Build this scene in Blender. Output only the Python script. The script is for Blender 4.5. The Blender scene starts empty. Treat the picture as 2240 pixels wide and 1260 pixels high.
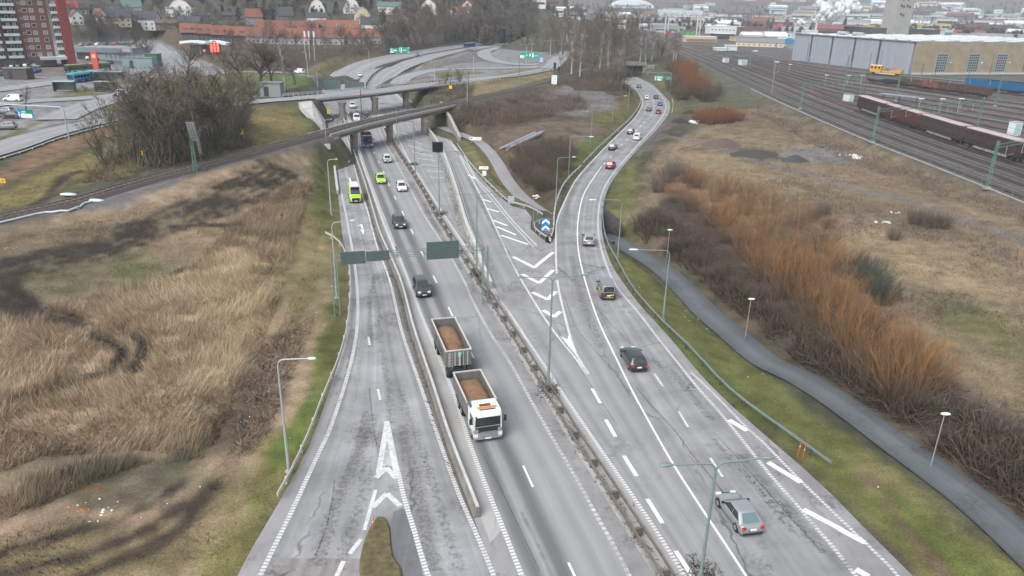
import bpy,bmesh,math,random
import numpy as np
from mathutils import Vector,Matrix
random.seed(7);RNG=np.random.default_rng(11)
SC=bpy.context.scene;COL=SC.collection
# ------------------------------------------------------------------ camera
CAM_H=33.0;FPX=1600.0;CX,CY,YH=1120.0,630.0,10.0      # focal length in pixels of the 2240 wide photo
ROLL=math.radians(1.27);TH=math.atan((CY-YH)/FPX)
_c,_s=math.cos(TH),math.sin(TH)
FW=np.array([0,_c,-_s]);_R0=np.array([1.,0,0]);_U0=np.array([0,_s,_c])
RT=math.cos(ROLL)*_R0+math.sin(ROLL)*_U0;UP=-math.sin(ROLL)*_R0+math.cos(ROLL)*_U0
EYE=np.array([0,0,CAM_H])
cam=bpy.data.cameras.new('camera');co=bpy.data.objects.new('camera',cam);COL.objects.link(co)
cam.sensor_width=36;cam.lens=FPX/2240*36;cam.clip_start=.5;cam.clip_end=20000
co.matrix_world=Matrix(((RT[0],UP[0],-FW[0],0),(RT[1],UP[1],-FW[1],0),(RT[2],UP[2],-FW[2],CAM_H),(0,0,0,1)))
SC.camera=co
# ------------------------------------------------------------------ sky, sun, exposure
SUN_EL,SUN_AZ=math.radians(48),math.radians(215)
w=bpy.data.worlds.new('World');SC.world=w;w.use_nodes=True
nt=w.node_tree;nt.nodes.clear()
sky=nt.nodes.new('ShaderNodeTexSky');sky.sky_type='NISHITA';sky.sun_disc=False
sky.sun_elevation=SUN_EL;sky.sun_rotation=SUN_AZ;sky.air_density=1.0;sky.dust_density=4.0
hs=nt.nodes.new('ShaderNodeHueSaturation');hs.inputs['Saturation'].default_value=.45
bg=nt.nodes.new('ShaderNodeBackground');bg.inputs['Strength'].default_value=.13
ow=nt.nodes.new('ShaderNodeOutputWorld')
nt.links.new(sky.outputs[0],hs.inputs['Color']);nt.links.new(hs.outputs[0],bg.inputs['Color']);nt.links.new(bg.outputs[0],ow.inputs[0])
sl=bpy.data.lights.new('sun','SUN');sl.energy=.9;sl.angle=math.radians(34);sl.color=(1,.99,.97)
so=bpy.data.objects.new('sun',sl);COL.objects.link(so)
_d=Vector((math.cos(SUN_EL)*math.sin(SUN_AZ),math.cos(SUN_EL)*math.cos(SUN_AZ),math.sin(SUN_EL)))
so.rotation_euler=(-_d).to_track_quat('-Z','Y').to_euler();so.location=(0,0,120)
SC.view_settings.view_transform='Standard';SC.view_settings.look='None'
SC.view_settings.exposure=1.03;SC.view_settings.gamma=1;SC.view_settings.use_curve_mapping=False
SC.cycles.max_bounces=5;SC.cycles.diffuse_bounces=3;SC.cycles.glossy_bounces=2;SC.cycles.transparent_max_bounces=8
SC.cycles.volume_bounces=0;SC.cycles.caustics_reflective=False;SC.cycles.caustics_refractive=False

# ------------------------------------------------------------------ helpers: survey
def ray(px,py):
    return FW*FPX+RT*(px-CX)-UP*(py-CY)
def P(px,py,z=0.0):
    d=ray(px,py);return EYE+d*((z-CAM_H)/d[2])
def pxm(p):                       # photo pixels per metre at a point
    return FPX/float((np.asarray(p)-EYE)@FW)
def BD(px,dist,z=0.0):          # bearing of a photo column, ground distance
    d=ray(px,YH+ (px-CX)*math.tan(ROLL));d=np.array([d[0],d[1],0]);d /= np.linalg.norm(d)
    return np.array([d[0]*dist,d[1]*dist,z])
def top_foot(px,py,h,z=0.0):   # foot of an upright thing whose top, h above z, shows at the pixel
    p=P(px,py,z+h);return np.array([p[0],p[1],z])
def polar(x,y):
    r=np.hypot(x,y)+1e-6;return np.arctan2(x,np.maximum(y,-1e9))*1.6,np.log(r)
# ------------------------------------------------------------------ helpers: objects and meshes
def tag(o,label=None,cat=None,group=None,kind=None):
    if label:o['label']=label
    if cat:o['category']=cat
    if group:o['group']=group
    if kind:o['kind']=kind
    return o
def thing(name,label,cat,loc=(0,0,0),rz=0.,group=None):
    o=bpy.data.objects.new(name,None);COL.objects.link(o);o.empty_display_size=.3
    o.location=[float(v) for v in loc];o.rotation_euler=(0,0,rz)
    return tag(o,label,cat,group)
def link(name,me,parent=None,loc=None,rot=None,mat=None):
    o=bpy.data.objects.new(name,me);COL.objects.link(o)
    if parent is not None:o.parent=parent
    if loc is not None:o.location=[float(v) for v in loc]
    if rot is not None:o.rotation_euler=rot
    if mat is not None:
        if not me.materials:me.materials.append(None)
        o.material_slots[0].link='OBJECT';o.material_slots[0].material=mat
    return o
class MB:
    def __init__(s):s.v=[];s.f=[];s.sm=[];s.mi=[];s.cur=0
    def add(s,vs,fs,smooth=False):
        b=len(s.v);s.v+=[tuple(float(c) for c in p) for p in vs]
        for f in fs:s.f.append([i+b for i in f]);s.sm.append(smooth);s.mi.append(s.cur)
        return s
    def box(s,c,d,rz=0.,rx=0.,ry=0.):
        x,y,z=d[0]/2,d[1]/2,d[2]/2
        pts=[Vector(p) for p in ((-x,-y,-z),(x,-y,-z),(x,y,-z),(-x,y,-z),(-x,-y,z),(x,-y,z),(x,y,z),(-x,y,z))]
        if rx or ry or rz:
            m=Matrix.Rotation(rz,3,'Z') @ Matrix.Rotation(ry,3,'Y') @ Matrix.Rotation(rx,3,'X');pts=[m @ p for p in pts]
        return s.add([(p[0]+c[0],p[1]+c[1],p[2]+c[2]) for p in pts],[(0,3,2,1),(4,5,6,7),(0,1,5,4),(1,2,6,5),(2,3,7,6),(3,0,4,7)])
    def cyl(s,a,b,r,r2=None,n=8,cap=True,smooth=True):
        a=Vector([float(t) for t in a]);b=Vector([float(t) for t in b]);r2=r if r2 is None else r2
        d=(b-a).normalized();u=d.orthogonal().normalized();v=d.cross(u);vs=[]
        for q,rr in ((a,r),(b,r2)):
            for i in range(n):
                t=2*math.pi*i/n;vs.append(q+u*math.cos(t)*rr+v*math.sin(t)*rr)
        s.add(vs,[(i,(i+1) % n,n+(i+1) % n,n+i) for i in range(n)],smooth)
        if cap:s.add(vs[:n],[tuple(range(n))[::-1]]);s.add(vs[n:],[tuple(range(n))])
        return s
    def path(s,pts,r,n=6,smooth=True):
        for i in range(len(pts)-1):s.cyl(pts[i],pts[i+1],r,n=n,smooth=smooth)
        return s
    def loft(s,rings,cap=True,smooth=True,closed=True):
        n=len(rings[0]);vs=[p for r in rings for p in r];fs=[]
        for k in range(len(rings)-1):
            for i in range(n if closed else n-1):
                j=(i+1) % n;fs.append((k*n+i,k*n+j,(k+1)*n+j,(k+1)*n+i))
        s.add(vs,fs,smooth)
        if cap:s.add(rings[0],[tuple(range(n))[::-1]]);s.add(rings[-1],[tuple(range(n))])
        return s
    def prism(s,poly,z0,z1):
        n=len(poly);return s.add([(p[0],p[1],z0) for p in poly]+[(p[0],p[1],z1) for p in poly],
            [tuple(range(n))[::-1],tuple(range(n,2*n))]+[(i,(i+1) % n,n+(i+1) % n,n+i) for i in range(n)])
    def quad(s,*p):return s.add(p,[tuple(range(len(p)))])
    def mesh(s,name,mats=None,sharp=None):
        me=bpy.data.meshes.new(name);me.from_pydata(s.v,[],s.f);me.validate()
        if len(me.polygons)==len(s.f):
            me.polygons.foreach_set('use_smooth',s.sm);me.polygons.foreach_set('material_index',s.mi)
        if sharp:
            bm=bmesh.new();bm.from_mesh(me);bmesh.ops.remove_doubles(bm,verts=bm.verts,dist=1e-4)
            bmesh.ops.recalc_face_normals(bm,faces=bm.faces)
            for f in bm.faces:f.smooth=True
            for e in bm.edges:
                if len(e.link_faces)==2:e.smooth=e.calc_face_angle(0)<sharp
            bm.to_mesh(me);bm.free()
        for m in (mats if isinstance(mats,(list,tuple)) else [mats] if mats else []):me.materials.append(m)
        return me
    def obj(s,name,mat,parent=None,loc=None,rot=None,sharp=None):
        return link(name,s.mesh(name,mat,sharp),parent,loc,rot)
def npmesh(name,v,f,mat,col=None,smooth=False,uv=None):
    """v (n,3) float, f (m,k) int, col per vertex (n,3), uv per vertex (n,2)"""
    me=bpy.data.meshes.new(name);v=np.ascontiguousarray(v,np.float32);f=np.ascontiguousarray(f,np.int32);m,k=f.shape
    me.vertices.add(len(v));me.vertices.foreach_set('co',v.ravel())
    me.loops.add(m*k);me.loops.foreach_set('vertex_index',f.ravel())
    me.polygons.add(m);me.polygons.foreach_set('loop_start',np.arange(0,m*k,k,dtype=np.int32))
    try:me.polygons.foreach_set('loop_total',np.full(m,k,np.int32))
    except Exception:pass
    me.polygons.foreach_set('use_smooth',np.full(m,smooth))
    me.update(calc_edges=True)
    if col is not None:
        a=me.attributes.new('Col','FLOAT_COLOR','POINT')
        a.data.foreach_set('color',np.concatenate([col,np.ones((len(v),1))],1).astype(np.float32).ravel())
    if uv is not None:
        u=me.uv_layers.new(name='UVMap');u.data.foreach_set('uv',uv[f.ravel()].astype(np.float32).ravel())
    if mat:me.materials.append(mat)
    return me
def catmull(pts,step=2.0):
    p=np.asarray(pts,float)
    if len(p)<2:return p
    q=np.vstack([2*p[0]-p[1],p,2*p[-1]-p[-2]]);out=[]
    for i in range(1,len(q)-2):
        a,b,c,d=q[i-1],q[i],q[i+1],q[i+2];n=max(1,int(np.linalg.norm(c-b)/step))
        t=(np.arange(n)/n)[:,None]
        # centripetal-like damping: limit tangents to the local span
        L=np.linalg.norm(c-b);m1=(c-a)/(np.linalg.norm(b-a)+L+1e-9)*L;m2=(d-b)/(np.linalg.norm(d-c)+L+1e-9)*L
        out.append((2*t**3-3*t**2+1)*b+(t**3-2*t**2+t)*m1+(-2*t**3+3*t**2)*c+(t**3-t**2)*m2)
    return np.vstack(out+[p[-1:]])
def resample(p,n=None,step=None):
    p=np.asarray(p,float);d=np.r_[0,np.cumsum(np.linalg.norm(np.diff(p,axis=0),axis=1))]
    if n is None:n=max(2,int(d[-1]/step)+1)
    t=np.linspace(0,d[-1],n);return np.stack([np.interp(t,d,p[:,k]) for k in range(p.shape[1])],1)
def line(pxs,z=0.0,step=2.0):   # photo pixels (x, y[, z]) -> smooth surveyed line
    return catmull([P(q[0],q[1],q[2] if len(q)>2 else z) for q in pxs],step)
def offset(p,d):                 # sideways offset to the right of travel
    p=np.asarray(p,float);t=np.gradient(p[:,:2],axis=0);t /= np.linalg.norm(t,axis=1)[:,None]+1e-9
    q=p.copy();q[:,0]+=t[:,1]*d;q[:,1] -= t[:,0]*d;return q
def walk(p,d):                   # point and heading at arc length d
    s=np.r_[0,np.cumsum(np.linalg.norm(np.diff(p[:,:2],axis=0),axis=1))];d=min(max(d,0),s[-1]-1e-3)
    i=min(np.searchsorted(s,d,'right')-1,len(p)-2);t=(d-s[i])/(s[i+1]-s[i]+1e-9)
    v=p[i+1]-p[i];return p[i]+(p[i+1]-p[i])*t,math.atan2(v[1],v[0])
def length(p):return float(np.linalg.norm(np.diff(p[:,:2],axis=0),axis=1).sum())
def inside(x,y,poly):
    c=np.zeros(x.shape,bool);n=len(poly);j=n-1
    for i in range(n):
        xi,yi,xj,yj=poly[i][0],poly[i][1],poly[j][0],poly[j][1]
        if yi != yj:c ^= ((yi>y) != (yj>y)) & (x<(xj-xi)*(y-yi)/(yj-yi)+xi)
        j=i
    return c
def segdist(x,y,p,closed=False):
    """distance to polyline and interpolated z"""
    best=np.full(x.shape,1e18);zb=np.zeros(x.shape);n=len(p)
    for i in range(n if closed else n-1):
        a,b=p[i],p[(i+1) % n];dx,dy=b[0]-a[0],b[1]-a[1];L=dx*dx+dy*dy+1e-9
        t=np.clip(((x-a[0])*dx+(y-a[1])*dy)/L,0,1);d=(x-a[0]-t*dx)**2+(y-a[1]-t*dy)**2
        m=d<best;best=np.where(m,d,best)
        if len(a)>2:zb=np.where(m,a[2]+t*(b[2]-a[2]),zb)
    return np.sqrt(best),zb
def sstep(a,b,x):t=np.clip((x-a)/(b-a),0,1);return t*t*(3-2*t)
# value noise for placing and colouring
_PERM=np.random.default_rng(3).random((256,256))
def vnoise(x,y):
    xi=np.floor(x).astype(int);yi=np.floor(y).astype(int);fx=x-xi;fy=y-yi;fx=fx*fx*(3-2*fx);fy=fy*fy*(3-2*fy)
    g=lambda a,b:_PERM[a % 256,b % 256]
    return (g(xi,yi)*(1-fx)+g(xi+1,yi)*fx)*(1-fy)+(g(xi,yi+1)*(1-fx)+g(xi+1,yi+1)*fx)*fy
def fbm(x,y,o=4):
    t=0;a=.5;f=1
    for _ in range(o):t=t+a*vnoise(x*f+17*_,y*f-9*_);a*=.5;f*=2.07
    return t/(1-.5**o)
# ------------------------------------------------------------------ materials
MATS={}
def mat(name,c,rough=.7,metal=0.,var=.12,scale=3.,bump=0.,emit=0.,spec=.4,streak=None):
    if name in MATS:return MATS[name]
    m=bpy.data.materials.new(name);m.use_nodes=True;t=m.node_tree;b=t.nodes['Principled BSDF']
    b.inputs['Roughness'].default_value=rough;b.inputs['Metallic'].default_value=metal;b.inputs['Specular IOR Level'].default_value=spec
    tc=t.nodes.new('ShaderNodeTexCoord');mp=t.nodes.new('ShaderNodeMapping');t.links.new(tc.outputs['Object'],mp.inputs[0])
    if streak:mp.inputs['Scale'].default_value=streak
    n=t.nodes.new('ShaderNodeTexNoise');n.inputs['Scale'].default_value=scale;n.inputs['Detail'].default_value=6;n.inputs['Roughness'].default_value=.65
    t.links.new(mp.outputs[0],n.inputs['Vector'])
    r=t.nodes.new('ShaderNodeValToRGB');r.color_ramp.elements[0].position=.3;r.color_ramp.elements[1].position=.7
    r.color_ramp.elements[0].color=[max(0,x*(1-var)) for x in c]+[1];r.color_ramp.elements[1].color=[min(1,x*(1+var)) for x in c]+[1]
    t.links.new(n.outputs['Fac'],r.inputs[0]);t.links.new(r.outputs[0],b.inputs['Base Color'])
    if emit:t.links.new(r.outputs[0],b.inputs['Emission Color']);b.inputs['Emission Strength'].default_value=emit
    if bump:
        bp=t.nodes.new('ShaderNodeBump');bp.inputs['Strength'].default_value=bump;bp.inputs['Distance'].default_value=.05
        t.links.new(n.outputs['Fac'],bp.inputs['Height']);t.links.new(bp.outputs[0],b.inputs['Normal'])
    MATS[name]=m;return m
def colmat(name,rough=.9,fine=25.,amt=.35,bump=.0,big=.6):
    """vertex colour (land cover or blade colour) broken up by noise"""
    m=bpy.data.materials.new(name);m.use_nodes=True;t=m.node_tree;b=t.nodes['Principled BSDF']
    b.inputs['Roughness'].default_value=rough;b.inputs['Specular IOR Level'].default_value=.15
    a=t.nodes.new('ShaderNodeAttribute');a.attribute_name='Col'
    if amt:
        tc=t.nodes.new('ShaderNodeTexCoord');mul=a.outputs['Color']
        for sc,am,rg in ((fine,amt,.7),(big,amt*.7,.6)):
            n=t.nodes.new('ShaderNodeTexNoise');n.inputs['Scale'].default_value=sc;n.inputs['Detail'].default_value=7;n.inputs['Roughness'].default_value=rg
            t.links.new(tc.outputs['Object'],n.inputs['Vector'])
            mr=t.nodes.new('ShaderNodeMapRange');mr.inputs['From Min'].default_value=.3;mr.inputs['From Max'].default_value=.7
            mr.inputs['To Min'].default_value=1-am;mr.inputs['To Max'].default_value=1+am;t.links.new(n.outputs['Fac'],mr.inputs['Value'])
            vm=t.nodes.new('ShaderNodeVectorMath');vm.operation='SCALE';t.links.new(mul,vm.inputs[0]);t.links.new(mr.outputs[0],vm.inputs['Scale']);mul=vm.outputs[0]
            if bump and sc==fine:
                bp=t.nodes.new('ShaderNodeBump');bp.inputs['Strength'].default_value=bump;bp.inputs['Distance'].default_value=.15
                t.links.new(n.outputs['Fac'],bp.inputs['Height']);t.links.new(bp.outputs[0],b.inputs['Normal'])
        t.links.new(mul,b.inputs['Base Color'])
    else:t.links.new(a.outputs['Color'],b.inputs['Base Color'])
    return m
class NT:                          # tiny node writer
    def __init__(s,name,rough=.85):
        s.m=bpy.data.materials.new(name);s.m.use_nodes=True;s.t=s.m.node_tree;s.b=s.t.nodes['Principled BSDF']
        s.b.inputs['Roughness'].default_value=rough;s.b.inputs['Specular IOR Level'].default_value=.35
    def n(s,typ,**k):
        x=s.t.nodes.new('ShaderNode'+typ)
        for a,v in k.items():
            if a.startswith('_'):setattr(x,a[1:],v)
            else:
                i=x.inputs[a.replace('__',' ')] if not a[1:].isdigit() else x.inputs[int(a[1:])]
                if hasattr(v,'is_output') and v.is_output:s.t.links.new(v,i)
                else:i.default_value=v
        return x
    def math(s,op,a,b=0.,clamp=False):return s.n('Math',_operation=op,_use_clamp=clamp,i0=a,i1=b).outputs[0]
    def noise(s,vec,scale,detail=5.,rough=.6):return s.n('TexNoise',Vector=vec,Scale=scale,Detail=detail,Roughness=rough).outputs['Fac']
    def ramp(s,fac,stops):
        r=s.n('ValToRGB',Fac=fac);e=r.color_ramp.elements
        while len(e)<len(stops):e.new(.5)
        for q,(p,c) in zip(e,stops):q.position=p;q.color=(c,c,c,1) if not hasattr(c,'__len__') else tuple(c)+(1,)
        return r.outputs['Color']
    def mixc(s,fac,a,b,mode='MIX'):
        x=s.n('Mix',_data_type='RGBA',_blend_type=mode)
        for i,v in ((0,fac),(6,a),(7,b)):
            if hasattr(v,'is_output'):s.t.links.new(v,x.inputs[i])
            else:x.inputs[i].default_value=v if i==0 else tuple(v)+(1,)
        return x.outputs[2]
    def out(s,c):s.t.links.new(c,s.b.inputs['Base Color']);return s.m
def asphalt(name,base,tracks=(),patch=.25,crack=.5,rough=.8,streak=.18,patchc=None):
    """UV: u across 0..1, v along in metres.  tracks: (u, multiplier) stops of traffic polish and rubber"""
    n=NT(name,rough);uv=n.n('UVMap').outputs[0];ob=n.n('TexCoord').outputs['Object']
    sep=n.n('SeparateXYZ',Vector=uv);u=sep.outputs[0]
    wob=n.math('MULTIPLY_ADD',n.noise(ob,.12,3),.05);wob.node.inputs[2].default_value=-.025
    uu=n.math('ADD',u,wob)
    mp=n.n('Mapping',Vector=uv,Scale=(14,.02,1)).outputs[0]
    st=n.n('MapRange',Value=n.noise(mp,1.0,6,.6),i1=.3,i2=.7,i3=1-streak,i4=1+streak).outputs[0]
    fine=n.n('MapRange',Value=n.noise(ob,18,4,.75),i1=.3,i2=.7,i3=.9,i4=1.1).outputs[0]
    big=n.n('MapRange',Value=n.noise(ob,.18,6,.62),i1=.3,i2=.7,i3=1-patch*.5,i4=1+patch*.5).outputs[0]
    f=n.math('MULTIPLY',n.math('MULTIPLY',st,fine),big)
    if tracks:f=n.math('MULTIPLY',f,n.ramp(uu,[(p,v*.5) for p,v in tracks]));f=n.math('MULTIPLY',f,2.)
    c=n.n('VectorMath',_operation='SCALE',i0=tuple(base));n.t.links.new(f,c.inputs['Scale']);c=c.outputs[0]
    if patch:                      # spalled, open-textured patches
        pt=n.n('MapRange',Value=n.noise(ob,.11,7,.7),i1=.53,i2=.60,i3=0,i4=1).outputs[0]
        sp=n.n('MapRange',Value=n.noise(ob,2.6,5,.8),i1=.42,i2=.58,i3=0,i4=1).outputs[0]
        c=n.mixc(n.math('MULTIPLY',n.math('MULTIPLY',pt,sp),min(1.,patch*2.4)),c,patchc or [x*.52 for x in base])
    if crack:
        dis=n.n('VectorMath',_operation='ADD',i0=ob,i1=n.n('TexNoise',Vector=ob,Scale=.8,Detail=4.).outputs['Color']).outputs[0]
        vo=n.n('TexVoronoi',_feature='DISTANCE_TO_EDGE',Vector=n.n('Mapping',Vector=dis,Scale=(.11,.05,.1)).outputs[0],Scale=1.).outputs['Distance']
        cr=n.n('MapRange',Value=vo,i1=.004,i2=.012,i3=1,i4=0).outputs[0]
        gate=n.n('MapRange',Value=n.noise(ob,.09,3),i1=.48,i2=.56,i3=0,i4=1).outputs[0]
        c=n.mixc(n.math('MULTIPLY',n.math('MULTIPLY',cr,gate),crack),c,[x*.4 for x in base])
    return n.out(c)
def paint(name,wear=.5,stripes=0.,c=(.58,.58,.575),under=(.27,.275,.285)):
    """road paint worn through to the asphalt; stripes = period of profiled bars along v"""
    n=NT(name,.6);uv=n.n('UVMap').outputs[0];ob=n.n('TexCoord').outputs['Object']
    w_=n.n('MapRange',Value=n.noise(ob,3.2,8,.78),i1=.62-wear*.3,i2=.70-wear*.3,i3=1,i4=0).outputs[0]
    w2=n.n('MapRange',Value=n.noise(ob,.35,4,.6),i1=.35,i2=.65,i3=.25+wear,i4=max(0,wear-.35)).outputs[0]
    keep=n.math('SUBTRACT',1.,n.math('MULTIPLY',n.math('SUBTRACT',1.,w_),w2,True),True)
    if stripes:
        v=n.n('SeparateXYZ',Vector=uv).outputs[1];s=n.math('FRACT',n.math('DIVIDE',v,stripes));s=n.math('GREATER_THAN',s,.42)
        keep=n.math('MULTIPLY',keep,s)
    return n.out(n.mixc(keep,under,c))
# ------------------------------------------------------------------ surveyed lines of the carriageways (photo pixels, z)
L_EDGE=line([(430,1420),(520,1260),(560,1182),(607,1105),(668,995),(712,880),(738,800),(757,735),(765,655),(764,595),(758,558),(750,520),(741,440),(736,390),(731,340),(723,300),(714,262),(706,225)])
A_LEFT=line([(500,1390),(577,1245),(597,1202),(642,1112),(667,1057),(707,972),(720,945),(752,850),(772,775),(780,730),(783,680),(782,640),(779,605),(774,565),(767,525),(757,470),(748,427),(741,377),(734,330),(727,295)])
A_RIGHT=line([(1150,1420),(1080,1260),(1050,1185),(1007,1090),(957,952),(920,845),(882,735),(865,667),(857,630),(847,597),(825,540),(805,465),(790,420),(778,375),(768,335),(760,300)])
A_MID=line([(1010,1420),(930,1245),(905,1157),(885,1095),(875,1050),(862,995),(848,925)])
WALL_L=line([(1066,1188),(1045,1132),(985,975),(948,860),(905,730),(880,635),(856,575),(832,520),(814,460),(797,403),(777,345),(764,305),(752,265)])
B_LEFT=line([(1215,1440),(1135,1258),(1097,1160),(1057,1060),(1018,955),(997,885),(960,790),(922,698),(897,630),(874,570),(852,512),(830,455),(810,400),(796,362),(783,322),(772,285),(760,245)])
B_MID=line([(1340,1440),(1257,1260),(1240,1224),(1166,1066),(1144,1018),(1095,905),(1060,830),(990,691),(956,620),(927,562),(905,514),(878,460),(857,418),(834,365),(814,325),(800,290),(786,245),(770,200)])
B_RIGHT=line([(1480,1440),(1375,1258),(1345,1197),(1300,1120),(1257,1040),(1202,948),(1147,850),(1120,800),(1072,728),(1030,650),(1022,628),(985,560),(960,520),(930,474),(905,428),(882,384),(863,348),(842,312),(826,275),(806,235)])
MEDIAN=line([(1550,1440),(1455,1266),(1395,1172),(1360,1118),(1330,1070),(1300,1024),(1270,980),(1247,943),(1205,872),(1167,811),(1135,757),(1107,712),(1082,673),(1055,632),(1027,587),(985,521),(960,482),(930,428),(905,386),(885,356),(865,325),(850,300),(836,270),(820,235)])
C_LEFT=line([(1610,1440),(1495,1255),(1420,1138),(1355,1043),(1292,951),(1227,855),(1197,808),(1157,750),(1120,694),(1076,632),(1045,583),(1017,538),(985,490),(952,441),(907,372),(882,326),(866,290),(850,250)])
W2=line([(1085,662),(1062,618),(1035,548),(1014,494),(996,428),(978,372),(963,335),(946,305),(930,285)])         # retaining wall foot
C2_LEFT=line([(1085,660),(1066,616),(1041,545),(1022,492),(1004,428),(986,372),(970,335),(952,305),(935,285),(915,260)])
C_SOLID=line([(1740,1440),(1632,1260),(1555,1143),(1475,1020),(1432,945),(1380,850),(1345,778),(1310,704),(1284,628),(1267,560),(1263,510),(1267,465),(1277,425),(1300,387),(1316,364)])
GORE_L=line([(1285,820),(1260,786),(1202,712),(1150,629),(1120,576),(1085,500),(1050,425),(1022,372),(995,322),(975,295),(950,270)])
GORE_R=line([(1287,818),(1260,774),(1245,728),(1230,668),(1221,628),(1217,585),(1216,530),(1218,485),(1232,448),(1257,398),(1280,369),(1310,337),(1332,314),(1370,277),(1392,253),(1405,226),(1399,206),(1381,191),(1363,182)])
HATCH_R=line([(1174,537),(1120,481),(1072,422),(1042,390),(1015,340)])
D_RIGHT=line([(2000,1410),(1867,1255),(1830,1205),(1787,1157),(1735,1096),(1680,1034),(1610,945),(1570,897),(1530,853),(1490,803),(1445,747),(1395,682),(1350,630),(1335,602),(1317,552),(1309,510),(1310,455),(1320,415),(1340,381),(1365,351),(1397,315),(1432,277),(1454,245),(1456,226),(1444,206),(1420,187),(1392,173),(1378,165)])
D_OUT=line([(2090,1410),(1962,1257),(1930,1222),(1892,1187),(1855,1152),(1780,1080),(1710,1010),(1680,977),(1632,935),(1570,870),(1512,815)])
R_EDGE=line([(2140,1410),(1997,1258),(1930,1195),(1867,1130),(1812,1074),(1742,1010),(1680,958),(1620,905),(1570,860),(1516,800),(1475,750),(1430,700),(1398,665),(1366,622),(1343,588),(1327,550),(1317,505),(1318,455),(1331,413),(1350,381),(1374,351),(1406,315),(1441,279),(1463,247),(1465,224),(1452,203),(1427,184),(1398,170),(1384,163)])
# beyond the rail bridge
FAR_L=line([(723,300),(714,262),(706,225),(703,200),(707,183),(722,163,.4),(745,147,1),(785,130,2),(835,118,3),(910,108,4),(1010,97,5),(1120,80,5),(1185,70,5)],step=4)
FAR_M=line([(850,300),(836,270),(820,235),(806,205),(802,190),(808,176),(822,161,.4),(847,147,1),(885,133,2),(935,120,3),(1010,107,4),(1120,90,5),(1185,80,5)],step=4)
FAR_R=line([(985,320),(958,290),(925,255),(895,228),(868,203),(856,187),(862,170),(885,154,1),(922,139,2),(985,120,3),(1047,109,4),(1120,99,5),(1185,90,5)],step=4)
RAIL_PTS=[(-260,520,4.3),(0,474,4.3),(140,445,4.6),(225,420,4.9),(337,388,5.2),(450,359,5.5),(560,330,5.8),(635,310,6),(710,290,6),(785,270,6),(885,248,6),(985,227,6),(1025,217,6),(1120,197,6),(1210,173,6),(1270,156,6),(1335,140,6),(1380,125,6),(1425,105,6)]
RAIL=line(RAIL_PTS,step=2)
PATH_R=line([(2420,1370,.1),(2240,1190,.1),(2117,1084,0),(2040,1027,-.1),(1963,972,-.2),(1893,920,-.3),(1811,862,-.5),(1753,820,-.6),(1680,795,-.7)][:7]+[(1745,823,-.6),(1680,795-1,-.8),(1608,735,-1.1),(1550,687,-1.4),(1497,632,-1.7),(1445,586,-2.1),(1395,555,-2.5),(1350,528,-2.8),(1325,512,-3)])
PATH_L=line([(965,278,1.0),(990,288,1),(1020,298,.8),(1046,310,.5),(1070,332,0),(1090,360,-.6),(1108,392,-1.2),(1130,420,-1.8),(1160,447,-2.4),(1195,470,-3),(1230,488,-3)])
BRIDGE=line([(300,262,6),(420,240,6),(560,222,6.2),(676,213,6.4),(805,201,6.4),(950,183,6.4),(1050,172,6.4),(1120,165,6.2),(1200,151,6)],step=3)
SLIP=line([(-260,410,5.5),(-120,365,5.5),(0,330,5.6),(80,302,5.8),(200,272,6),(300,258,6),(420,240,6)],step=3)
T1=line([(1430,88,4),(1500,117,4),(1600,164,4),(1690,207,4),(1800,255,4),(1945,314,4),(2090,368,4),(2240,426,4),(2500,528,4)],step=4)
YARD_DIR=T1
# ------------------------------------------------------------------ land form
def ctl(px,py,z):p=P(px,py,z);return (p[0],p[1],z)
def cd(px,d,z):p=BD(px,d,z);return (p[0],p[1],z)
CTL=[ctl(*q) for q in [
 (600,1220,0),(300,1240,.3),(0,1240,.5),(-300,1240,1),(620,1000,0),(450,950,-.3),(150,900,.2),(-200,900,1),(690,800,0),(500,780,-.2),(250,740,.3),(0,700,.8),(-250,700,1.5),
 (720,620,0),(560,620,.4),(350,600,1.2),(100,590,2),(-150,560,3),(715,500,.2),(600,480,1.4),(420,480,2.6),(200,500,2.8),(0,520,3.4),(705,400,.8),(640,390,3.2),(500,400,4.4),(350,420,4.6),
 (690,345,2),(640,340,4.6),(300,360,5),(100,420,4.2),(0,440,4),(60,370,4.6),(200,310,5.2),(420,330,5.4),(560,280,5.8),(640,260,5),(690,265,1),(600,235,6),
 (2230,1230,.1),(2400,1200,.2),(2000,1080,0),(1850,960,-.2),(1650,830,-.4),(1480,690,-.6),(1400,610,-.8),(1380,520,-1),(1400,430,.4),(1430,340,.5),(1480,250,.5),(1500,180,2),(1460,150,3.5),
 (1600,620,-.6),(1750,720,-.2),(1950,850,.1),(2200,1000,.3),(1600,480,.3),(1800,560,.8),(2100,700,1),(2300,800,1),(1550,350,1),(1750,400,1.4),(2000,480,1.8),(2230,560,2),(1600,270,1.6),(1700,270,2),(1850,330,2.2),(2050,430,2.4),(2230,500,2.6),
 (1640,210,3),(1560,160,3.4),
 (1030,360,.6),(1080,420,-.4),(1140,400,0),(1200,380,.2),(1250,340,.6),(1150,300,2),(1050,260,3.6),(1150,240,4),(1280,210,4),(1340,190,3.2),(1350,260,1.8),(1330,290,1),(1010,300,1.4),(1370,150,6),(1440,135,5.5),(1150,190,6),
 (0,200,6),(200,200,6),(0,150,6),(160,140,6),(300,130,6),(420,160,6),(560,180,6),(640,180,5.5),(680,190,3),(700,150,3),(650,130,6),(800,110,6.5),(950,95,6.5),(1150,130,6),(1000,145,4.5),(1230,120,6),
 (1350,90,6),(1500,90,4),(1700,120,4),(1900,140,4),(2200,160,4),(2200,300,4),(2000,220,4),(1800,190,4),(1600,120,4),(2400,300,4)]]
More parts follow.
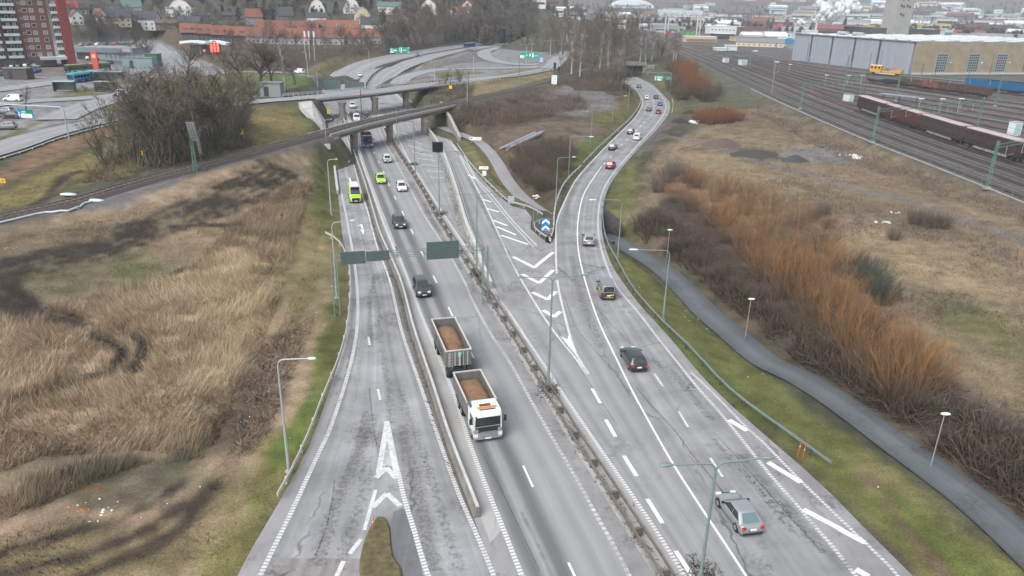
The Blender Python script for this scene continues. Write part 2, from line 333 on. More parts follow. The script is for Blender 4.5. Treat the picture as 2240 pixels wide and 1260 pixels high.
for px in (-400,0,250,450,600,800,1000,1120):
    far=1 if px<1050 else .55
    for d,z in ((520,8.5),(570,12.5),(650,21),(760,36*far),(950,66*far),(1300,95*far)):CTL.append(cd(px,d*(1 if px>300 else .92),z))
for px in (1250,1500,1800,2100,2400,2800):
    for d,z in ((700,4.5),(1000,5),(1500,7),(2000,14),(2600,34),(3300,75),(4500,170),(6500,270)):CTL.append(cd(px,d,z))
for px in (-1000,-400,300,900):CTL.append(cd(px,2500,150));CTL.append(cd(px,6000,200))
for x,y,z in ((0,12,0),(-30,14,1),(30,14,0),(60,25,.2),(-60,25,1)):CTL.append((x,y,z))
CTL=np.array(CTL);_a,_r=polar(CTL[:,0],CTL[:,1]);_K=np.hypot(_a[:,None]-_a,_r[:,None]-_r)
_n=len(CTL);_M=np.block([[_K-np.eye(_n)*.02,np.ones((_n,1))],[np.ones((1,_n)),np.zeros((1,1))]]);_W=np.linalg.solve(_M,np.r_[CTL[:,2],0])
def H0(x,y):
    x=np.asarray(x,float);y=np.asarray(y,float);sh=x.shape;x=x.ravel();y=y.ravel();out=np.empty(x.size)
    for i in range(0,x.size,40000):
        a,r=polar(x[i:i+40000],y[i:i+40000]);out[i:i+40000]=np.hypot(a[:,None]-_a,r[:,None]-_r) @ _W[:-1]+_W[-1]
    return out.reshape(sh)
FLAT=[]        # (polygon or line, half width or None, z drop, blend)
def polyline_area(a,b):return np.vstack([a,b[::-1]])
HWY=polyline_area(L_EDGE,R_EDGE[:-34])
FLAT.append(('poly',[P(*q) for q in [(430,1420),(520,1260),(607,1105),(668,995),(712,880),(738,800),(757,735),(765,655),(764,595),(758,558),(750,520),(741,440),(731,340),(714,262),(706,225),(703,200),(720,182),(868,182),(870,205),(925,252),(985,305),(1010,330),(1050,380),(1100,428),(1140,452),(1175,476),(1207,460),(1225,425),(1258,390),(1290,350),(1330,310),(1385,255),(1398,226),(1388,204),(1355,184),(1384,163),(1427,184),(1465,224),(1463,247),(1406,315),(1350,381),(1318,455),(1317,505),(1343,588),(1398,665),(1475,750),(1570,860),(1680,958),(1812,1074),(1930,1195),(2140,1410)]],0,.14,4.5))
FLAT.append(('poly',[P(q[0],q[1],6) for q in [(-300,330),(-300,100),(150,100),(340,85),(440,130),(560,165),(640,150),(660,165),(640,205),(560,213),(430,232),(300,252),(160,268),(0,305)]],6,.14,8))
FLAT.append(('poly',[P(q[0],q[1],4) for q in [(1430,92),(1500,122),(1600,172),(1690,216),(1800,264),(1945,324),(2090,378),(2240,437),(2600,580),(2900,400),(2900,150),(2240,120),(1700,80),(1480,62)]],4,.14,3.5))
FLAT.append(('line',RAIL[RAIL[:,0]<P(688,300,6)[0]],3.2,.35,5));FLAT.append(('line',RAIL[RAIL[:,0]>P(975,232,6)[0]],3.2,.35,5))
FLAT.append(('line',SLIP,5.5,.2,6));FLAT.append(('line',BRIDGE[BRIDGE[:,0]<P(672,213,6.4)[0]],5,.25,5));FLAT.append(('line',BRIDGE[BRIDGE[:,0]>P(952,183,6.4)[0]],5,.25,6))
FLAT.append(('line',PATH_R,2.0,.12,3));FLAT.append(('line',PATH_L,1.8,.12,2.5))
_far=[(FAR_L+FAR_M)/2 if len(FAR_L)==len(FAR_M) else None]
for a,b in ((FAR_L,FAR_M),(FAR_M,FAR_R)):
    n=120;q=(resample(a,n)+resample(b,n))/2;FLAT.append(('line',q[30:],9,.2,7))
SIDE=[(nm,line(pts,step=3),wd) for nm,pts,wd in (('loop_road',[(1228,124,6),(1200,138,5.8),(1150,142,5.4),(1100,137,5.2),(1070,128,5),(1058,118,4.7),(1066,110,4.6),(1100,103,4.8),(1150,92,5)],8),('loop_road',[(870,184,1.5),(890,168,2.6),(950,154,4),(1030,150,5),(1100,149,5.6),(1180,146,6)],7.5),('loop_road',[(1200,150,6),(1222,132,6),(1240,112,6)],8),('side_street',[(716,172,1.6),(700,168,2.8),(670,163,4.6),(640,160,5.6),(560,157,6),(500,158,6),(430,165,6)],7),('main_street',[(430,165,6),(390,130,6),(345,110,6),(330,97,6.4)],12),('main_street',[(-200,215,6),(0,196,6),(120,180,6),(250,165,6),(340,140,6),(375,112,6)],9),('main_street',[(120,262,6),(180,236,6),(260,212,6),(320,185,6),(370,160,6),(400,135,6)],9),('main_street',[(-200,255,6),(-60,235,6),(60,222,6),(180,215,6),(300,205,6)],8))]
for nm,p,wd in SIDE:FLAT.append(('line',p,wd/2+.8,.14,6))
def height(x,y):
    x=np.asarray(x,float);y=np.asarray(y,float);z=H0(x,y)
    for f in FLAT:
        if f[0]=='poly':
            pl=np.asarray(f[1]);zt,drop,bl=f[2:];hw=0
        else:pl=np.asarray(f[1]);hw,drop,bl=f[2:]
        m=(x>pl[:,0].min()-hw-bl) & (x<pl[:,0].max()+hw+bl) & (y>pl[:,1].min()-hw-bl) & (y<pl[:,1].max()+hw+bl)
        if not m.any():continue
        xs,ys=x[m],y[m]
        if f[0]=='poly':
            d,_=segdist(xs,ys,pl,True);d=np.where(inside(xs,ys,pl),0,d);zz=zt
        else:d,zz=segdist(xs,ys,pl);d=np.maximum(d-hw,0)
        wt=1-sstep(0.15,bl,d);zm=z[m];z[m]=zm+(zz-drop*(1-sstep(0,.6,d))-zm)*wt
    return z
_t=np.geomspace(18,7500,2600)
def G(px,py,raise_=0.):         # where the sight line of a photo pixel meets the ground
    d=ray(px,py);hl=math.hypot(d[0],d[1]);q=EYE[None]+d[None]*(_t/hl)[:,None];hz=height(q[:,0],q[:,1])+raise_
    k=np.argmax(q[:,2]<hz)
    if q[k,2]>=hz[k]:k=len(_t)-1
    a,b=_t[max(k-1,0)],_t[k]
    q=EYE[None]+d[None]*(np.linspace(a,b,24)/hl)[:,None];hz=height(q[:,0],q[:,1])+raise_;k=np.argmax(q[:,2]<hz);p=q[k];p[2]=hz[k]-raise_;return p
def GL(pxs):return [G(*q[:2]) for q in pxs]
# ------------------------------------------------------------------ ground sheet and land cover
NA,NR=640,560
_ang=np.linspace(math.radians(-58),math.radians(58),NA);_rad=np.geomspace(16,7500,NR)
_AA,_RR=np.meshgrid(_ang,_rad);GX=(np.sin(_AA)*_RR).ravel();GY=(np.cos(_AA)*_RR).ravel();GZ=height(GX,GY)
COVER=[]
def cover(pxs,c,soft=1.2,nz=.8,amt=1.):
    COVER.append((np.array([p[:2] for p in GL(pxs)]),np.array(c),soft,nz,amt))
def coverline(pxs,hw,c,soft=.5,nz=.3,amt=1.,sm=True):
    p=np.array(GL(pxs));p=catmull(p,1.5) if sm else p;COVER.append((p[:,:2],np.array(c),soft,nz,amt,hw))
REED=(.32,.245,.165);REED2=(.25,.19,.13);STRAW=(.38,.30,.195);MUD=(.045,.036,.03);SOIL=(.075,.06,.046);VERGE=(.115,.115,.042);GREEN=(.075,.098,.032)
LUSH=(.085,.12,.03);YGRASS=(.165,.14,.068);BROWN=(.175,.135,.092);DARKB=(.055,.043,.034);GRAVEL=(.135,.132,.135);BALLAST=(.10,.092,.088);TARMAC=(.16,.162,.168);WETL=(.07,.068,.05)
FARG=(.075,.075,.05)
# left field
cover([(-300,1500),(560,1300),(610,1110),(700,900),(765,700),(765,600),(740,480),(735,380),(690,330),(560,345),(300,420),(0,500),(-300,560)],REED2,2)
cover([(-300,950),(420,990),(470,960),(520,840),(600,690),(640,520),(640,400),(560,420),(500,520),(420,600),(250,650),(0,720),(-300,760)],REED,3,2.5)
cover([(330,640),(450,560),(560,500),(620,470),(640,560),(590,700),(540,800),(470,900),(420,830),(480,720),(430,660)],STRAW,3,3)
cover([(500,520),(560,440),(640,400),(700,350),(690,430),(640,480),(620,560)],(.22,.17,.115),4,3)
cover([(-300,560),(0,500),(200,470),(380,440),(560,370),(600,350),(640,380),(500,450),(300,560),(0,650),(-300,700)],(.165,.128,.088),3,2.5)
cover([(0,600),(200,560),(330,530),(420,560),(380,610),(250,640),(130,660),(0,700),(-200,700)],(.105,.1,.058),3,2.5,.7)
cover([(230,590),(300,560),(350,570),(300,610),(250,615)],(.095,.11,.042),2.5,3.5,.6)
cover([(300,540),(420,500),(520,470),(560,500),(440,560),(350,570)],(.2,.155,.1),3,2)
MT=[(-250,690),(0,600),(200,545),(330,500),(450,450),(560,400),(610,370)];coverline(MT,4.0,(.11,.1,.062),2,2.4,.6)
for k,hw in ((-3.2,.5),(-1.5,.6),(.2,.45),(1.7,.6),(3.4,.4)):m_=offset(catmull(GL(MT),2.),k);COVER.append((m_[:,:2],np.array(MUD),.5,.9,.9,hw))
for pl,hw in (([(-200,640),(0,575),(200,530),(380,470),(480,430)],.7),([(-200,652),(0,585),(200,538),(380,478),(480,437)],.6),([(150,560),(260,525),(400,490),(500,455),(580,425)],.8),([(170,572),(270,535),(400,500),(500,465),(570,440)],.7),([(280,520),(340,498),(420,491),(510,497)],.5)):
    coverline(pl,hw,MUD,.6,.9,.9)
for pl in ([(-60,560),(0,612),(50,650),(100,690),(180,712)],[(-60,640),(10,660),(55,700)]):coverline(pl,1.0,MUD,.6,.5)
coverline([(205,735),(245,752),(270,770),(268,790),(240,812),(205,825)],.65,(.02,.02,.02),.4,.25);coverline([(262,728),(300,742),(322,768),(312,790),(290,812)],.6,(.02,.02,.021),.4,.25)
coverline([(-40,892),(0,885),(60,868),(120,855),(200,832)],.5,MUD,.5,.3,.8)
cover([(500,850),(560,760),(640,690),(690,700),(640,820),(600,950),(520,1000),(440,1020),(450,960)],(.15,.115,.08),2,2)
cover([(505,960),(530,860),(560,800),(590,780),(560,870),(530,950)],SOIL,1.5,1.2)
cover([(80,1040),(180,1000),(330,995),(430,1020),(440,1070),(380,1130),(250,1160),(120,1150),(70,1100)],(.078,.076,.052),2.5,3,.85)
cover([(160,1068),(210,1068),(205,1076),(170,1080)],(.2,.1,.03),.6,.5,.7);cover([(150,1108),(196,1112),(190,1122),(160,1124)],(.28,.11,.025),.5,.5,.8)
cover([(-200,1260),(0,1180),(200,1150),(380,1130),(440,1050),(520,1010),(560,1040),(480,1140),(380,1300),(-200,1500)],(.15,.125,.07),2,1.5)
cover([(440,1260),(470,1150),(540,1040),(590,960),(640,1000),(610,1100),(560,1190),(520,1270)],(.185,.16,.078),1.6,1.2)
for pl,hw in (([(-100,1245),(0,1212),(100,1180),(210,1150),(320,1110),(400,1055)],.5),([(-60,1290),(60,1245),(200,1210),(300,1170),(390,1115),(440,1085),(485,1045)],.55),([(120,1290),(240,1235),(330,1195),(400,1155),(430,1110),(450,1095)],.5)):coverline(pl,hw,MUD,.45,.5,.9)
# verge along the slip road
cover([(520,1265),(560,1178),(607,1102),(668,990),(735,800),(757,730),(764,650),(762,590),(750,530),(738,440),(732,340),(700,330),(700,420),(712,520),(722,640),(705,760),(660,890),(600,980),(560,1060),(500,1160),(450,1300)],VERGE,1.8,1.2)
cover([(700,760),(722,680),(745,700),(725,800),(690,900),(655,985),(610,1060),(590,1020),(630,930),(670,850)],LUSH,1.,.9)
cover([(640,1000),(600,1100),(555,1190),(520,1270),(480,1270),(540,1150),(600,1040)],(.13,.12,.05),1.2,1)
cover([(600,590),(640,480),(700,440),(730,480),(725,600),(690,720),(620,720),(590,660)],(.175,.145,.075),3,2)
cover([(735,640),(752,600),(750,700),(730,790),(700,860),(705,800)],(.075,.08,.03),.9,.8)
cover([(690,345),(722,330),(736,440),(745,520),(740,560),(700,500),(660,430)],(.1,.11,.042),2,1.4)
# railway embankment and strip to its north
cover([(-300,470),(0,380),(90,322),(210,285),(300,270),(240,310),(100,355),(0,420),(-300,530)],(.17,.115,.07),2,1.2)
cover([(-300,530),(0,418),(120,350),(230,300),(300,300),(300,380),(180,400),(80,445),(0,466),(-300,530)],(.15,.13,.055),2,1.4)
coverline([(0,545-70),(80,445),(110,420),(128,402),(145,385),(175,375)],1.0,(.045,.038,.03),.8,.6);coverline([(60,455),(115,430),(152,405),(165,395)],.8,(.05,.042,.03),.8,.6,.8)
coverline([(-100,455),(0,414),(60,385),(120,358),(190,325)],1.2,(.06,.052,.035),1.5,1.2,.8)
cover([(560,325),(540,300),(560,235),(650,226),(690,250),(706,285),(700,298),(640,308)],(.15,.13,.06),2.5,1.6);cover([(560,260),(600,240),(650,245),(660,285),(590,300)],(.17,.138,.065),3,2);cover([(650,240),(690,262),(700,290),(670,298)],(.105,.115,.045),2,1.5)
p=RAIL[RAIL[:,0]<P(690,300,6)[0]];COVER.append((offset(p,1.)[:,:2],np.array(BALLAST),1.2,.6,1.,3.6));p=RAIL[RAIL[:,0]>P(975,232,6)[0]];COVER.append((p[:,:2],np.array(BALLAST),1.2,.6,1.,2.6))
cover([(120,462),(220,425),(330,400),(400,385),(380,405),(290,435),(260,455),(200,470)],GRAVEL,1.5,1.2,.9)
# between bridges, right slope
cover([(975,265),(1000,245),(1090,215),(1240,180),(1350,150),(1372,180),(1395,210),(1400,235),(1340,300),(1250,380),(1215,440),(1200,470),(1150,440),(1100,370),(1060,310)],(.085,.066,.047),2,2)
cover([(1190,210),(1250,185),(1330,205),(1370,240),(1330,265),(1280,255),(1220,250),(1180,235)],(.17,.16,.158),3,2.5,.85)
cover([(1080,290),(1200,265),(1330,262),(1350,280),(1290,330),(1230,330),(1190,290),(1100,330)],(.125,.1,.075),2.5,2);cover([(1240,330),(1310,295),(1340,290),(1310,330),(1270,365),(1235,380)],(.1,.12,.04),1.5,1.2)
cover([(1000,305),(1040,315),(1075,350),(1110,410),(1180,455),(1150,462),(1090,425),(1040,375)],(.14,.125,.062),1,.8)
cover([(1280,250),(1340,240),(1370,212),(1392,200),(1400,230),(1370,265),(1320,285)],(.12,.11,.05),2,1.2)
# right: verge, field
cover([(2160,1420),(1997,1262),(1930,1198),(1867,1134),(1742,1012),(1632,910),(1530,808),(1440,706),(1398,662),(1345,585),(1322,540),(1400,585),(1450,630),(1510,690),(1570,750),(1640,800),(1742,872),(1850,948),(1922,1005),(2080,1130),(2240,1245),(2420,1400)],(.112,.118,.042),1.2,1)
cover([(1452,715),(1500,745),(1600,835),(1700,930),(1690,945),(1560,840),(1470,750)],GREEN,1.2,1.2,.7);cover([(1900,1060),(1960,1075),(2060,1150),(2170,1230),(2100,1260),(2000,1180),(1930,1110)],LUSH,1.8,1.2,.75)
cover([(1880,985),(1940,1040),(2050,1120),(2180,1220),(2150,1200),(2000,1100),(1900,1030)],YGRASS,1.5,1)
coverline([(1880,1040),(1940,1090),(1960,1130),(2010,1190),(2060,1250)],.5,(.13,.095,.065),.6,.5)
cover([(1640,930),(1742,1010),(1810,1070),(1880,1130),(1940,1180),(2000,1258),(1960,1240),(1867,1134),(1742,1018)],SOIL,.8,.6)
cover([(1400,300),(1440,285),(1490,240),(1480,190),(1440,175),(1466,215),(1466,250),(1420,310),(1370,370),(1330,430),(1322,520),(1360,530),(1400,540),(1420,480),(1400,420),(1390,370)],(.115,.118,.045),2,1.4)
cover([(1520,590),(1400,545),(1370,500),(1400,430),(1430,330),(1500,300),(1560,250),(1680,230),(1800,275),(1945,335),(2090,390),(2240,450),(2500,560),(2600,1200),(2420,1350),(2240,1140),(2080,1035),(1937,942),(1755,820),(1680,760),(1590,685)],BROWN,2,2)
cover([(1380,520),(1440,440),(1500,420),(1700,560),(1830,640),(2060,800),(2240,930),(2400,1200),(2240,1135),(2080,1030),(1937,938),(1755,815),(1680,755),(1590,680),(1500,590)],(.055,.045,.038),2.5,2)
cover([(1480,330),(1600,340),(1700,380),(1800,440),(1700,460),(1600,440),(1500,400)],(.21,.165,.105),3,2.5);cover([(1820,520),(1900,490),(2000,520),(2150,560),(2240,620),(2240,700),(2050,640),(1900,600)],(.225,.175,.11),4,3)
cover([(2000,640),(2150,660),(2240,760),(2240,830),(2100,740)],(.105,.105,.045),3,3,.8);cover([(2020,720),(2140,760),(2240,850),(2240,900),(2100,820)],(.2,.16,.1),3,2)
cover([(1540,290),(1680,300),(1860,345),(1800,370),(1700,365),(1560,330)],(.18,.15,.1),2.5,2);cover([(1700,330),(1800,318),(1880,345),(1850,360),(1770,352)],(.15,.15,.155),2,1.5,.8);cover([(1610,325),(1680,330),(1720,350),(1650,350)],(.08,.07,.066),2,1.2)
coverline([(1420,300),(1500,305),(1600,335),(1680,360),(1790,385),(1900,420),(2000,445),(2100,480),(2240,530),(2400,600)],1.3,(.15,.138,.13),1.2,.8,.8)
coverline([(1405,330),(1440,290),(1475,255)],2.5,(.12,.105,.1),1.5,1,.8)
# railway yard
cover([(1395,60),(1480,62),(1700,90),(1990,170),(2240,165),(2900,200),(2900,700),(2240,440),(1945,326),(1690,218),(1500,124),(1430,95)],BALLAST,1.5,.8);cover([(1690,165),(1800,205),(1890,245),(1840,240),(1700,185),(1640,155)],(.16,.125,.115),1.5,1)
cover([(1430,60),(1560,72),(1700,88),(1730,110),(1990,165),(2240,162),(2900,165),(2900,20),(1500,30)],(.15,.152,.158),3,1)
# left town
cover([(-300,325),(0,303),(160,266),(300,250),(430,230),(560,213),(690,196),(700,165),(660,150),(560,165),(440,130),(340,80),(150,95),(-300,95)],(.19,.188,.19),2,.6)
GR=(.11,.112,.045)
for q in ([(112,210),(235,202),(228,213),(118,218)],[(195,195),(290,172),(300,178),(258,188),(200,192)],[(118,206),(200,192),(250,186),(232,200),(150,207)],[(100,165),(160,160),(165,166),(110,168)],[(210,238),(240,229),(320,224),(400,205),(500,190),(560,212),(430,228),(300,243),(235,243)],[(470,160),(560,155),(650,165),(692,185),(690,200),(560,210),(520,195)],[(295,120),(345,110),(348,128),(300,138)],[(330,200),(400,165),(470,160),(500,190),(420,215)],[(640,150),(720,140),(800,128),(740,140),(700,158),(660,162)],[(0,300),(60,275),(130,245),(120,255),(60,285),(0,310)]):cover(q,GR,1.,.5)
cover([(540,205),(560,170),(640,165),(685,178),(690,192),(600,206)],(.08,.118,.036),1,.8)
cover([(0,145),(170,140),(180,165),(0,170)],(.15,.125,.12),1,.5);cover([(-50,232),(30,240),(55,260),(0,275),(-50,290)],(.17,.14,.135),1,.5)
cover([(170,95),(300,92),(310,128),(172,130)],(.16,.13,.128),1,.5)
# interchange
cover([(860,190),(880,160),(930,140),(1050,112),(1130,110),(1235,118),(1240,130),(1205,152),(1120,164),(950,176)],(.17,.172,.18),1.5,.5)
cover([(905,150),(1000,125),(1050,114),(1072,128),(1100,134),(1000,140),(930,152)],(.135,.125,.1),1.5,1);cover([(960,135),(1050,116),(1075,128),(1020,138)],(.12,.118,.122),1.5,1)
cover([(950,160),(1020,155),(1070,158),(1010,165),(960,172)],GR,1,.8);cover([(1100,160),(1205,142),(1212,150),(1120,172),(1030,190),(1000,188)],(.16,.135,.07),1.2,.8)
cover([(880,180),(905,170),(950,168),(940,178),(900,186)],(.13,.12,.1),1,.6)
cover([(1030,190),(1120,174),(1205,155),(1210,168),(1120,192),(1040,208)],(.165,.135,.075),1.5,1)
cover([(640,165),(660,140),(760,120),(900,95),(1120,66),(1120,50),(400,60),(340,80),(440,130),(560,160)],(.085,.068,.045),3,2)
cover([(660,150),(740,125),(830,108),(830,118),(745,146),(700,162)],(.17,.125,.075),2,1);cover([(650,160),(700,147),(790,130),(780,134),(722,160)],GR,1,.6)
def landcover(x,y):
    r=np.hypot(x,y);base=np.array(FARG)*(np.ones((x.size,1)))
    f=fbm(x/90,y/90,4)[:,None];base=base*(.75+.5*f)
    nx=(fbm(x/3.1,y/3.1,4)-.5)*2;nx2=(fbm(x/.9+50,y/.9,3)-.5)*2
    for cv in COVER:
        pl,c,soft,nz,amt=cv[:5];hw=cv[5] if len(cv)>5 else None;mg=(hw or 0)+soft+nz*2
        m=(x>pl[:,0].min()-mg) & (x<pl[:,0].max()+mg) & (y>pl[:,1].min()-mg) & (y<pl[:,1].max()+mg)
        if not m.any():continue
        xs,ys=x[m],y[m];d,_=segdist(xs,ys,pl,hw is None)
        d=d-hw if hw is not None else np.where(inside(xs,ys,pl),-d,d)
        d=d+nx[m]*nz*1.3+nx2[m]*nz*.5;wt=(1-sstep(-soft,soft,d))*amt;base[m]+=(c-base[m])*wt[:,None]
    return base
GC=landcover(GX,GY)
v2=fbm(GX/1.7,GY/1.7,5);v3=fbm(GX/9+9,GY/9,4)
GC=GC*(.5+.62*v2+.38*v3)[:,None];GC[:,0]*=1+.12*(v3-.5)
ROUGH=sstep(25,60,np.hypot(GX,GY))*0+1
_dz=(fbm(GX/1.3+7,GY/1.3,3)-.5)*.22;GZv=GZ.copy();_roadlike=np.zeros(GX.size,bool)
for f in FLAT:
    pl=np.asarray(f[1]);d,_=segdist(GX,GY,pl,f[0]=='poly')
    _roadlike |= (inside(GX,GY,pl) if f[0]=='poly' else d<f[2]+.8) | (d<.8)
GZv+=np.where(_roadlike,0,_dz)
_i=np.arange(NA*NR).reshape(NR,NA);GF=np.stack([_i[:-1,:-1],_i[:-1,1:],_i[1:,1:],_i[1:,:-1]],-1).reshape(-1,4)
tag(link('ground',npmesh('ground',np.stack([GX,GY,GZv],1),GF,colmat('ground_cover',.95,6.,.42,.6,.45),GC,True)),kind='structure')
# ------------------------------------------------------------------ carriageways
def sheet(name,poly,z,material,uvs=8.0):
    bm=bmesh.new();vs=[bm.verts.new((p[0],p[1],(p[2] if len(p)>2 else 0)+z)) for p in poly]
    es=[bm.edges.new((vs[i],vs[(i+1) % len(vs)])) for i in range(len(vs))];bmesh.ops.triangle_fill(bm,edges=es,use_beauty=True)
    for f in bm.faces:
        if f.normal.z<0:f.normal_flip()
    uvl=bm.loops.layers.uv.new('UVMap')
    for f in bm.faces:
        for l in f.loops:l[uvl].uv=(l.vert.co.x/uvs,l.vert.co.y/uvs)
    me=bpy.data.meshes.new(name);bm.to_mesh(me);bm.free();me.materials.append(material);return tag(link(name,me),kind='structure')
def ribbon(name,a,b,z,material,nu=1,step=2.0,kind='structure',parent=None,close=True):
    n=max(2,int(max(length(a),length(b))/step)+1);A=resample(a,n);B=resample(b,n);u=np.linspace(0,1,nu+1)
    v=(A[:,None]*(1-u[None,:,None])+B[:,None]*u[None,:,None]);v[...,2]+=z;s=np.r_[0,np.cumsum(np.linalg.norm(np.diff((A+B)/2,axis=0),axis=1))]
    uv=np.stack([np.broadcast_to(u,(n,nu+1)),np.broadcast_to(s[:,None],(n,nu+1))],-1).reshape(-1,2)
    i=np.arange(n*(nu+1)).reshape(n,nu+1);f=np.stack([i[:-1,:-1],i[:-1,1:],i[1:,1:],i[1:,:-1]],-1).reshape(-1,4)
    v=v.reshape(-1,3);q=v[f[0]]
    if np.cross(q[1]-q[0],q[2]-q[0])[2]<0:f=f[:,::-1]
    o=link(name,npmesh(name,v,f,material,uv=uv),parent);return tag(o,kind=kind) if kind else o
def stripe(name,p,w,z,material,shift=0.,kind='structure',parent=None):return ribbon(name,offset(p,shift-w/2),offset(p,shift+w/2),z,material,1,2.,kind,parent)
def sub(p,y0,y1):              # part of a line between two ground distances (metres ahead of the drone)
    m=(p[:,1]>=y0) & (p[:,1]<=y1);return p[m]
def cut(p,a,b):n=len(p);return p[int(a*n):max(int(a*n)+2,int(b*n))]
AS=(.252,.259,.260)
M_BASE=asphalt('asphalt_shoulder',(.235,.235,.238),(),.5,.6,streak=.08)
M_A=asphalt('asphalt_slip_road',(.247,.254,.256),((0,.8),(.12,1.02),(.3,.9),(.42,1.08),(.52,.94),(.66,.84),(.8,1.05),(1,.8)),.62,.9,streak=.2,patchc=(.12,.115,.118))
M_B=asphalt('asphalt_town_bound',AS,((0,.8),(.05,.92),(.11,.55),(.17,.50),(.24,.98),(.31,.95),(.365,.5),(.425,.46),(.49,.72),(.54,.95),(.64,1.02),(.72,.9),(.82,1.04),(.9,.94),(1,.98)),.12,.3,streak=.1)
M_C=asphalt('asphalt_outbound',(.256,.261,.259),((0,.95),(.08,1.04),(.18,.82),(.28,1.04),(.38,.84),(.5,1.05),(.64,.84),(.74,1.04),(.86,.82),(1,.97)),.2,.5,streak=.1)
M_D=asphalt('asphalt_ramp',(.242,.248,.249),((0,.98),(.14,.82),(.25,1.05),(.4,.84),(.5,1.0),(.62,.84),(.73,1.04),(.86,.84),(1,.95)),.5,.9,streak=.14)
M_DUST=asphalt('dusty_concrete_strip',(.34,.335,.32),(),.15,.3,streak=.05)
M_GORE=asphalt('asphalt_gore',(.27,.262,.258),(),.35,.4,streak=.06)
M_PATH=asphalt('asphalt_path',(.095,.106,.112),((0,.8),(.2,.95),(.5,1.15),(.75,.9),(1,.75)),.3,.2,streak=.18)
M_FAR=asphalt('asphalt_far',(.247,.255,.262),((0,.9),(.2,1.05),(.35,.88),(.5,1.05),(.7,.88),(.85,1.03),(1,.9)),.1,.2,streak=.1)
W_OLD=paint('paint_worn',.52);W_NEW=paint('paint_fresh',.14,c=(.68,.68,.68));W_BAR=paint('paint_profiled',.22,.30);W_BARW=paint('paint_profiled_worn',.55,.30);W_FAINT2=paint('paint_faint',.5,c=(.58,.58,.58))
HW_POLY=[p for p in np.vstack([resample(L_EDGE,60),resample(FAR_L,60)[12:26],resample(FAR_R,60)[26:8:-1]])]+[P(*q) for q in [(1000,322),(1038,374),(1085,424),(1120,451),(1150,459),(1163,475),(1160,500),(1185,522),(1203,534),(1212,522)]]+list(resample(GORE_R,90)[37:])+list(resample(R_EDGE,110)[::-1])
def clean(poly,d=.25):
    o=[poly[0]]
    for p in poly[1:]:
        if np.linalg.norm(np.asarray(p)[:2]-np.asarray(o[-1])[:2])>d:o.append(p)
    return o
HW_POLY=clean([np.array([p[0],p[1],0]) for p in HW_POLY])
sheet('highway_road',HW_POLY,0,M_BASE)
e=.006
ribbon('slip_road_lane',A_LEFT,A_RIGHT,e,M_A,8);ribbon('highway_lanes',B_LEFT,B_RIGHT,e,M_B,12)
cE=sub(C_LEFT,0,P(1085,652)[1]);ribbon('highway_lanes',cE[:-1],sub(C_SOLID,0,P(1300,660)[1]),e,M_C,10)
ribbon('ramp_lanes',C_SOLID,sub(D_RIGHT,0,C_SOLID[-1,1]),2*e,M_D,8)
g2=np.vstack([sub(GORE_R,C_SOLID[-1,1]-2,999)]);ribbon('ramp_lanes',sub(GORE_R,P(1290,640)[1],9999),sub(D_RIGHT,P(1350,640)[1],9999),1.5*e,M_D,6)
M_GRIME=asphalt('asphalt_grimy_shoulder',(.15,.147,.142),((0,1.25),(.35,1.05),(.75,.75),(1,.6)),.4,.4,streak=.12)
ribbon('slip_road_shoulder',sub(A_RIGHT,WALL_L[0,1],300),offset(sub(WALL_L,WALL_L[0,1],300),-.28),e,M_GRIME,3)
ribbon('concrete_strip',offset(WALL_L,.2),sub(B_LEFT,WALL_L[0,1],999),e,M_DUST,1);ribbon('median_strip',offset(MEDIAN,-.55),offset(MEDIAN,1.5),e*1.5,M_DUST,1)
ribbon('exit_lanes',sub(C_LEFT,P(1085,652)[1],999),sub(W2,P(1085,652)[1],999),e,M_C,6)
C2R=np.vstack([P(*q) for q in [(1174,540),(1120,482),(1085,440),(1050,398),(1015,345),(985,310),(955,282),(925,252)]])
c2l=C2_LEFT.copy();c2r=catmull(C2R)
ribbon('upper_exit_lane',c2l,c2r,e,M_C,6)
ribbon('highway_lanes',resample(FAR_L,200)[28:],resample(FAR_M,200)[28:],e*1.2,M_FAR,6,4);ribbon('highway_lanes',resample(FAR_M,200)[28:],resample(FAR_R,200)[28:],e*1.2,M_FAR,6,4)
ribbon('slip_road',offset(SLIP,-5.2),offset(SLIP,4.6),0.05,M_FAR,4,3)
ribbon('bridge_road',offset(BRIDGE,-3.6),offset(BRIDGE,3.6),.05,M_FAR,4,3)
def pathrib(nm,p,w,m):
    ribbon(nm,offset(p,-w/2),offset(p,w/2),.05,m,4,1.5)
pathrib('cycle_path',PATH_R[PATH_R[:,1]<P(1350,528,-2.8)[1]+9],3.6,M_PATH);pathrib('cycle_path',PATH_L,2.9,asphalt('asphalt_path_dry',(.24,.24,.245),(),.2,.3))
# side-street and loop roads of the interchange
for k,(nm,p,wd) in enumerate(SIDE):ribbon(nm,offset(p,-wd/2),offset(p,wd/2),.05+.004*k,M_FAR,4,3)
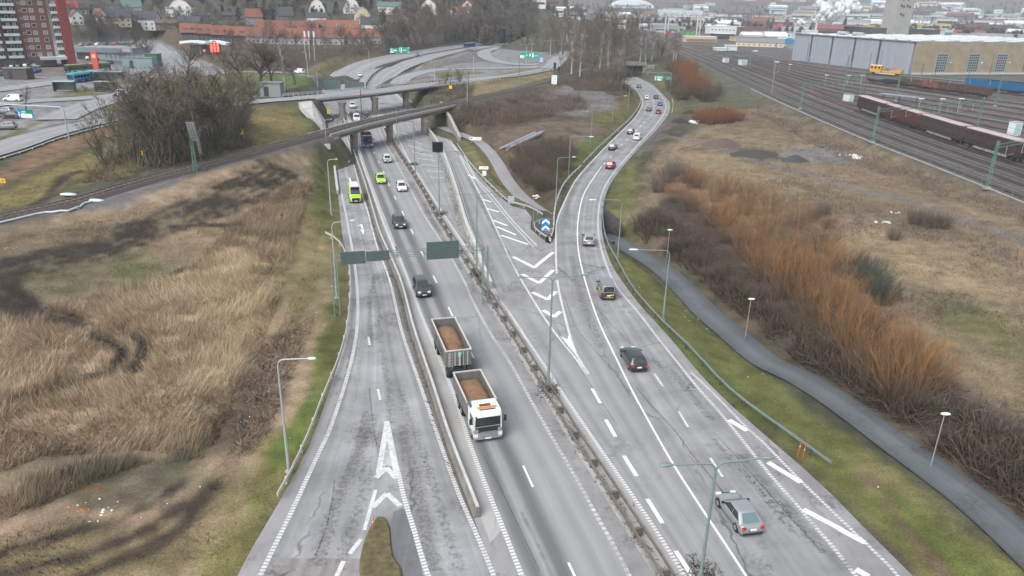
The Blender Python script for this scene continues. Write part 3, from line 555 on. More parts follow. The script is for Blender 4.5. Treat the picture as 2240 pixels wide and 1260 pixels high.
# seams, cracks and worn zones
def stainmat(name,c,thr=.45,sc=1.2,amt=1.,soft=.08):
    n=NT(name,.85);uv=n.n('UVMap').outputs[0];ob=n.n('TexCoord').outputs['Object'];sp=n.n('SeparateXYZ',Vector=uv);u=sp.outputs[0];ed=n.math('MULTIPLY',n.math('MULTIPLY',u,n.math('SUBTRACT',1.,u)),4.)
    f=n.math('ADD',n.math('MULTIPLY',n.noise(ob,sc,8,.75),.75),n.math('MULTIPLY',ed,.28));a=n.math('MULTIPLY',n.n('MapRange',Value=f,i1=thr,i2=thr+soft,i3=0,i4=1).outputs[0],amt);n.t.links.new(a,n.b.inputs['Alpha']);n.b.inputs['Base Color'].default_value=(*c,1);return n.m
ST_D=stainmat('worn_open_asphalt',(.125,.118,.118),.60,2.6,.5,.16);ST_B=stainmat('worn_brownish_asphalt',(.14,.125,.12),.58,3.,.5,.16);ST_L=stainmat('dusty_film',(.37,.365,.35),.52,.7,.55,.25);ST_T=stainmat('tar_seam',(.085,.085,.09),.5,3.,.55,.22);ST_S=stainmat('grimy_film',(.10,.096,.09),.52,.8,.5,.35)
def stain(pxs,wd,m,k=3.4):p=line(pxs,step=1.);ribbon('road_stain',offset(p,-wd/2),offset(p,wd/2),k*e,m,1,1.)
for i_,(q,wd,m) in enumerate([([(690,1240),(725,1130),(770,1020),(800,960),(815,905)],2.2,ST_B),([(745,1250),(770,1150),(795,1080),(800,1000)],2.4,ST_D),([(950,1250),(925,1130),(900,1020),(880,930)],2.2,ST_B),([(1010,1250),(975,1150),(940,1040),(900,930),(870,850)],2.0,ST_D),([(985,1250),(955,1140),(915,1010),(885,900)],.8,ST_L),([(860,930),(845,820),(830,720),(815,620),(800,560)],1.8,ST_D),([(812,760),(808,690),(812,640),(822,600)],1.0,ST_S),([(800,900),(770,1000),(740,1080)],1.0,ST_D),([(835,700),(850,800),(880,900)],1.2,ST_L),([(620,1240),(690,1090),(740,970),(775,850),(790,740)],.9,ST_L),([(715,950),(745,880),(765,800),(775,720)],1.1,ST_S),
 ([(1400,780),(1450,800),(1500,850),(1560,920)],2.2,ST_D),([(1440,740),(1480,790),(1520,850)],1.2,ST_S),([(1250,560),(1262,620),(1290,700),(1320,760)],2.0,ST_D),([(1640,1040),(1720,1120),(1800,1210)],1.6,ST_D),([(1560,960),(1640,1050),(1740,1170)],1.2,ST_D),([(1850,1250),(1780,1170),(1700,1085),(1620,995)],1.4,ST_S),([(1240,500),(1244,440),(1262,400),(1300,355)],2.2,ST_B),([(1290,500),(1290,450),(1305,400)],1.4,ST_L),
 ([(1150,760),(1110,690),(1080,630),(1060,580)],1.2,ST_L),([(1130,590),(1085,510),(1050,440),(1020,380)],1.2,ST_S),([(1110,640),(1060,550),(1030,480)],1.,ST_L),([(1250,930),(1300,1010),(1360,1110),(1420,1210)],1.3,ST_L),([(1225,910),(1290,1010),(1350,1110),(1410,1210),(1450,1280)],.8,ST_S),([(1170,870),(1240,990),(1300,1090),(1370,1210)],1.1,ST_L),([(1030,630),(1090,730),(1150,830)],1.2,ST_L),([(1010,590),(950,490),(900,400)],1.1,ST_S),
 ([(1232,640),(1262,720),(1300,765),(1345,815),(1390,880)],.16,ST_T),([(1290,655),(1330,702),(1390,762)],.18,ST_T),([(1392,848),(1430,893),(1470,935),(1520,1002),(1570,1062),(1622,1135)],.2,ST_T),([(1560,945),(1620,1010),(1700,1100),(1790,1200)],.16,ST_T),([(808,850),(815,920),(826,985),(832,1010)],.16,ST_T),([(732,1050),(724,1110),(712,1160),(690,1215)],.14,ST_T),([(1180,1250),(1120,1120),(1060,1000)],.12,ST_T),([(1140,1120),(1180,1200),(1215,1280)],.5,ST_S),([(1390,765),(1440,750),(1490,752)],.14,ST_T),([(1210,700),(1240,760),(1290,840),(1350,930)],.12,ST_T)]):stain(q,wd,m,3.2+.05*i_)
# ------------------------------------------------------------------ painted markings
z1=4*e
def mark(name,p,w,m,shift=0.,z=z1):return stripe(name,p,w,z,m,shift)
mark('edge_line',A_LEFT,.34,W_BARW);mark('edge_line',sub(A_RIGHT,0,P(857,630)[1]),.32,W_BARW);mark('edge_line',sub(A_RIGHT,P(857,630)[1]-1,999),.22,W_OLD);mark('gore_line',A_MID,.34,W_BAR)
mark('edge_line',sub(B_LEFT,0,P(860,540)[1]),.34,W_BAR,.15);mark('edge_line',sub(B_LEFT,P(860,540)[1]-1,999),.3,W_NEW,.15)
mark('edge_line',B_RIGHT,.3,paint('paint_profiled_thin',.72,.5));mark('edge_line',sub(C_LEFT,0,P(1157,750)[1]),.3,W_BAR);mark('edge_line',sub(C_LEFT,P(1157,750)[1],999),.26,W_OLD)
mark('lane_line',C_SOLID,.17,W_NEW);mark('gore_line',GORE_L,.24,W_OLD);mark('gore_line',sub(GORE_R,0,P(1220,600)[1]),.26,W_OLD);mark('edge_line',sub(GORE_R,P(1220,600)[1]-1,9999),.24,W_OLD)
mark('hatch_line',HATCH_R,.2,W_OLD);mark('edge_line',D_RIGHT,.3,W_BARW);mark('edge_line',D_OUT,.26,W_BARW);mark('edge_line',offset(c2r,-.5),.16,W_OLD);mark('edge_line',offset(c2l,.5),.16,W_OLD)
for a in (FAR_L,FAR_R):mark('edge_line',resample(a,200)[30:],.3,W_OLD,.9 if a is FAR_L else -.9,z1)
def dashes(name,p,first,dash,gap,w,m,n=200,z=z1,last=None):
    s=np.r_[0,np.cumsum(np.linalg.norm(np.diff(p[:,:2],axis=0),axis=1))];k=np.argmin(np.hypot(p[:,0]-first[0],p[:,1]-first[1]));s0=s[k];per=dash+gap
    s0 -= math.floor(s0/per)*per;vs=[];fs=[];uv=[]
    while s0+dash<s[-1] and len(fs)<n:
        if last is None or s0<last:
            (a,ha),(b,hb)=walk(p,s0),walk(p,s0+dash)
            for q,h,vv in ((a,ha,s0),(b,hb,s0+dash)):
                for sd in (-1,1):vs.append((q[0]-math.sin(h)*w/2*sd,q[1]+math.cos(h)*w/2*sd,q[2]+z));uv.append((sd,vv))
            i=len(vs)-4;fs.append((i,i+2,i+3,i+1))
        s0+=per
    f=np.array(fs);v=np.array(vs)
    if len(f) and np.cross(v[f[0][1]]-v[f[0][0]],v[f[0][2]]-v[f[0][0]])[2]<0:f=f[:,::-1]
    return tag(link(name,npmesh(name,v,f,m,uv=np.array(uv))),kind='structure')
dashes('lane_dashes',B_MID,P(1166,1066),2.75,8.0,.16,W_NEW)
CL=line([(1600,1390),(1515,1262),(1477,1204),(1449,1145),(1416,1092),(1394,1044),(1365,998),(1347,957),(1326,920),(1315,885),(1296,852),(1285,826)]);dashes('lane_dashes',CL,P(1449,1145),2.7,2.75,.32,W_NEW)
DM=line([(1700,1190),(1606,1075),(1570,1030),(1544,986),(1512,947),(1492,910),(1467,877),(1450,845),(1430,816),(1415,790)]);dashes('lane_dashes',sub(DM,P(1606,1075)[1]-1.2,999),P(1450,845),2.5,4.6,.2,W_FAINT2)
DU=line([(1316,364),(1330,349),(1347,330),(1364,312),(1397,280),(1424,252),(1432,228),(1424,208),(1402,190),(1385,178)]);dashes('lane_dashes',DU,P(1335,344),2.8,5.6,.16,W_NEW)
AM=line([(842,905),(832,875),(826,850),(818,800),(806,740),(801,705)]);dashes('lane_dashes',AM,P(828,868),2.0,9.5,.22,W_OLD)
for a,b,t in ((FAR_L,FAR_M,.45),(FAR_M,FAR_R,.5)):q=resample(a,200)*(1-t)+resample(b,200)*t;dashes('lane_dashes',q[34:],q[40],3,9,.16,W_NEW)
def bars(name,segs,w,m,z=z1):
    vs=[];fs=[];uv=[]
    for a,b in segs:
        p,q=P(*a)[:2],P(*b)[:2];d=(q-p)/np.linalg.norm(q-p);n=np.array([-d[1],d[0]])*w/2;i=len(vs)
        zz=z+.0015*(i//4 % 5);vs+=[(*(p-n),zz),(*(q-n),zz),(*(q+n),zz),(*(p+n),zz)];uv+=[(0,0),(0,1),(1,1),(1,0)];fs.append((i,i+1,i+2,i+3))
    return tag(link(name,npmesh(name,np.array(vs),np.array(fs),m,uv=np.array(uv))),kind='structure')
bars('hatch_bars',[((1055,436),(1075,442)),((1064,456),(1092,464)),((1078,482),(1110,494)),((1086,496),(1128,514)),((1096,515),(1155,535)),((1024,382),(1040,392))],.45,W_NEW,5*e)
bars('chevron_bars',[((1122,562),(1170,586)),((1210,552),(1168,586)),((1142,600),(1180,620)),((1210,591),(1179,620)),((1165,640),(1199,656)),((1216,638),(1197,656)),((1188,679),(1213,694)),((1226,682),(1211,694))],.55,W_NEW,5*e)
sheet('chevron_tip',[P(*q) for q in [(1225,735),(1241,743),(1245,730),(1258,768),(1258,774)]],5*e,W_NEW)
bars('hatch_bars',[((1000,332),(1028,352)),((985,318),(1012,334))][:0]+[((892,318),(935,330)),((902,332),(945,342)),((912,346),(954,352)),((922,360),(964,364)),((932,374),(970,376)),((940,388),(974,389)),((885,304),(926,316)),((877,290),(915,302))],.3,W_OLD,5*e)
bars('hatch_bars',[((1595,919),(1634,943)),((1680,1012),(1752,1056)),((1757,1115),(1842,1160)),((1836,1158),(1892,1188)),((1872,1246),(1900,1262))],.5,W_NEW,5*e)
# gore nose of the slip road: triangle and arrow-head
bars('gore_chevron',[((845,922),(868,1040)),((846,930),(828,1036)),((822,1046),(846,1024)),((868,1048),(845,1024)),((815,1111),(846,1080)),((876,1108),(846,1080))],.42,W_OLD,5*e)
sheet('gore_triangle',[P(*q) for q in [(846,930),(864,1022),(846,1018),(832,1030)]],4.5*e,paint('paint_nearly_gone',.85))
bars('edge_line',[((790,1180),(765,1212)),((752,1228),(730,1275))],.3,W_OLD,5*e);bars('edge_line',[((797,1160),(822,1072))],.26,W_FAINT2,5*e)
# lane arrows on the slip road
def arrow(px0,px1,px2,px3):
    return bars('lane_arrow',[(px0,px1),(px1,px2)],.3,W_NEW,5*e)
bars('lane_arrow',[((768,402),(765,390)),((760,390),(767,389))],.35,W_NEW,5*e);sheet('lane_arrow',[P(*q) for q in [(788,502),(797,500),(795,514)]],5*e,W_NEW);bars('lane_arrow',[((794,503),(790,492)),((783,494),(793,491))],.3,W_NEW,5*e)
# concrete patch at the foot of the slip road
sheet('asphalt_patch',[P(*q) for q in [(600,1236),(614,1221),(780,1222),(792,1226),(772,1300),(560,1300)]],2.5*e,asphalt('asphalt_patch_red',(.2,.187,.183),((0,1),(.3,.6),(.5,1.1),(.7,.7),(1,1)),.7,1.,streak=.25))
sheet('asphalt_patch',[P(*q) for q in [(860,1120),(880,1112),(895,1125),(905,1170),(925,1260),(935,1300),(870,1300),(852,1180)]],3.2*e,asphalt('asphalt_patch_dark',(.14,.143,.152),(),.2,.3))
isl=catmull([P(*q) for q in [(790,1300),(786,1240),(795,1190),(812,1150),(826,1130),(842,1132),(852,1150),(857,1190),(862,1220),(880,1245),(884,1300)]],.6)
bm=bmesh.new();ring=[bm.verts.new((p[0],p[1],.02)) for p in isl];c_=isl.mean(0);top=[bm.verts.new((c_[0]+(p[0]-c_[0])*.86,c_[1]+(p[1]-c_[1])*.93,.16)) for p in isl]
for i in range(len(ring)-1):bm.faces.new((ring[i],ring[i+1],top[i+1],top[i]))
bm.faces.new(top);bmesh.ops.recalc_face_normals(bm,faces=bm.faces);me=bpy.data.meshes.new('grass_island');bm.to_mesh(me);bm.free();me.materials.append(mat('island_turf',(.1,.085,.04),.95,var=.45,scale=2.2,bump=.6));ISLAND=tag(link('grass_island',me),kind='structure')
# ------------------------------------------------------------------ concrete, steel, railings
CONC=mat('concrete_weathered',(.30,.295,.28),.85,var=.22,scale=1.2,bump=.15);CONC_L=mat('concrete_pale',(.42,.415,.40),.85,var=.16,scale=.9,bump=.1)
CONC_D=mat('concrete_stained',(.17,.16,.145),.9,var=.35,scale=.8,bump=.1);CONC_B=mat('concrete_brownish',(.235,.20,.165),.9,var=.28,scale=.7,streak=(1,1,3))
GALV=mat('galvanised_steel',(.40,.43,.43),.5,.35,var=.12,scale=4);GALV_G=mat('galvanised_green_grey',(.19,.25,.24),.55,.2,var=.12,scale=3);STEEL_D=mat('steel_dark_grey',(.09,.095,.10),.6,.3,var=.2)
RUSTY=mat('steel_grimy',(.16,.135,.115),.75,.2,var=.35,scale=2.5);BORE_DARK=mat('bore_dark',(.045,.04,.034),.95,var=.4,scale=4)
WHITE=mat('paint_white',(.72,.72,.71),.45,var=.06);BLACK=mat('rubber_black',(.02,.02,.021),.8,var=.2);RED_=mat('paint_red',(.5,.05,.035),.5,var=.1);YEL=mat('paint_yellow',(.65,.42,.03),.5,var=.08)
GREEN_ST=mat('steel_green_paint',(.10,.21,.15),.6,var=.2,scale=2)
SIGN_GREEN=mat('sign_green',(.0,.30,.19),.4,var=.06);SIGN_BLUE=mat('sign_blue',(.01,.19,.50),.4,var=.05);SIGN_BACK=mat('sign_back_grey_green',(.085,.122,.117),.55,.3,var=.12,scale=2);SIGN_WHITE=mat('sign_white',(.8,.8,.8),.4,var=.03);SIGN_PALE=mat('sign_pale_green',(.35,.62,.52),.4,var=.05)
SIGN_YEL=mat('sign_yellow',(.75,.45,.02),.4,var=.05);BLACK_GLOSS=mat('black_gloss',(.012,.014,.017),.3,var=.1)  # last one: screens, and the painted dark of the tunnel and underpass mouths
def sweep(mb,p,prof,closed=True,smooth=False):
    p=np.asarray(p,float);t=np.gradient(p[:,:2],axis=0);t /= np.linalg.norm(t,axis=1)[:,None]+1e-9;nx,ny=t[:,1],-t[:,0]
    rings=[[(q[0]+a*o,q[1]+b*o,q[2]+z) for o,z in prof] for q,a,b in zip(p,nx,ny)]
    return mb.loft(rings,cap=closed,smooth=smooth,closed=closed)
def rectp(o0,o1,z0,z1):return [(o0,z0),(o1,z0),(o1,z1),(o0,z1)]
def onland(p,dz=0.):p=np.array(p,float);p[:,2]=height(p[:,0],p[:,1])+dz;return p
_postm={}
def postmesh(key,w,d,h,m):
    if key not in _postm:_postm[key]=MB().box((0,0,h/2),(w,d,h)).mesh('post',m)
    return _postm[key]
WBEAM=[(-.03,.42),(.03,.42),(.07,.47),(.07,.53),(.01,.57),(.07,.62),(.07,.68),(.03,.73),(-.03,.73)]
def guardrail(name,p,label,m=None,gap=4.,prof=WBEAM,group=None,postkey='rail_post',pm=None,ph=.66,cat='guard rail',double=0.,maxposts=120):
    p=resample(np.asarray(p),step=2.5);t=thing(name,label,cat,p[0],group=group);o0=p[0].copy();m=m or GALV
    for off in ((-double,double) if double else (0.,)):
        b=MB();sweep(b,offset(p,off)-o0,prof if off<=0 or not double else [(-x,z) for x,z in prof]);b.obj('beam',m,t,sharp=.5)
    L=length(p);n=min(maxposts,max(2,int(L/gap)));me=postmesh(postkey,.12 if not double else .16,.14 if not double else double*2-.06,ph,pm or m)
    for i in range(n):
        q,h=walk(p,(i+.5)*L/n);link('post',me,t,q-o0-(np.array([-math.sin(h),math.cos(h),0])*-.1 if not double else 0),(0,0,h))
    return t
RG='steel guard rails along the carriageways'
med=guardrail('guard_rail',sub(MEDIAN,25,205),'grimy double guard rail on the median between the opposing carriageways',RUSTY,4.,prof=[(-.05,.5),(0,.47),(.05,.5),(.05,.72),(0,.75),(-.05,.72)],double=.36,group=RG,postkey='median_post',ph=.7)
guardrail('guard_rail',line([(608,1097),(640,1040),(682,945),(706,880),(735,811),(757,738),(766,655),(765,597),(757,562),(746,540),(735,528),(712,516)]),'pale guard rail beside the left grass verge, curving away at its far end',mat('steel_pale_rail',(.50,.49,.46),.5,.2,var=.1),4,group=RG)
guardrail('guard_rail',line([(1815,1025),(1787,1005),(1750,977),(1705,945),(1680,927),(1632,892),(1582,850),(1530,792),(1495,755),(1452,715),(1415,675),(1382,635),(1350,577),(1332,545),(1321,510),(1318,477),(1321,445),(1338,397)]),'long bluish guard rail between the ramp and the right grass verge',mat('steel_blue_grey_rail',(.20,.25,.27),.5,.3,var=.15),4,group=RG,postkey='blue_post',pm=STEEL_D,ph=.55,prof=rectp(-.06,.06,.48,.66))
guardrail('guard_rail',onland(line([(1000,318),(1035,368),(1085,420),(1120,448),(1152,456),(1170,464),(1187,474)])),'guard rail on the outer side of the upper exit lane above the cycle path',None,4,group=RG)
guardrail('guard_rail',line([(1187,487),(1172,488),(1166,497),(1170,507),(1186,520),(1199,528)]),'short curved guard rail on the left side of the blue chevron sign',None,2,group=RG)
guardrail('guard_rail',line([(1205,526),(1211,505),(1212,477),(1216,450),(1225,424),(1237,402),(1255,382),(1271,368)]),'white-topped guard rail curving along the left edge of the ramp',mat('steel_whitish_rail',(.55,.56,.55),.5,.2,var=.08),3,group=RG)
guardrail('guard_rail',line([(1276,360),(1310,325),(1348,290),(1378,262),(1397,236),(1402,220),(1393,203),(1375,190),(1360,182)]),'guard rail on the far left side of the ramp up to the tunnel',None,4,group=RG)
guardrail('guard_rail',line([(1470,250),(1472,226),(1460,203),(1432,183),(1400,168)]),'guard rail on the outside of the far ramp bend',None,4,group=RG)
guardrail('guard_rail',offset(SLIP,5.0),'dark guard rail beside the upper street above the brown slope',STEEL_D,4,group=RG)
guardrail('guard_rail',resample(FAR_M,200)[40:],'dark median barrier of the far bend of the highway',STEEL_D,6,double=.3,group=RG,postkey='far_median_post')
guardrail('guard_rail',offset(resample(FAR_L,200)[60:],-1),'guard rail along the outside of the far highway bend',None,8,group=RG);guardrail('guard_rail',offset(resample(FAR_R,200)[34:],1),'guard rail on the inside of the far highway bend',None,8,group=RG)
guardrail('guard_rail',line([(952,192,6.4),(1022,184,6.4),(1120,170,6.2),(1200,154,6),(1207,150,6)]),'guard rail along the dry bank right of the road bridge',mat('steel_bright_rail',(.55,.57,.57),.5,.2,var=.08),3,group=RG,prof=rectp(-.05,.05,.5,.85),ph=.8)
# crash cushion with cross bars and chevron nose
t=thing('crash_cushion','low steel crash cushion with cross bars and small black and white chevrons','crash cushion',P(1200,528))
b=MB();o=P(1200,528)
for k,(l,r) in enumerate((((1182,510),(1209,510)),((1186,514),(1208,513)),((1190,518),(1207,517)),((1194,522),(1206,521)))):link('cross_bar',MB().cyl(P(*l)-o+[0,0,.72],P(*r)-o+[0,0,.72],.05,n=6).mesh('cross_bar',GALV),t)
q=P(1200,530)-o;b.box((q[0],q[1],.5),(1.0,.35,.8),.2);b.obj('nose',BLACK_GLOSS,t,sharp=.5)
b=MB()
for k in range(3):
    for sd in (-1,1):b.box((q[0]+sd*.2,q[1]-.2,.3+.22*k),(.5,.03,.08),.2,0,sd*.8)
b.obj('chevron',SIGN_WHITE,t)
# concrete barrier between slip road and highway: two faces and a pale crown
def barrier(name,pl,label,prof,top,m,seg=18.):
    t=thing(name,label,'concrete wall',pl[0]);o=pl[0].copy();p=resample(pl,step=1.5);L=length(p);n=int(L/seg)
    for i in range(n):
        q=p[int(i*len(p)/n):int((i+1)*len(p)/n)+1]-o
        if i:q=q.copy();q[0]+=(q[1]-q[0])*.02
        b=MB();sweep(b,q,prof);b.obj('wall_section',m,t)
        b=MB();sweep(b,q,top);b.obj('coping',CONC_L,t)
    return t
barrier('concrete_barrier',WALL_L[1:],'long grey concrete barrier wall between the slip road and the town-bound lanes',[(-.28,0),(.28,0),(.15,.3),(.1,.86),(-.1,.86),(-.15,.3)],rectp(-.11,.11,.861,.94),CONC_D)
b2=sub((resample(WALL_L,120)*.3+resample(sub(B_LEFT,WALL_L[0,1],300),120)*.7),P(866,570)[1],300);barrier('concrete_barrier',b2,'pale low parapet beside the fast lane of the town-bound carriageway',[(-.2,0),(.2,0),(.16,.72),(-.16,.72)],rectp(-.19,.19,.721,.78),CONC_L,20.)
# retaining wall carrying the upper exit lane
w2=(W2+0);w2=resample(sub(W2,P(1070,635)[1],260),step=1.5);hts=.9+.3*sstep(P(1062,618)[1],P(1010,480)[1],w2[:,1])
t=thing('retaining_wall','stained pale concrete retaining wall below the upper exit lane','concrete wall',w2[0]);o=w2[0].copy();n=7
for i in range(n):
    a,c=int(i*len(w2)/n),min(len(w2),int((i+1)*len(w2)/n)+1);b=MB();q=w2[a:c]-o;hh=hts[a:c];tt=np.gradient(q[:,:2],axis=0);tt /= np.linalg.norm(tt,axis=1)[:,None]
    if i:q[0]+=(q[1]-q[0])*.03
    b.loft([[(x[0]+s[1]*u,x[1]-s[0]*u,z) for u,z in ((0,0),(.55,0),(.42,h),(.08,h))] for x,s,h in zip(q,tt,hh)],smooth=False);b.obj('wall_panel',mat('concrete_wall_face',(.36,.35,.32),.9,var=.4,scale=.45,streak=(1,1,.5)),t)
    b=MB();b.loft([[(x[0]+s[1]*u,x[1]-s[0]*u,h+z) for u,z in ((.02,.004),(.5,.004),(.5,.13),(.02,.13))] for x,s,h in zip(q,tt,hh)],smooth=False);b.obj('coping',CONC_L,t)
# low stone-edged kerb wall beside the slip road near the bridge
barrier('kerb_wall',line([(740,425),(733,370),(727,335)])+[0,0,0],'short low concrete edge wall at the left side of the slip road below the rail bridge',[(-.3,0),(.1,0),(.1,.8),(-.3,.8)],rectp(-.32,.12,.801,.86),CONC,12.)
# ------------------------------------------------------------------ railway track
M_BAL=mat('track_ballast',(.075,.062,.055),.95,var=.45,scale=6,bump=.5);M_RAIL=mat('rail_steel',(.24,.19,.165),.45,.4,var=.25,scale=1.);M_RAILB=mat('rail_steel_bright',(.30,.28,.27),.35,.5,var=.2,scale=1.);M_SLEEP=mat('sleeper_concrete',(.15,.135,.12),.9,var=.3,scale=2)
def track(p,label=None,ballast=True,sleepers=True,railm=None,name='railway_track'):
    p=resample(p,step=2.);t=thing(name,None,None,p[0]);tag(t,kind='structure');o=p[0].copy();q=p-o
    if ballast:b=MB();sweep(b,q,[(-2.1,-.35),(2.1,-.35),(1.5,.12),(-1.5,.12)]);tag(b.obj('ballast',M_BAL,t),kind='structure')
    for sd in (-1,1):b=MB();sweep(b,q,rectp(sd*.75-.05,sd*.75+.05,.16,.36));tag(b.obj('rail',railm or M_RAIL,t),kind='structure')
    if sleepers:
        b=MB();L=min(length(p),230);k=0.
        while k<L:
            c,h=walk(q,k);b.box((c[0],c[1],c[2]+.1),(.24,2.5,.16),h);k+=1.0
        tag(b.obj('sleepers',M_SLEEP,t),kind='stuff')
    return t
track(RAIL)
# ------------------------------------------------------------------ rail bridge
xa,xb=P(688,297,6)[0],P(980,230,6)[0];rb=RAIL[(RAIL[:,0]>xa) & (RAIL[:,0]<xb)];rb=resample(rb,40)
t=thing('rail_bridge','brownish concrete single-track rail bridge crossing over all lanes','bridge',rb[0]);o=rb[0].copy();q=rb-o
b=MB();sweep(b,q,[(-2.9,-.5),(2.9,-.5),(2.9,-.05),(2.6,-.05),(2.6,-.3),(-2.6,-.3),(-2.6,-.05),(-2.9,-.05)]);b.obj('deck',CONC,t)
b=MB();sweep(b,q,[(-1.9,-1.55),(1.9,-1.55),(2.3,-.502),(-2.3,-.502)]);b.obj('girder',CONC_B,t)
b=MB();sweep(b,q,rectp(2.62,2.95,-.048,.2));b.obj('cable_duct',CONC_L,t)
for sd in (-1,1):
    rl=MB()
    for z in (.55,1.05):rl.path([tuple(x) for x in offset(resample(q,24),sd*2.75)+[0,0,z]],.035,5)
    rl.obj('railing',STEEL_D,t);me=postmesh('bridge_rail_post',.06,.06,1.1,STEEL_D)
    for x in offset(resample(q,30),sd*2.75):link('railing_post',me,t,x)
for px,yb,dx in ((776,334,0),(853,310,0),(929,294,0)):
    f=P(px,yb);b=MB();b.loft([[(f[0]-o[0]+math.cos(a)*r*1.0,f[1]-o[1]+math.sin(a)*r*.75,z) for a in np.linspace(0,2*math.pi,12,False)] for r,z in ((.85,-o[2]-.3),(.85,-o[2]+1),(.95,-1.52))],smooth=True);b.obj('pier',CONC_B,t)
for px,yb,w_ in ((968,281,5),(718,318,4.2)):
    f=P(px,yb);e_,h=walk(rb,length(rb) if px>900 else 0);b=MB().box((e_[0]-o[0],e_[1]-o[1],-3.3),(1.6,9,5.6),h);b.obj('abutment',CONC_B,t)
# ramped end slab on the left abutment
b=MB();f=P(690,316,5)-o;b.box((f[0]+.5,f[1],f[2]-.5),(5.,.5,1.1),.3);b.obj('wing_wall',CONC_L,t)
t=thing('concrete_wing_wall','stained concrete wing wall at the right end of the rail bridge','concrete wall',P(975,285));q_=[P(960,262),P(978,288),P(1000,312)];o_=P(975,285);b=MB();b.loft([[(v[0]-o_[0]+x,v[1]-o_[1],z) for x,z in ((.4,-1),(1.0,-1),(1.0,h_),(.4,h_))] for v,h_ in zip(q_,(5.2,4.2,1.4))],smooth=False);b.obj('wall',CONC_B,t);b=MB();b.loft([[(v[0]-o_[0]+x,v[1]-o_[1],h_+z) for x,z in ((.3,.004),(1.1,.004),(1.1,.18),(.3,.18))] for v,h_ in zip(q_,(5.2,4.2,1.4))],smooth=False);b.obj('coping',CONC,t)
# ------------------------------------------------------------------ road bridge
br=BRIDGE[(BRIDGE[:,0]>P(672,213,6.4)[0]) & (BRIDGE[:,0]<P(955,183,6.4)[0])];br=resample(br,40)
t=thing('road_bridge','grey concrete road bridge with light railings behind the rail bridge','bridge',br[0]);o=br[0].copy();q=br-o
b=MB();sweep(b,q,[(-4.3,-.45),(4.3,-.45),(4.3,.03),(-4.3,.03)]);b.obj('deck',CONC,t)
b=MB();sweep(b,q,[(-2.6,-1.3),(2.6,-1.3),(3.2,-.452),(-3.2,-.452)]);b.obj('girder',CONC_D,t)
rb_m=mat('steel_bridge_rail',(.50,.53,.53),.5,.2,var=.08);me=postmesh('road_bridge_post',.07,.07,1.1,rb_m)
long_=BRIDGE[(BRIDGE[:,0]>P(610,218,6.3)[0]) & (BRIDGE[:,0]<P(1000,178,6.4)[0])]-o
for sd in (-1,1):
    rl=MB()
    for z in (.5,.8,1.1):rl.path([tuple(x) for x in offset(resample(long_,30),sd*4.1)+[0,0,z]],.05,5)
    rl.obj('railing',rb_m,t)
    for x in offset(resample(long_,44),sd*4.1):link('railing_post',me,t,x)
for px,yb in ((750,262),(821,250),(888,238)):
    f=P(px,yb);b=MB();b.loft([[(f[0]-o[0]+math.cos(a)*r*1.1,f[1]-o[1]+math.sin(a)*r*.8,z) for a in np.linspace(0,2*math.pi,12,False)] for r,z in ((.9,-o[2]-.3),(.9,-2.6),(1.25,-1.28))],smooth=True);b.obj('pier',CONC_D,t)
for k in (0,1):e_,h=walk(br,length(br)*k);b=MB().box((e_[0]-o[0],e_[1]-o[1],-3.6),(1.4,9,5.9),h);b.obj('abutment',CONC_D,t)
# sloping concrete apron left of the underpass
t=thing('concrete_apron','sloping pale concrete retaining slab on the left of the underpass','concrete wall',P(690,262));o=P(690,262)
b=MB();pts=[P(653,226,5.9),P(682,222,5.9),P(706,246,1.2),P(716,292,.6),P(704,286,1.4),P(686,262,3.4)];b.add([p-o+[0,0,.3] for p in pts]+[p-o-[0,0,1.5] for p in pts],[(0,1,2,3,4,5)]+[(i,6+i,6+(i+1) % 6,(i+1) % 6) for i in range(6)]);b.obj('slab',CONC_L,t)
# tunnel portal under the railway
f=P(1374,172);t=thing('tunnel_portal','dark concrete tunnel mouth where the ramp runs under the railway','tunnel',f);e_=P(1420,185)-P(1374,165)
b=MB();b.box((-6,9,2.9),(3,3,6.4),.0);b.box((11.5,9,2.9),(6,3,6.4),-.3);b.box((2,9,6.6),(16,3,1.6),0);b.obj('portal_wall',CONC_D,t)
b=MB();b.box((1.5,22,2.4),(14,24,5.8));b.obj('tunnel_bore',BORE_DARK,t);b=MB();b.box((-4.5,5,2.5),(.6,9,5),.1);b.box((12,3,2.),(.6,12,4),-.5);b.obj('wing_wall',CONC_D,t)  # bore is a solid block in a near-black colour
b=MB();q=P(1375,173)-f;b.box((q[0]+.5,7.3,2.3),(5.2,.3,5));b.obj('dark_opening_panel',BLACK_GLOSS,t)  # solid panel, black colour stands for the shade inside the tunnel
# footpath underpass mouths below the ramp
f=P(1338,514,-1.5);t=thing('underpass','dark sloping wall of the footpath underpass beside the ramp','underpass',P(1330,515,0))
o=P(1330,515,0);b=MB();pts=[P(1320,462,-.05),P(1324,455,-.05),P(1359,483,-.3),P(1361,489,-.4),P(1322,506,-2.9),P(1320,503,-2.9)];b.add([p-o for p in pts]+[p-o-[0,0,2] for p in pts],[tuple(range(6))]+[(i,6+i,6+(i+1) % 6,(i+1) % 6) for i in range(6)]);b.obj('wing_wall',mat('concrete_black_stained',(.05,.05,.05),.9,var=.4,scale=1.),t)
b=MB();b.box((-.5,-.6,-1.4),(1.,5,2.6),.3);b.obj('dark_opening_panel',BLACK_GLOSS,t)  # closed black block, the underpass darkness is put into its colour
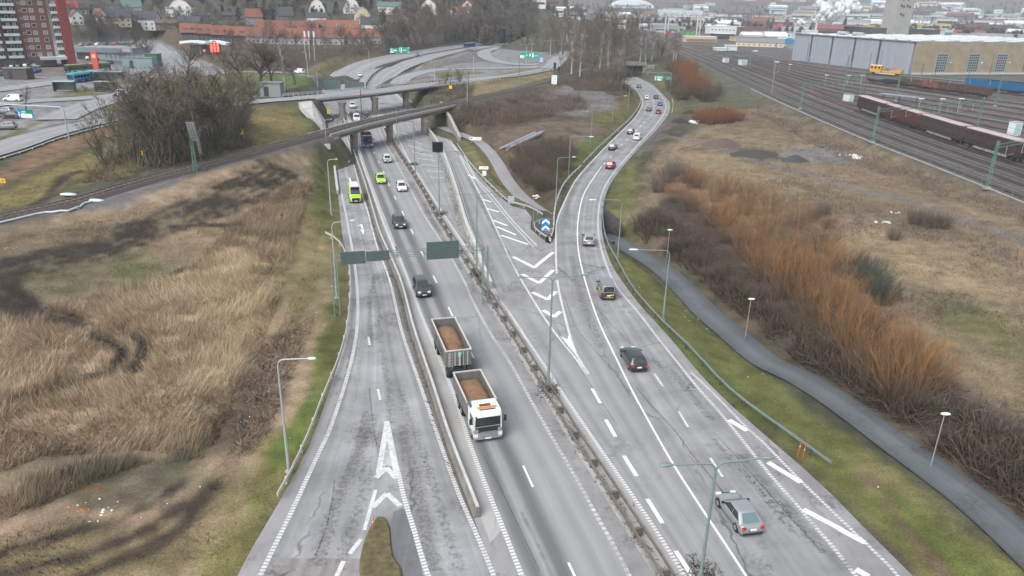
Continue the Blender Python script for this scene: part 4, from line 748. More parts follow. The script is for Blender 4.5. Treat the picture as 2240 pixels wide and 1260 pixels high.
# ------------------------------------------------------------------ lamp posts
def lamp(px,py,h,tips,label,z=0.,m=None,r=.09,group='street lamps',land=False,head=True,name='street_lamp'):
    f=top_foot(px,py,h,z)
    if land:
        for _ in range(4):zz=float(height(f[:1],f[1:2])[0]);f=top_foot(px,py,h,zz)
    t=thing(name,label,'street lamp',f,group=group);m=m or GALV_G;z=f[2]
    b=MB();b.cyl((0,0,-.2),(0,0,h*.36),r*1.35,r*1.2,8);b.cyl((0,0,h*.36),(0,0,h-.5),r,r*.75,8);b.cyl((0,0,0),(0,0,.12),.28,.28,8);b.obj('pole',m,t)
    for tx,ty in tips:
        v=P(tx,ty,z+h)-f;v[2]=0;L=np.linalg.norm(v);d=v/L;k=min(.6,L*.4)
        pts=[(0,0,h-.55),(d[0]*k*.12,d[1]*k*.12,h-.25),(d[0]*k*.45,d[1]*k*.45,h-.05),(d[0]*k,d[1]*k,h),(d[0]*L*.82,d[1]*L*.82,h+.06)]
        MB().path(pts,.05,6).obj('arm',m,t)
        if head:
            a=math.atan2(d[1],d[0]);b=MB();c0,c1=L*.80,L*1.02;rings=[]
            for u,ww,hh in ((c0,.06,.05),(c0+.12,.13,.09),((c0+c1)/2+.1,.17,.1),(c1-.08,.15,.07),(c1,.07,.03)):
                rings.append([(d[0]*u-d[1]*ww*math.cos(q_)*1.,d[1]*u+d[0]*ww*math.cos(q_),h+.07+hh*math.sin(q_)) for q_ in np.linspace(0,2*math.pi,8,False)])
            b.loft(rings);b.obj('luminaire',m if len(tips)>1 else mat('luminaire_pale',(.6,.63,.65),.4,.1,var=.05),t)
    return t
TL='double-armed lamps on the median'
lamp(1568,1013,11,[(1446,1020),(1692,1002)],'double-armed lamp post on the median left of the silver coupe',group=TL,r=.1)
lamp(1209,606,11,[(1133,608),(1289,602)],'double-armed lamp post on the median right of the sand truck',group=TL,r=.1)
lamp(1043,425,10.7,[(987,425),(1097,420)],'double-armed lamp post on the median behind the right gantry board',group=TL,r=.1)
lamp(959,333,10.7,[(917,334),(1001,332)],'double-armed lamp post on the median under the black message screen',group=TL)
lamp(866,227,10.7,[(834,226),(894,225)],'double-armed lamp post whose arms show against the rail bridge',group=TL)
lamp(905,310-45,10.5,[(875,268),(938,266)],'double-armed lamp post just below the rail bridge on the median',group=TL)
LL='single-armed lamps along the slip road'
lamp(606,786,9.4,[(690,786)],'nearest lamp post on the left verge, with a white head and grey pole',m=GALV,group=LL)
lamp(725,487,9.3,[(776,483)],'curved lamp post left of the slip road beside the white lane arrow',m=GALV,group=LL)
lamp(716,349,9.3,[(738,349)],'lamp post left of the slip road beside the lime green van',m=GALV,group=LL)
lamp(710,262,9.3,[(726,261)],'lamp post at the left end of the rail bridge',m=GALV,group=LL)
lamp(1466,548,8.3,[(1378,547)],'green-grey lamp post on the right verge beside the cycle path',group='single-armed lamps along the ramp')
lamp(1361,437,8.4,[(1290,438)],'green-grey lamp post at the underpass on the right side of the ramp',group='single-armed lamps along the ramp')
lamp(1220,345,8.4,[(1260,344)],'lamp post left of the ramp with its arm over the guard rail',group='single-armed lamps along the ramp')
lamp(1248,297,8.4,[(1298,300)],'lamp post left of the ramp in front of the dark round bush',group='single-armed lamps along the ramp')
lamp(1296,243,8.4,[(1284,243)],'slim lamp post on the weedy slope left of the two far ramp cars',group='single-armed lamps along the ramp',land=True)
lamp(1343,212,8.4,[(1371,210)],'slim lamp post on the pale gravel slope left of the far bend',group='single-armed lamps along the ramp')
lamp(1377,194,8,[(1390,194)],'slim lamp post beside the grey car on the far bend',group='single-armed lamps along the ramp')
for i,(x,y,h,tips,lb) in enumerate([(692,152,10,[(700,152)],'tall lamp post at the left end of the road bridge'),(916,77,10,[(905,77),(928,77)],'double-armed lamp post right of the two green direction signs'),(1007,65,10,[(996,65),(1018,65)],'double-armed lamp post behind the blue coach'),(847,81,10,[(838,80),(858,83)],'lamp post left of the small green direction sign'),(806,106,10,[(800,106)],'single lamp post on the inner edge of the highway bend'),(888,60,10,[(880,60)],'lamp post on the dark wooded bank above the highway bend'),(940,62,10,[(934,62)],'thin lamp post at the edge of the dark wood left of the coach'),(1084,48,11,[(1078,48),(1092,48)],'left lamp post of the close pair beyond the coach'),(1096,46,11,[(1090,46),(1104,46)],'right lamp post of the close pair beyond the coach'),(1152,97,9,[(1136,97),(1170,97)],'double-armed lamp post holding near the green loop sign'),(1164,87,9,[(1158,87)],'thin lamp post just right of the double-armed lamp by the loop sign'),(1205,88,9,[(1188,90),(1222,88)],'double-armed lamp post right of the loop sign'),(1230,82,9,[(1222,82)],'lamp post at the fork of the loop road'),(1280,78,9,[(1272,78),(1296,78)],'lamp post among the birches above the loop road'),(1036,120,8,[(1030,120)],'lamp post on the dirt island of the interchange'),(950,137,8,[(944,137)],'lamp post at the slip lane inside the interchange'),(1022,158,9,[(1016,158)],'lamp post on the right end of the road bridge'),(797,190-30,9,[(790,160)],'lamp post above the far end of the road bridge deck'),(670,115,9,[(664,114)],'lamp post on the grass corner above the side street'),(732,90,9,[(726,92)],'lamp post right of the three flagpoles')]):
    lamp(x,y,h,tips,lb,group='lamp posts around the interchange',land=True,r=.11,m=GALV)
for x,y,lb in ((2067,904,'low path lamp nearest the camera at the edge of the brambles'),(1643,653,'low path lamp in the middle of the cycle path beside the orange willows'),(1465,502,'low path lamp standing at the dark thicket by the underpass'),(1168,428,'low path lamp on the sunken cycle path left of the ramp')):
    f=top_foot(x,y,5,-.3);z=float(height(f[:1],f[1:2])[0]);f=top_foot(x,y,5,z);t=thing('path_lamp',lb,'path lamp',f,group='low lamps along the cycle path')
    MB().cyl((0,0,-.2),(0,0,1.1),.075,n=8).obj('base',mat('steel_blue_grey',(.16,.2,.27),.6,var=.15),t);MB().cyl((0,0,1.1),(0,0,4.9),.045,n=7).obj('pole',mat('pole_weathered',(.30,.27,.25),.7,.2,var=.15),t)
    b=MB();b.loft([[(u+.0,w_*math.cos(q_),4.95+hh*math.sin(q_)) for q_ in np.linspace(0,2*math.pi,8,False)] for u,w_,hh in ((-.3,.05,.03),(-.22,.14,.08),(.1,.2,.12),(.36,.16,.08),(.44,.05,.03))]);b.obj('luminaire',mat('luminaire_pale',(.6,.63,.65),.4,.1,var=.05),t)
# ------------------------------------------------------------------ sign gantry seen from behind
f=top_foot(1062,546,6.7);o=f;d0=P(735,566,6.3)-P(1062,546,6.3);Lg=np.linalg.norm(d0[:2]);ag=math.atan2(d0[1],d0[0])
t=thing('sign_gantry','grey lattice sign gantry with three grey-green board backs over the town-bound lanes','sign gantry',f,ag)
b=MB()
for y,z in ((-.3,6.55),(.3,6.55),(-.3,7.15),(.3,7.15)):b.cyl((0,y,z),(Lg,y,z),.04,n=5)
n=int(Lg/1.1)
for i in range(n):
    a,c=i*Lg/n,(i+1)*Lg/n
    for y in (-.3,.3):b.cyl((a,y,6.55),((a+c)/2,y,7.15),.022,n=4);b.cyl(((a+c)/2,y,7.15),(c,y,6.55),.022,n=4)
b.obj('truss',GALV_G,t)
for x in (0,Lg):
    b=MB()
    for sx in (-.3,.3):
        for sy in (-.3,.3):b.cyl((x+sx,sy,-.2 if x==0 else -1.5),(x+sx,sy,7.15),.05,n=6)
    for k in range(8):
        for sy in (-.3,.3):b.cyl((x-.3,sy,.88*k),(x+.3,sy,.88*k+.88),.025,n=4)
    b.obj('leg',GALV_G,t)
def gpos(px,z):
    v=P(px,553,z+.6)-f;return v[0]*math.cos(ag)+v[1]*math.sin(ag)
for x0,x1,z0,z1_ in ((744,797,6.15,7.6),(799,850,6.35,7.5),(933,1006,6.1,8.15)):
    a,c=gpos(x0,6.3),gpos(x1,6.3);b=MB();mid=(a+c)/2;wd=abs(c-a);b.box((mid,.55,(z0+z1_)/2),(wd,.05,z1_-z0));b.obj('sign_board',SIGN_BACK,t);b=MB()
    for k in range(int(wd/1.5)+2):b.box((mid-wd/2+.06+k*(wd-.12)/(int(wd/1.5)+1),.48,(z0+z1_)/2),(.1,.08,z1_-z0+.05))
    b.obj('board_post',GALV_G,t);b=MB()
    for k in range(6):b.box((mid,.515,z0+.12+k*(z1_-z0-.24)/5),(wd-.05,.03,.05))
    b.obj('board_rib',mat('sign_rib',(.13,.19,.18),.6,.3),t)
def board(name,px0,py0,px1,py1,dist_at,label,m,cat='road sign',posts=1,ph=None,parts=(),z=0.,thick=.06,face=True,rz=0.,group=None,postm=None,land=True,back=None):
    """flat board facing the camera; dist_at = ground pixel of its foot"""
    f=P(*dist_at,z) if not land else G(*dist_at);c0=P((px0+px1)/2,(py0+py1)/2,f[2]);s=pxm(f);wd=(px1-px0)/s;hh=(py1-py0)/s/math.cos(TH)*1.02
    zc=None
    best=min(np.arange(.2,14,.05),key=lambda h_:abs(CY-FPX*((f+[0,0,h_]-EYE)@UP)/((f+[0,0,h_]-EYE)@FW)-(py0+py1)/2));zc=float(best)
    t=thing(name,label,cat,f,rz,group);MB().box((0,0,zc),(wd,thick,hh)).obj('panel',m,t)
    xs=[0] if posts==1 else [-wd*.36,wd*.36]
    if posts:
        for x in xs:MB().cyl((x,thick/2+.06,-.2),(x,thick/2+.06,zc+hh*.4),.05,n=6).obj('post',postm or GALV,t)
    for (u0,v0,u1,v1,pm) in parts:
        MB().box(((u0+u1)/2*wd-wd/2,-thick/2-.012,zc-hh/2+(v0+v1)/2*hh),((u1-u0)*wd,.02,(v1-v0)*hh)).obj('print',pm,t)
    return t,wd,hh,zc
# blue chevron sign at the gore
t,wd,hh,zc=board('chevron_sign',1186,478,1203,505,(1193,512),'blue board with two white upward chevrons at the ramp gore',SIGN_BLUE,posts=2)
for k in (0,1):
    b=MB();zz=zc-hh*.5+hh*(.03+.49*k);w_=wd*.5;th_=hh*.19
    b.add([(-w_,-.05,zz),(0,-.05,zz+hh*.25),(w_,-.05,zz),(w_,-.05,zz+th_),(0,-.05,zz+hh*.25+th_),(-w_,-.05,zz+th_)],[(0,1,4,5),(1,2,3,4)]);b.obj('chevron',SIGN_WHITE,t)
# black variable message screen on its post
f=P(963,466);t=thing('message_screen','black electronic message screen on a thin mast above the hatched lane','message screen',f);s=pxm(f);q=top_foot(962,318,11.2)
b=MB().box((-.3,.3,11.0),(1.7,.25,1.7));b.obj('screen',BLACK_GLOSS,t);MB().box((-.3,.46,11.0),(1.75,.12,1.75)).obj('housing',STEEL_D,t);MB().cyl((-.2,.3,-.2),(-.2,.3,10.2),.09,.07,n=7).obj('mast',GALV,t)
# green direction signs
txt=lambda *a:[(u0,v0,u1,v1,SIGN_PALE if k % 2 else SIGN_WHITE) for k,(u0,v0,u1,v1) in enumerate(a)]
board('direction_sign',1412,167,1450,176,(1448,196),'green direction sign with white lettering over the far end of the ramp',SIGN_GREEN,posts=0,parts=txt((.18,.05,.42,.4),(.14,.5,.5,.9),(.68,.25,.97,.6),(.66,.7,.9,.85),(.05,.05,.09,.95)))
f=G(1464,214);t=thing('sign_post','tall bent grey mast holding the green sign over the ramp','sign mast',f);q=P(1412,171,9.2)-f;MB().path([(0,0,-.2),(0,0,9.0),(-.5,0,9.4),(q[0]+.5,0,9.4)],.09,6).obj('mast',GALV_G,t)
board('direction_sign',850,106,868,115,(862,121),'smaller green direction sign with a white corner at the highway bend',SIGN_GREEN,posts=2,parts=txt((.02,.02,.45,.28),(.1,.4,.35,.9),(.45,.4,.85,.6)))
board('direction_sign',871,104,895,115,(884,119),'larger green direction sign with orange corner fields at the highway bend',SIGN_GREEN,posts=2,parts=txt((.2,.05,.3,.95),(.38,.35,.7,.55),(.05,.2,.1,.9))+[(.8,.0,1,.2,mat('sign_orange',(.6,.4,.15),.5)),(.82,.82,1,1,mat('sign_orange',(.6,.4,.15),.5))])
board('direction_sign',1150,116,1192,126,(1158,138),'wide green direction sign above the loop road with a white left corner',SIGN_GREEN,posts=2,parts=txt((.01,.03,.22,.45),(.28,.4,.42,.6),(.64,.08,.7,.95),(.72,.35,.95,.5),(.5,.3,.56,.8)))
t,wd,hh,zc=board('chevron_sign',1181,126,1188,136,(1184,139),'small blue chevron board below the green loop sign',SIGN_BLUE,posts=1)
for k in (0,1):b=MB();zz=zc-hh*.45+hh*.45*k;b.add([(-wd/2,-.05,zz),(0,-.05,zz+hh*.25),(wd/2,-.05,zz),(wd/2,-.05,zz+hh*.2),(0,-.05,zz+hh*.45),(-wd/2,-.05,zz+hh*.2)],[(0,1,4,5),(1,2,3,4)]);b.obj('chevron',SIGN_WHITE,t)
for x0,x1,y0,y1,g_,lb in ((836,850,90,97,(843,110),'left small grey board back above the highway bend'),(854,868,88,98,(861,110),'middle grey board back above the highway bend'),(882,897,90,98,(889,112),'pale grey board back above the green signs'),(708,746,176,196,(727,199),'large grey-green sign board back on the left above the road bridge'),(754,797,180,192,(776,196),'long low grey-green sign board back in the middle above the road bridge'),(674,697,191,200,(685,205),'small blue-grey box sign at the left end of the bridge railing'),(1052,1063,64,70,(1058,82),'tiny pale sign board back beside the far highway'),(1082,1094,64,71,(1088,82),'second tiny pale sign board back beside the far highway')):
    board('sign_board',x0,y0,x1,y1,g_,lb,SIGN_BACK,posts=2,group='sign boards seen from behind')
# blue and white direction sign on its portal, left
f=G(152,308);q=G(0,300);t=thing('direction_sign','blue and green direction sign with a white lower panel hung on a grey portal arm','road sign',f);v=q-f;L=np.linalg.norm(v[:2]);d=v/L;hz=6.6
MB().path([(0,0,-.2),(0,0,hz-.4),(d[0]*.5,d[1]*.5,hz),(d[0]*L*1.2,d[1]*L*1.2,hz+.2)],.12,7).obj('portal',GALV,t)
c=P(57,247,6.0+hz)-f;a=math.atan2(d[1],d[0])+math.pi;s=pxm(f+c);wd,hh=36/s,19/s;R2=lambda x,y,z:(c[0]+math.cos(a)*x-math.sin(a)*y,c[1]+math.sin(a)*x+math.cos(a)*y,hz+.25+z)
def pnl(nm,x0,x1,z0,z1,m,yy=-.2):
    MB().box(R2((x0+x1)/2,yy,(z0+z1)/2),(x1-x0,.05,z1-z0),a).obj(nm,m,t)
pnl('panel',-wd/2,wd/2,-hh/2,hh/2,SIGN_BLUE);pnl('green_field',-wd*.3,wd*.46,0,hh*.46,mat('sign_dark_green',(.0,.22,.13),.4),-.24);pnl('white_field',-wd*.3,wd*.42,-hh*.46,-.03,SIGN_WHITE,-.24);pnl('arrow',-wd*.43,-wd*.38,-hh*.3,hh*.2,SIGN_WHITE,-.24);pnl('lettering',-wd*.2,wd*.05,hh*.15,hh*.3,SIGN_PALE,-.27);pnl('lettering',-wd*.25,wd*.0,hh*.02,hh*.1,SIGN_PALE,-.27);pnl('lettering',-wd*.2,wd*.2,-hh*.3,-hh*.2,mat('print_grey',(.35,.37,.4),.6),-.27)
# white signs along the cycle path
t,wd,hh,zc=board('place_sign',1022,300,1048,306,(1040,315),'white strip sign with a small black tree emblem on a grey frame over the path',SIGN_WHITE,posts=2)
pg=mat('print_grey',(.35,.37,.4),.6);b=MB();b.cyl((-wd*.37,-.04,zc+.06),(-wd*.37,-.05,zc+.06),hh*.26,n=8);b.box((-wd*.37,-.045,zc-hh*.2),(.05,.02,hh*.3));b.obj('tree_emblem',BLACK,t);b=MB()
for k,u in enumerate((-.24,-.19,-.15,-.02,.04,.1,.15,.2,.26,.31,.36)):b.box((wd*u,-.045,zc),(wd*.03,.02,hh*.32))
b.obj('lettering',pg,t)
t,wd,hh,zc=board('place_sign',1052,364,1072,370,(1058,390),'white two-line sign above a small cabinet by the cycle path',SIGN_WHITE,posts=1,postm=STEEL_D);b=MB()
for k,u in enumerate((-.42,-.37,-.22,-.16,-.1,-.04,.04,.12,.18,.25,.31,.37)):b.box((wd*u,-.045,zc+hh*.16),(wd*.035,.02,hh*.24))
for k,u in enumerate((-.18,-.05,.0,.05,.1,.15)):b.box((wd*u,-.045,zc-hh*.22),(wd*.03,.02,hh*.14))
b.obj('lettering',pg,t)
f=G(1058,392);t=thing('roadside_cabinet','small pale cabinet on a dark post below the white two-line sign','cabinet',f+[.15,-.5,0]);MB().box((0,0,1.3),(.8,.5,.9)).obj('box',mat('cabinet_pale',(.6,.66,.66),.5),t);MB().cyl((0,0,-.2),(0,0,.85),.09,n=7).obj('post',STEEL_D,t)
f=G(1118,445);t=thing('roadside_cabinet','grey-blue cabinet behind the guard rail at the end of the upper exit lane','cabinet',f);MB().box((0,0,.6),(1.1,.6,1.2)).obj('box',mat('cabinet_grey',(.35,.42,.45),.5),t);MB().box((0,0,1.23),(1.2,.7,.06)).obj('lid',GALV,t)
for px,y0,y1,lb in ((1748,960,1000,'left red snow stake by the guard rail'),(1758,967,1007,'right red snow stake by the guard rail'),(819,1122,1166,'red snow stake at the tip of the grass island')):
    f=G(px-5,y1);t=thing('snow_stake',lb,'snow stake',f,group='red snow stakes');h_=(y1-y0)/pxm(f)*1.05;MB().cyl((0,0,-.1),(.15,0,h_),.03,n=5).obj('stake',mat('stake_red',(.6,.06,.03),.5),t);MB().cyl((.09,0,h_*.62),(.105,0,h_*.7),.036,n=5).obj('reflector',WHITE,t)
# ------------------------------------------------------------------ vehicles (x forward, origin on the road under the middle)
GLASS=mat('car_glass',(.02,.028,.03),.08,0,var=.15,scale=2,spec=.9);GLASS_T=mat('car_glass_tinted',(.10,.17,.175),.12,0,var=.1,scale=2,spec=.8);TYRE=mat('tyre',(.018,.018,.019),.85,var=.2);RIM=mat('alloy_rim',(.30,.31,.32),.4,.5,var=.15,scale=8);HEADL=mat('headlight_glass',(.75,.78,.8),.15,.1,var=.05,spec=.8)
TAIL=mat('taillight_red',(.42,.012,.015),.25,var=.1,spec=.7);PLATE=mat('number_plate',(.72,.74,.76),.5,var=.06);TRIM=mat('black_trim',(.022,.023,.025),.6,var=.15);CHROME=mat('bright_trim',(.5,.51,.52),.25,.7,var=.1)
def carpaint(name,c,metal=.0,rough=.32):
    m=mat('car_paint_'+name,c,rough,metal,var=.07,scale=1.2,spec=.6);m.node_tree.nodes['Principled BSDF'].inputs['Coat Weight'].default_value=.5;m.node_tree.nodes['Principled BSDF'].inputs['Coat Roughness'].default_value=.1;return m
PT={k:carpaint(k,c,mt) for k,c,mt in (('silver',(.27,.295,.305),.3),('black',(.022,.023,.026),.0),('darkgrey',(.05,.056,.062),.2),('grey',(.20,.21,.22),.3),('white',(.68,.69,.69),.0),('red',(.26,.018,.025),.1),('darkred',(.15,.015,.02),.1),('lime',(.36,.60,.03),.0),('blue',(.02,.07,.26),.1),('darkblue',(.02,.032,.07),.1),('beige',(.42,.38,.32),.2),('green',(.05,.12,.09),.1),('brown',(.1,.06,.045),.1),('turquoise',(.02,.33,.52),.0))}
TYPES={  # L, W, H, belt, hood z, tail z, windscreen foot (from front), roof front, roof rear (from rear), rear glass foot, wheel r, body bottom, side windows
 'coupe':(4.25,1.76,1.40,.90,.76,.90,1.30,1.95,.95,.28,.31,.20,((.03,.52),(.55,.93))),
 'hatch':(4.15,1.76,1.47,.92,.80,.92,1.15,1.85,.55,.12,.31,.20,((.03,.46),(.49,.82),(.85,.97))),
 'estate':(4.75,1.83,1.48,.93,.80,.93,1.35,2.05,.55,.10,.32,.20,((.03,.38),(.41,.68),(.71,.96))),
 'sedan':(4.7,1.82,1.44,.92,.78,.94,1.35,2.05,1.35,.70,.32,.20,((.04,.48),(.51,.94))),
 'suv':(4.5,1.86,1.66,1.04,.95,1.04,1.2,1.85,.55,.12,.36,.26,((.03,.40),(.43,.72),(.75,.96))),
 'van':(4.75,1.86,1.88,1.12,.98,1.12,.85,1.7,.16,.06,.33,.22,((.03,.28),)),
 'minibus':(4.9,1.9,1.92,1.12,1.0,1.12,.8,1.65,.18,.06,.33,.22,((.03,.30),(.33,.62),(.65,.96))),
 'bigvan':(5.7,2.02,2.60,1.35,1.12,1.35,.75,1.75,.10,.03,.36,.26,((.03,.24),)),
}
_cars={}
def car_meshes(kind):
    if kind in _cars:return _cars[kind]
    L,W,H,belt,hood,tail,ws,rf,rr,rg,wr,zb,sides=TYPES[kind];h=L/2;w_=W/2;D={}
    st=[(-h,zb+.14,.50*tail+.12,.80),(-h+.05,zb+.02,tail-.14,.90),(-h+.20,zb,tail-.02,.965),(-h+rg+.02 if rg>.25 else -h+.35,zb,tail,.99),(-h*.35,zb,belt,1.),(h*.1,zb,belt,1.),(h-ws,zb,belt-.03,.995),(h-ws+.08,zb,hood+.06,.99),(h-.75,zb,hood,.97),(h-.35,zb,hood-.06,.93),(h-.12,zb+.01,hood-.2,.86),(h-.02,zb+.08,hood-.34,.76),(h,zb+.16,zb+.30,.70)]
    b=MB();rings=[]
    for x,z0,z1,k in st:
        y=w_*k;mid=z0+(z1-z0)*.55
        half=[(y*.0,z1),(y*.62,z1-.005),(y*.88,z1-.03),(y*.965,z1-.10),(y,mid),(y*.985,z0+.16),(y*.93,z0+.02),(y*.6,z0)]
        rings.append([(x,a,z) for a,z in half]+[(x,-a,z) for a,z in half[:0:-1]])
    b.loft(rings);D['body']=b.mesh('body',None,.6)
    # cabin
    x1b,x0b,x1t,x0t=h-ws+.05,-h+rg,h-rf,-h+rr;yb=w_*.955;yt=w_*(.74 if kind not in ('bigvan','van','minibus') else .84);zt=H-.07;c=.12
    def outl(x0,x1,y,cc):return [(x1-cc,-y),(x1,-y+cc),(x1,y-cc),(x1-cc,y),(x0+cc,y),(x0,y-cc),(x0,-y+cc),(x0+cc,-y)]
    o0,o1,o2,o3=outl(x0b,x1b,yb,c),outl(x0t,x1t,yt,c),outl(x0t+.05,x1t-.12,yt-.06,c),outl(x0t+.35,x1t-.45,yt*.55,c)
    b=MB();b.loft([[(p[0],p[1],belt-.06) for p in o0],[(p[0],p[1],zt) for p in o1],[(p[0],p[1],H-.015) for p in o2],[(p[0],p[1],H) for p in o3]]);D['cabin']=b.mesh('cabin',None,.7)
    def pane(name,A,B,C_,D_,u0,u1,v0,v1,out):
        A,B,C_,D_=map(Vector,(A,B,C_,D_));g=lambda u,v:(A*(1-u)+B*u)*(1-v)+(D_*(1-u)+C_*u)*v
        n=(B-A).cross(D_-A).normalized()
        if n.dot(Vector(out))<0:n=-n
        mb=MB();q=[g(u0,v0),g(u1,v0),g(u1,v1),g(u0,v1)];n=n*.014;mb.add([p+n for p in q]+[p-n*1.2 for p in q],[(0,1,2,3),(0,4,5,1),(1,5,6,2),(2,6,7,3),(3,7,4,0)]);return mb
    zf=belt-.06;D['windscreen']=pane('',(x1b,-yb+c,zf),(x1b,yb-c,zf),(x1t,yt-c,zt),(x1t,-yt+c,zt),.0,1.,.12,.97,(1,0,.5)).mesh('windscreen',GLASS)
    rv=(.14,.93) if kind not in ('bigvan',) else (.35,.8)
    D['rear_window']=pane('',(x0b,-yb+c,zf),(x0b,yb-c,zf),(x0t,yt-c,zt),(x0t,-yt+c,zt),.06,.94,rv[0],rv[1],(-1,0,.3)).mesh('rear_window',GLASS_T if kind=='coupe' else GLASS)
    D['side_window']=[]
    for sd in (-1,1):
        for u0,u1 in sides:D['side_window'].append(pane('',(x1b-c,sd*yb,zf),(x0b+c,sd*yb,zf),(x0t+c,sd*yt,zt),(x1t-c,sd*yt,zt),u0,u1,.14,.92,(0,sd,0)).mesh('side_window',GLASS))
    fx,rx=h-L*.19,-h+L*.19;D['wheels']=[(fx,-1),(fx,1),(rx,-1),(rx,1)]
    b=MB();b.loft([[(math.cos(a)*r,y,math.sin(a)*r) for a in np.linspace(0,2*math.pi,16,False)] for r,y in ((wr*.7,-.10),(wr*.96,-.1),(wr,-.06),(wr,.06),(wr*.96,.1),(wr*.66,.1))],smooth=True);D['tyre']=b.mesh('tyre',TYRE,.7)
    b=MB();b.cyl((0,.09,0),(0,.108,0),wr*.66,wr*.6,12)
    for a in np.linspace(0,2*math.pi,5,False):b.box((math.cos(a)*wr*.36,.112,math.sin(a)*wr*.36),(wr*.5,.012,.05),0,0,-a)
    D['rim']=b.mesh('rim',RIM)
    b=MB()
    for x,sd in D['wheels']:b.cyl((x,sd*(w_*.90),wr),(x,sd*(w_*.985),wr),wr+.07,n=16,smooth=False)
    D['arch']=b.mesh('wheel_arch',TRIM)
    b=MB();b.box((0,0,zb-.03),(L*.9,W*.86,.16));D['floor']=b.mesh('underbody',TRIM)
    b=MB();b.box((h-.07,0,zb+.2),(.16,W*.55,.16));b.box((h-.1,0,hood-.27),(.14,W*.34,.10));D['grille']=b.mesh('grille',TRIM)
    for nm,x,z,dx,dy,dz,y in (('headlight',h-.19,hood-.17,.24,.34,.14,w_*.62),('taillight',-h+.075,tail-.19,.12,.26,.20 if kind != 'bigvan' else .4,w_*.73)):
        b=MB();b.box((x,y,z),(dx,dy,dz));b.box((x+(-.08 if nm=='headlight' else .06),y+dy*.35,z),(dx*1.1,dy*.4,dz*.9));D[nm]=b.mesh(nm,HEADL if nm=='headlight' else TAIL)
    D['plate_r']=MB().box((-h-.005,0,max(.62,tail*.62)),(.06,.46,.11)).mesh('number_plate',PLATE);D['plate_f']=MB().box((h+.0,0,zb+.22),(.05,.48,.11)).mesh('number_plate',PLATE)
    D['mirror']=MB().box((h-ws-.28,w_+.06,belt+.06),(.12,.2,.13)).mesh('mirror',TRIM)
    D['bumper']=MB().box((-h+.06,0,zb+.12),(.14,W*.82,.14)).mesh('bumper',TRIM)
    _cars[kind]=D;return D
def car(kind,paint_,loc,heading,label,cat='car',name='car',group=None,full=True,roof=None,scale=1.,trim=True):
    D=car_meshes(kind);t=thing(name,label,cat,loc,heading,group);t.scale=(scale,)*3
    body=link('body',D['body'],t,mat=paint_);link('cabin',D['cabin'],t,mat=roof or paint_);link('windscreen',D['windscreen'],t);link('rear_window',D['rear_window'],t)
    for s in D['side_window']:link('side_window',s,t)
    wr=TYPES[kind][10];w_=TYPES[kind][1]/2
    if not full:
        for x,sd in D['wheels']:link('wheel',D['tyre'],t,(x,sd*(w_-.09),wr))
        link('underbody',D['floor'],t);return t
    link('wheel_arch',D['arch'],t);link('underbody',D['floor'],t)
    for x,sd in D['wheels']:
        q=link('wheel',D['tyre'],t,(x,sd*(w_-.085),wr),(0,0,0 if sd>0 else math.pi));link('rim',D['rim'],q)
    link('grille',D['grille'],t);link('bumper',D['bumper'],t)
    for nm in ('headlight','taillight','mirror'):link(nm,D[nm],t);link(nm,D[nm],t).scale=(1,-1,1)
    link('number_plate',D['plate_r'],t);link('number_plate',D['plate_f'],t)
    return t
def head_on(pl,p,sgn=1):
    k=min(max(int(np.argmin(np.hypot(pl[:,0]-p[0],pl[:,1]-p[1]))),1),len(pl)-2);v=(pl[k+1]-pl[k-1])*sgn;return math.atan2(v[1],v[0])
def drive(kind,col,px,py,pl,away,label,scale=.95,z=0.,**k):
    """px, py: foot of the end nearest the drone"""
    p=P(px,py,z);h=head_on(pl,p,1 if away else -1);L=TYPES[kind][0]*scale/2*(1 if away else -1)
    return car(kind,PT[col],(p[0]+math.cos(h)*L,p[1]+math.sin(h)*L,z+.03),h,label,scale=scale,**k)
OUT='vehicles driving away on the ramp';INB='vehicles driving towards the camera'
v=P(1581,1115)-P(1618,1167);hd=math.atan2(v[1],v[0]);p=P(1645,1176)
silver=car('coupe',PT['silver'],(p[0]+math.cos(hd)*2.1,p[1]+math.sin(hd)*2.1,.03),hd,'silver two-door hatchback coupe nearest the camera at the lower right',group=OUT)
MB().box((-2.155,.27,.56),(.05,.07,.12)).obj('plate_band',mat('plate_blue',(.02,.1,.4),.5),silver)
drive('estate','black',1398,817,DM,True,'black estate car in the right outbound lane beside the dashed line',group=OUT,scale=.97)
t=drive('minibus','black',1331,659,C_SOLID,True,'black taxi van with silver roof and yellow lettering strips on its tail',name='van',cat='van',group=OUT,roof=PT['grey'],scale=.97)
ly=mat('lettering_yellow',(.62,.62,.04),.5,var=.1)
b=MB();n=13
for k in range(n):b.box((-2.44,.52-k*.085,.42),(.03,.06,.09 if k % 3 else .12))
for k in range(5):b.box((-2.44,-.22-k*.085,.78),(.03,.062,.13))
b.obj('lettering',ly,t);MB().box((0,.945,.62),(3.9,.02,.06)).box((-.9,.945,.95),(1.6,.02,.12)).obj('side_stripe',ly,t)
drive('suv','silver',1288,541,C_SOLID,True,'silver suv with roof rails in the right ramp lane beside the underpass',group=OUT)
drive('suv','red',1332,371,DU,True,'dark red suv on the ramp at the end of the solid white line',group=OUT,roof=PT['red'])
drive('suv','black',1337,330,DU,True,'black suv with pale roof rails following on the left ramp lane behind the white van',group=OUT,roof=PT['grey'])
drive('van','white',1391,308,DU,True,'white box van in the right ramp lane beside a dark suv',name='van',cat='van',group=OUT)
drive('suv','darkgrey',1377,295,DU,True,'dark suv on the left ramp lane just ahead of the white van',group=OUT,roof=PT['grey'])
drive('estate','darkgrey',1418,244,DU,True,'dark grey car with pale roof on the inside of the far bend',group=OUT,roof=PT['grey'])
drive('sedan','darkred',1439,250,DU,True,'dark red car in the outer lane of the far bend, behind the blue one',group=OUT)
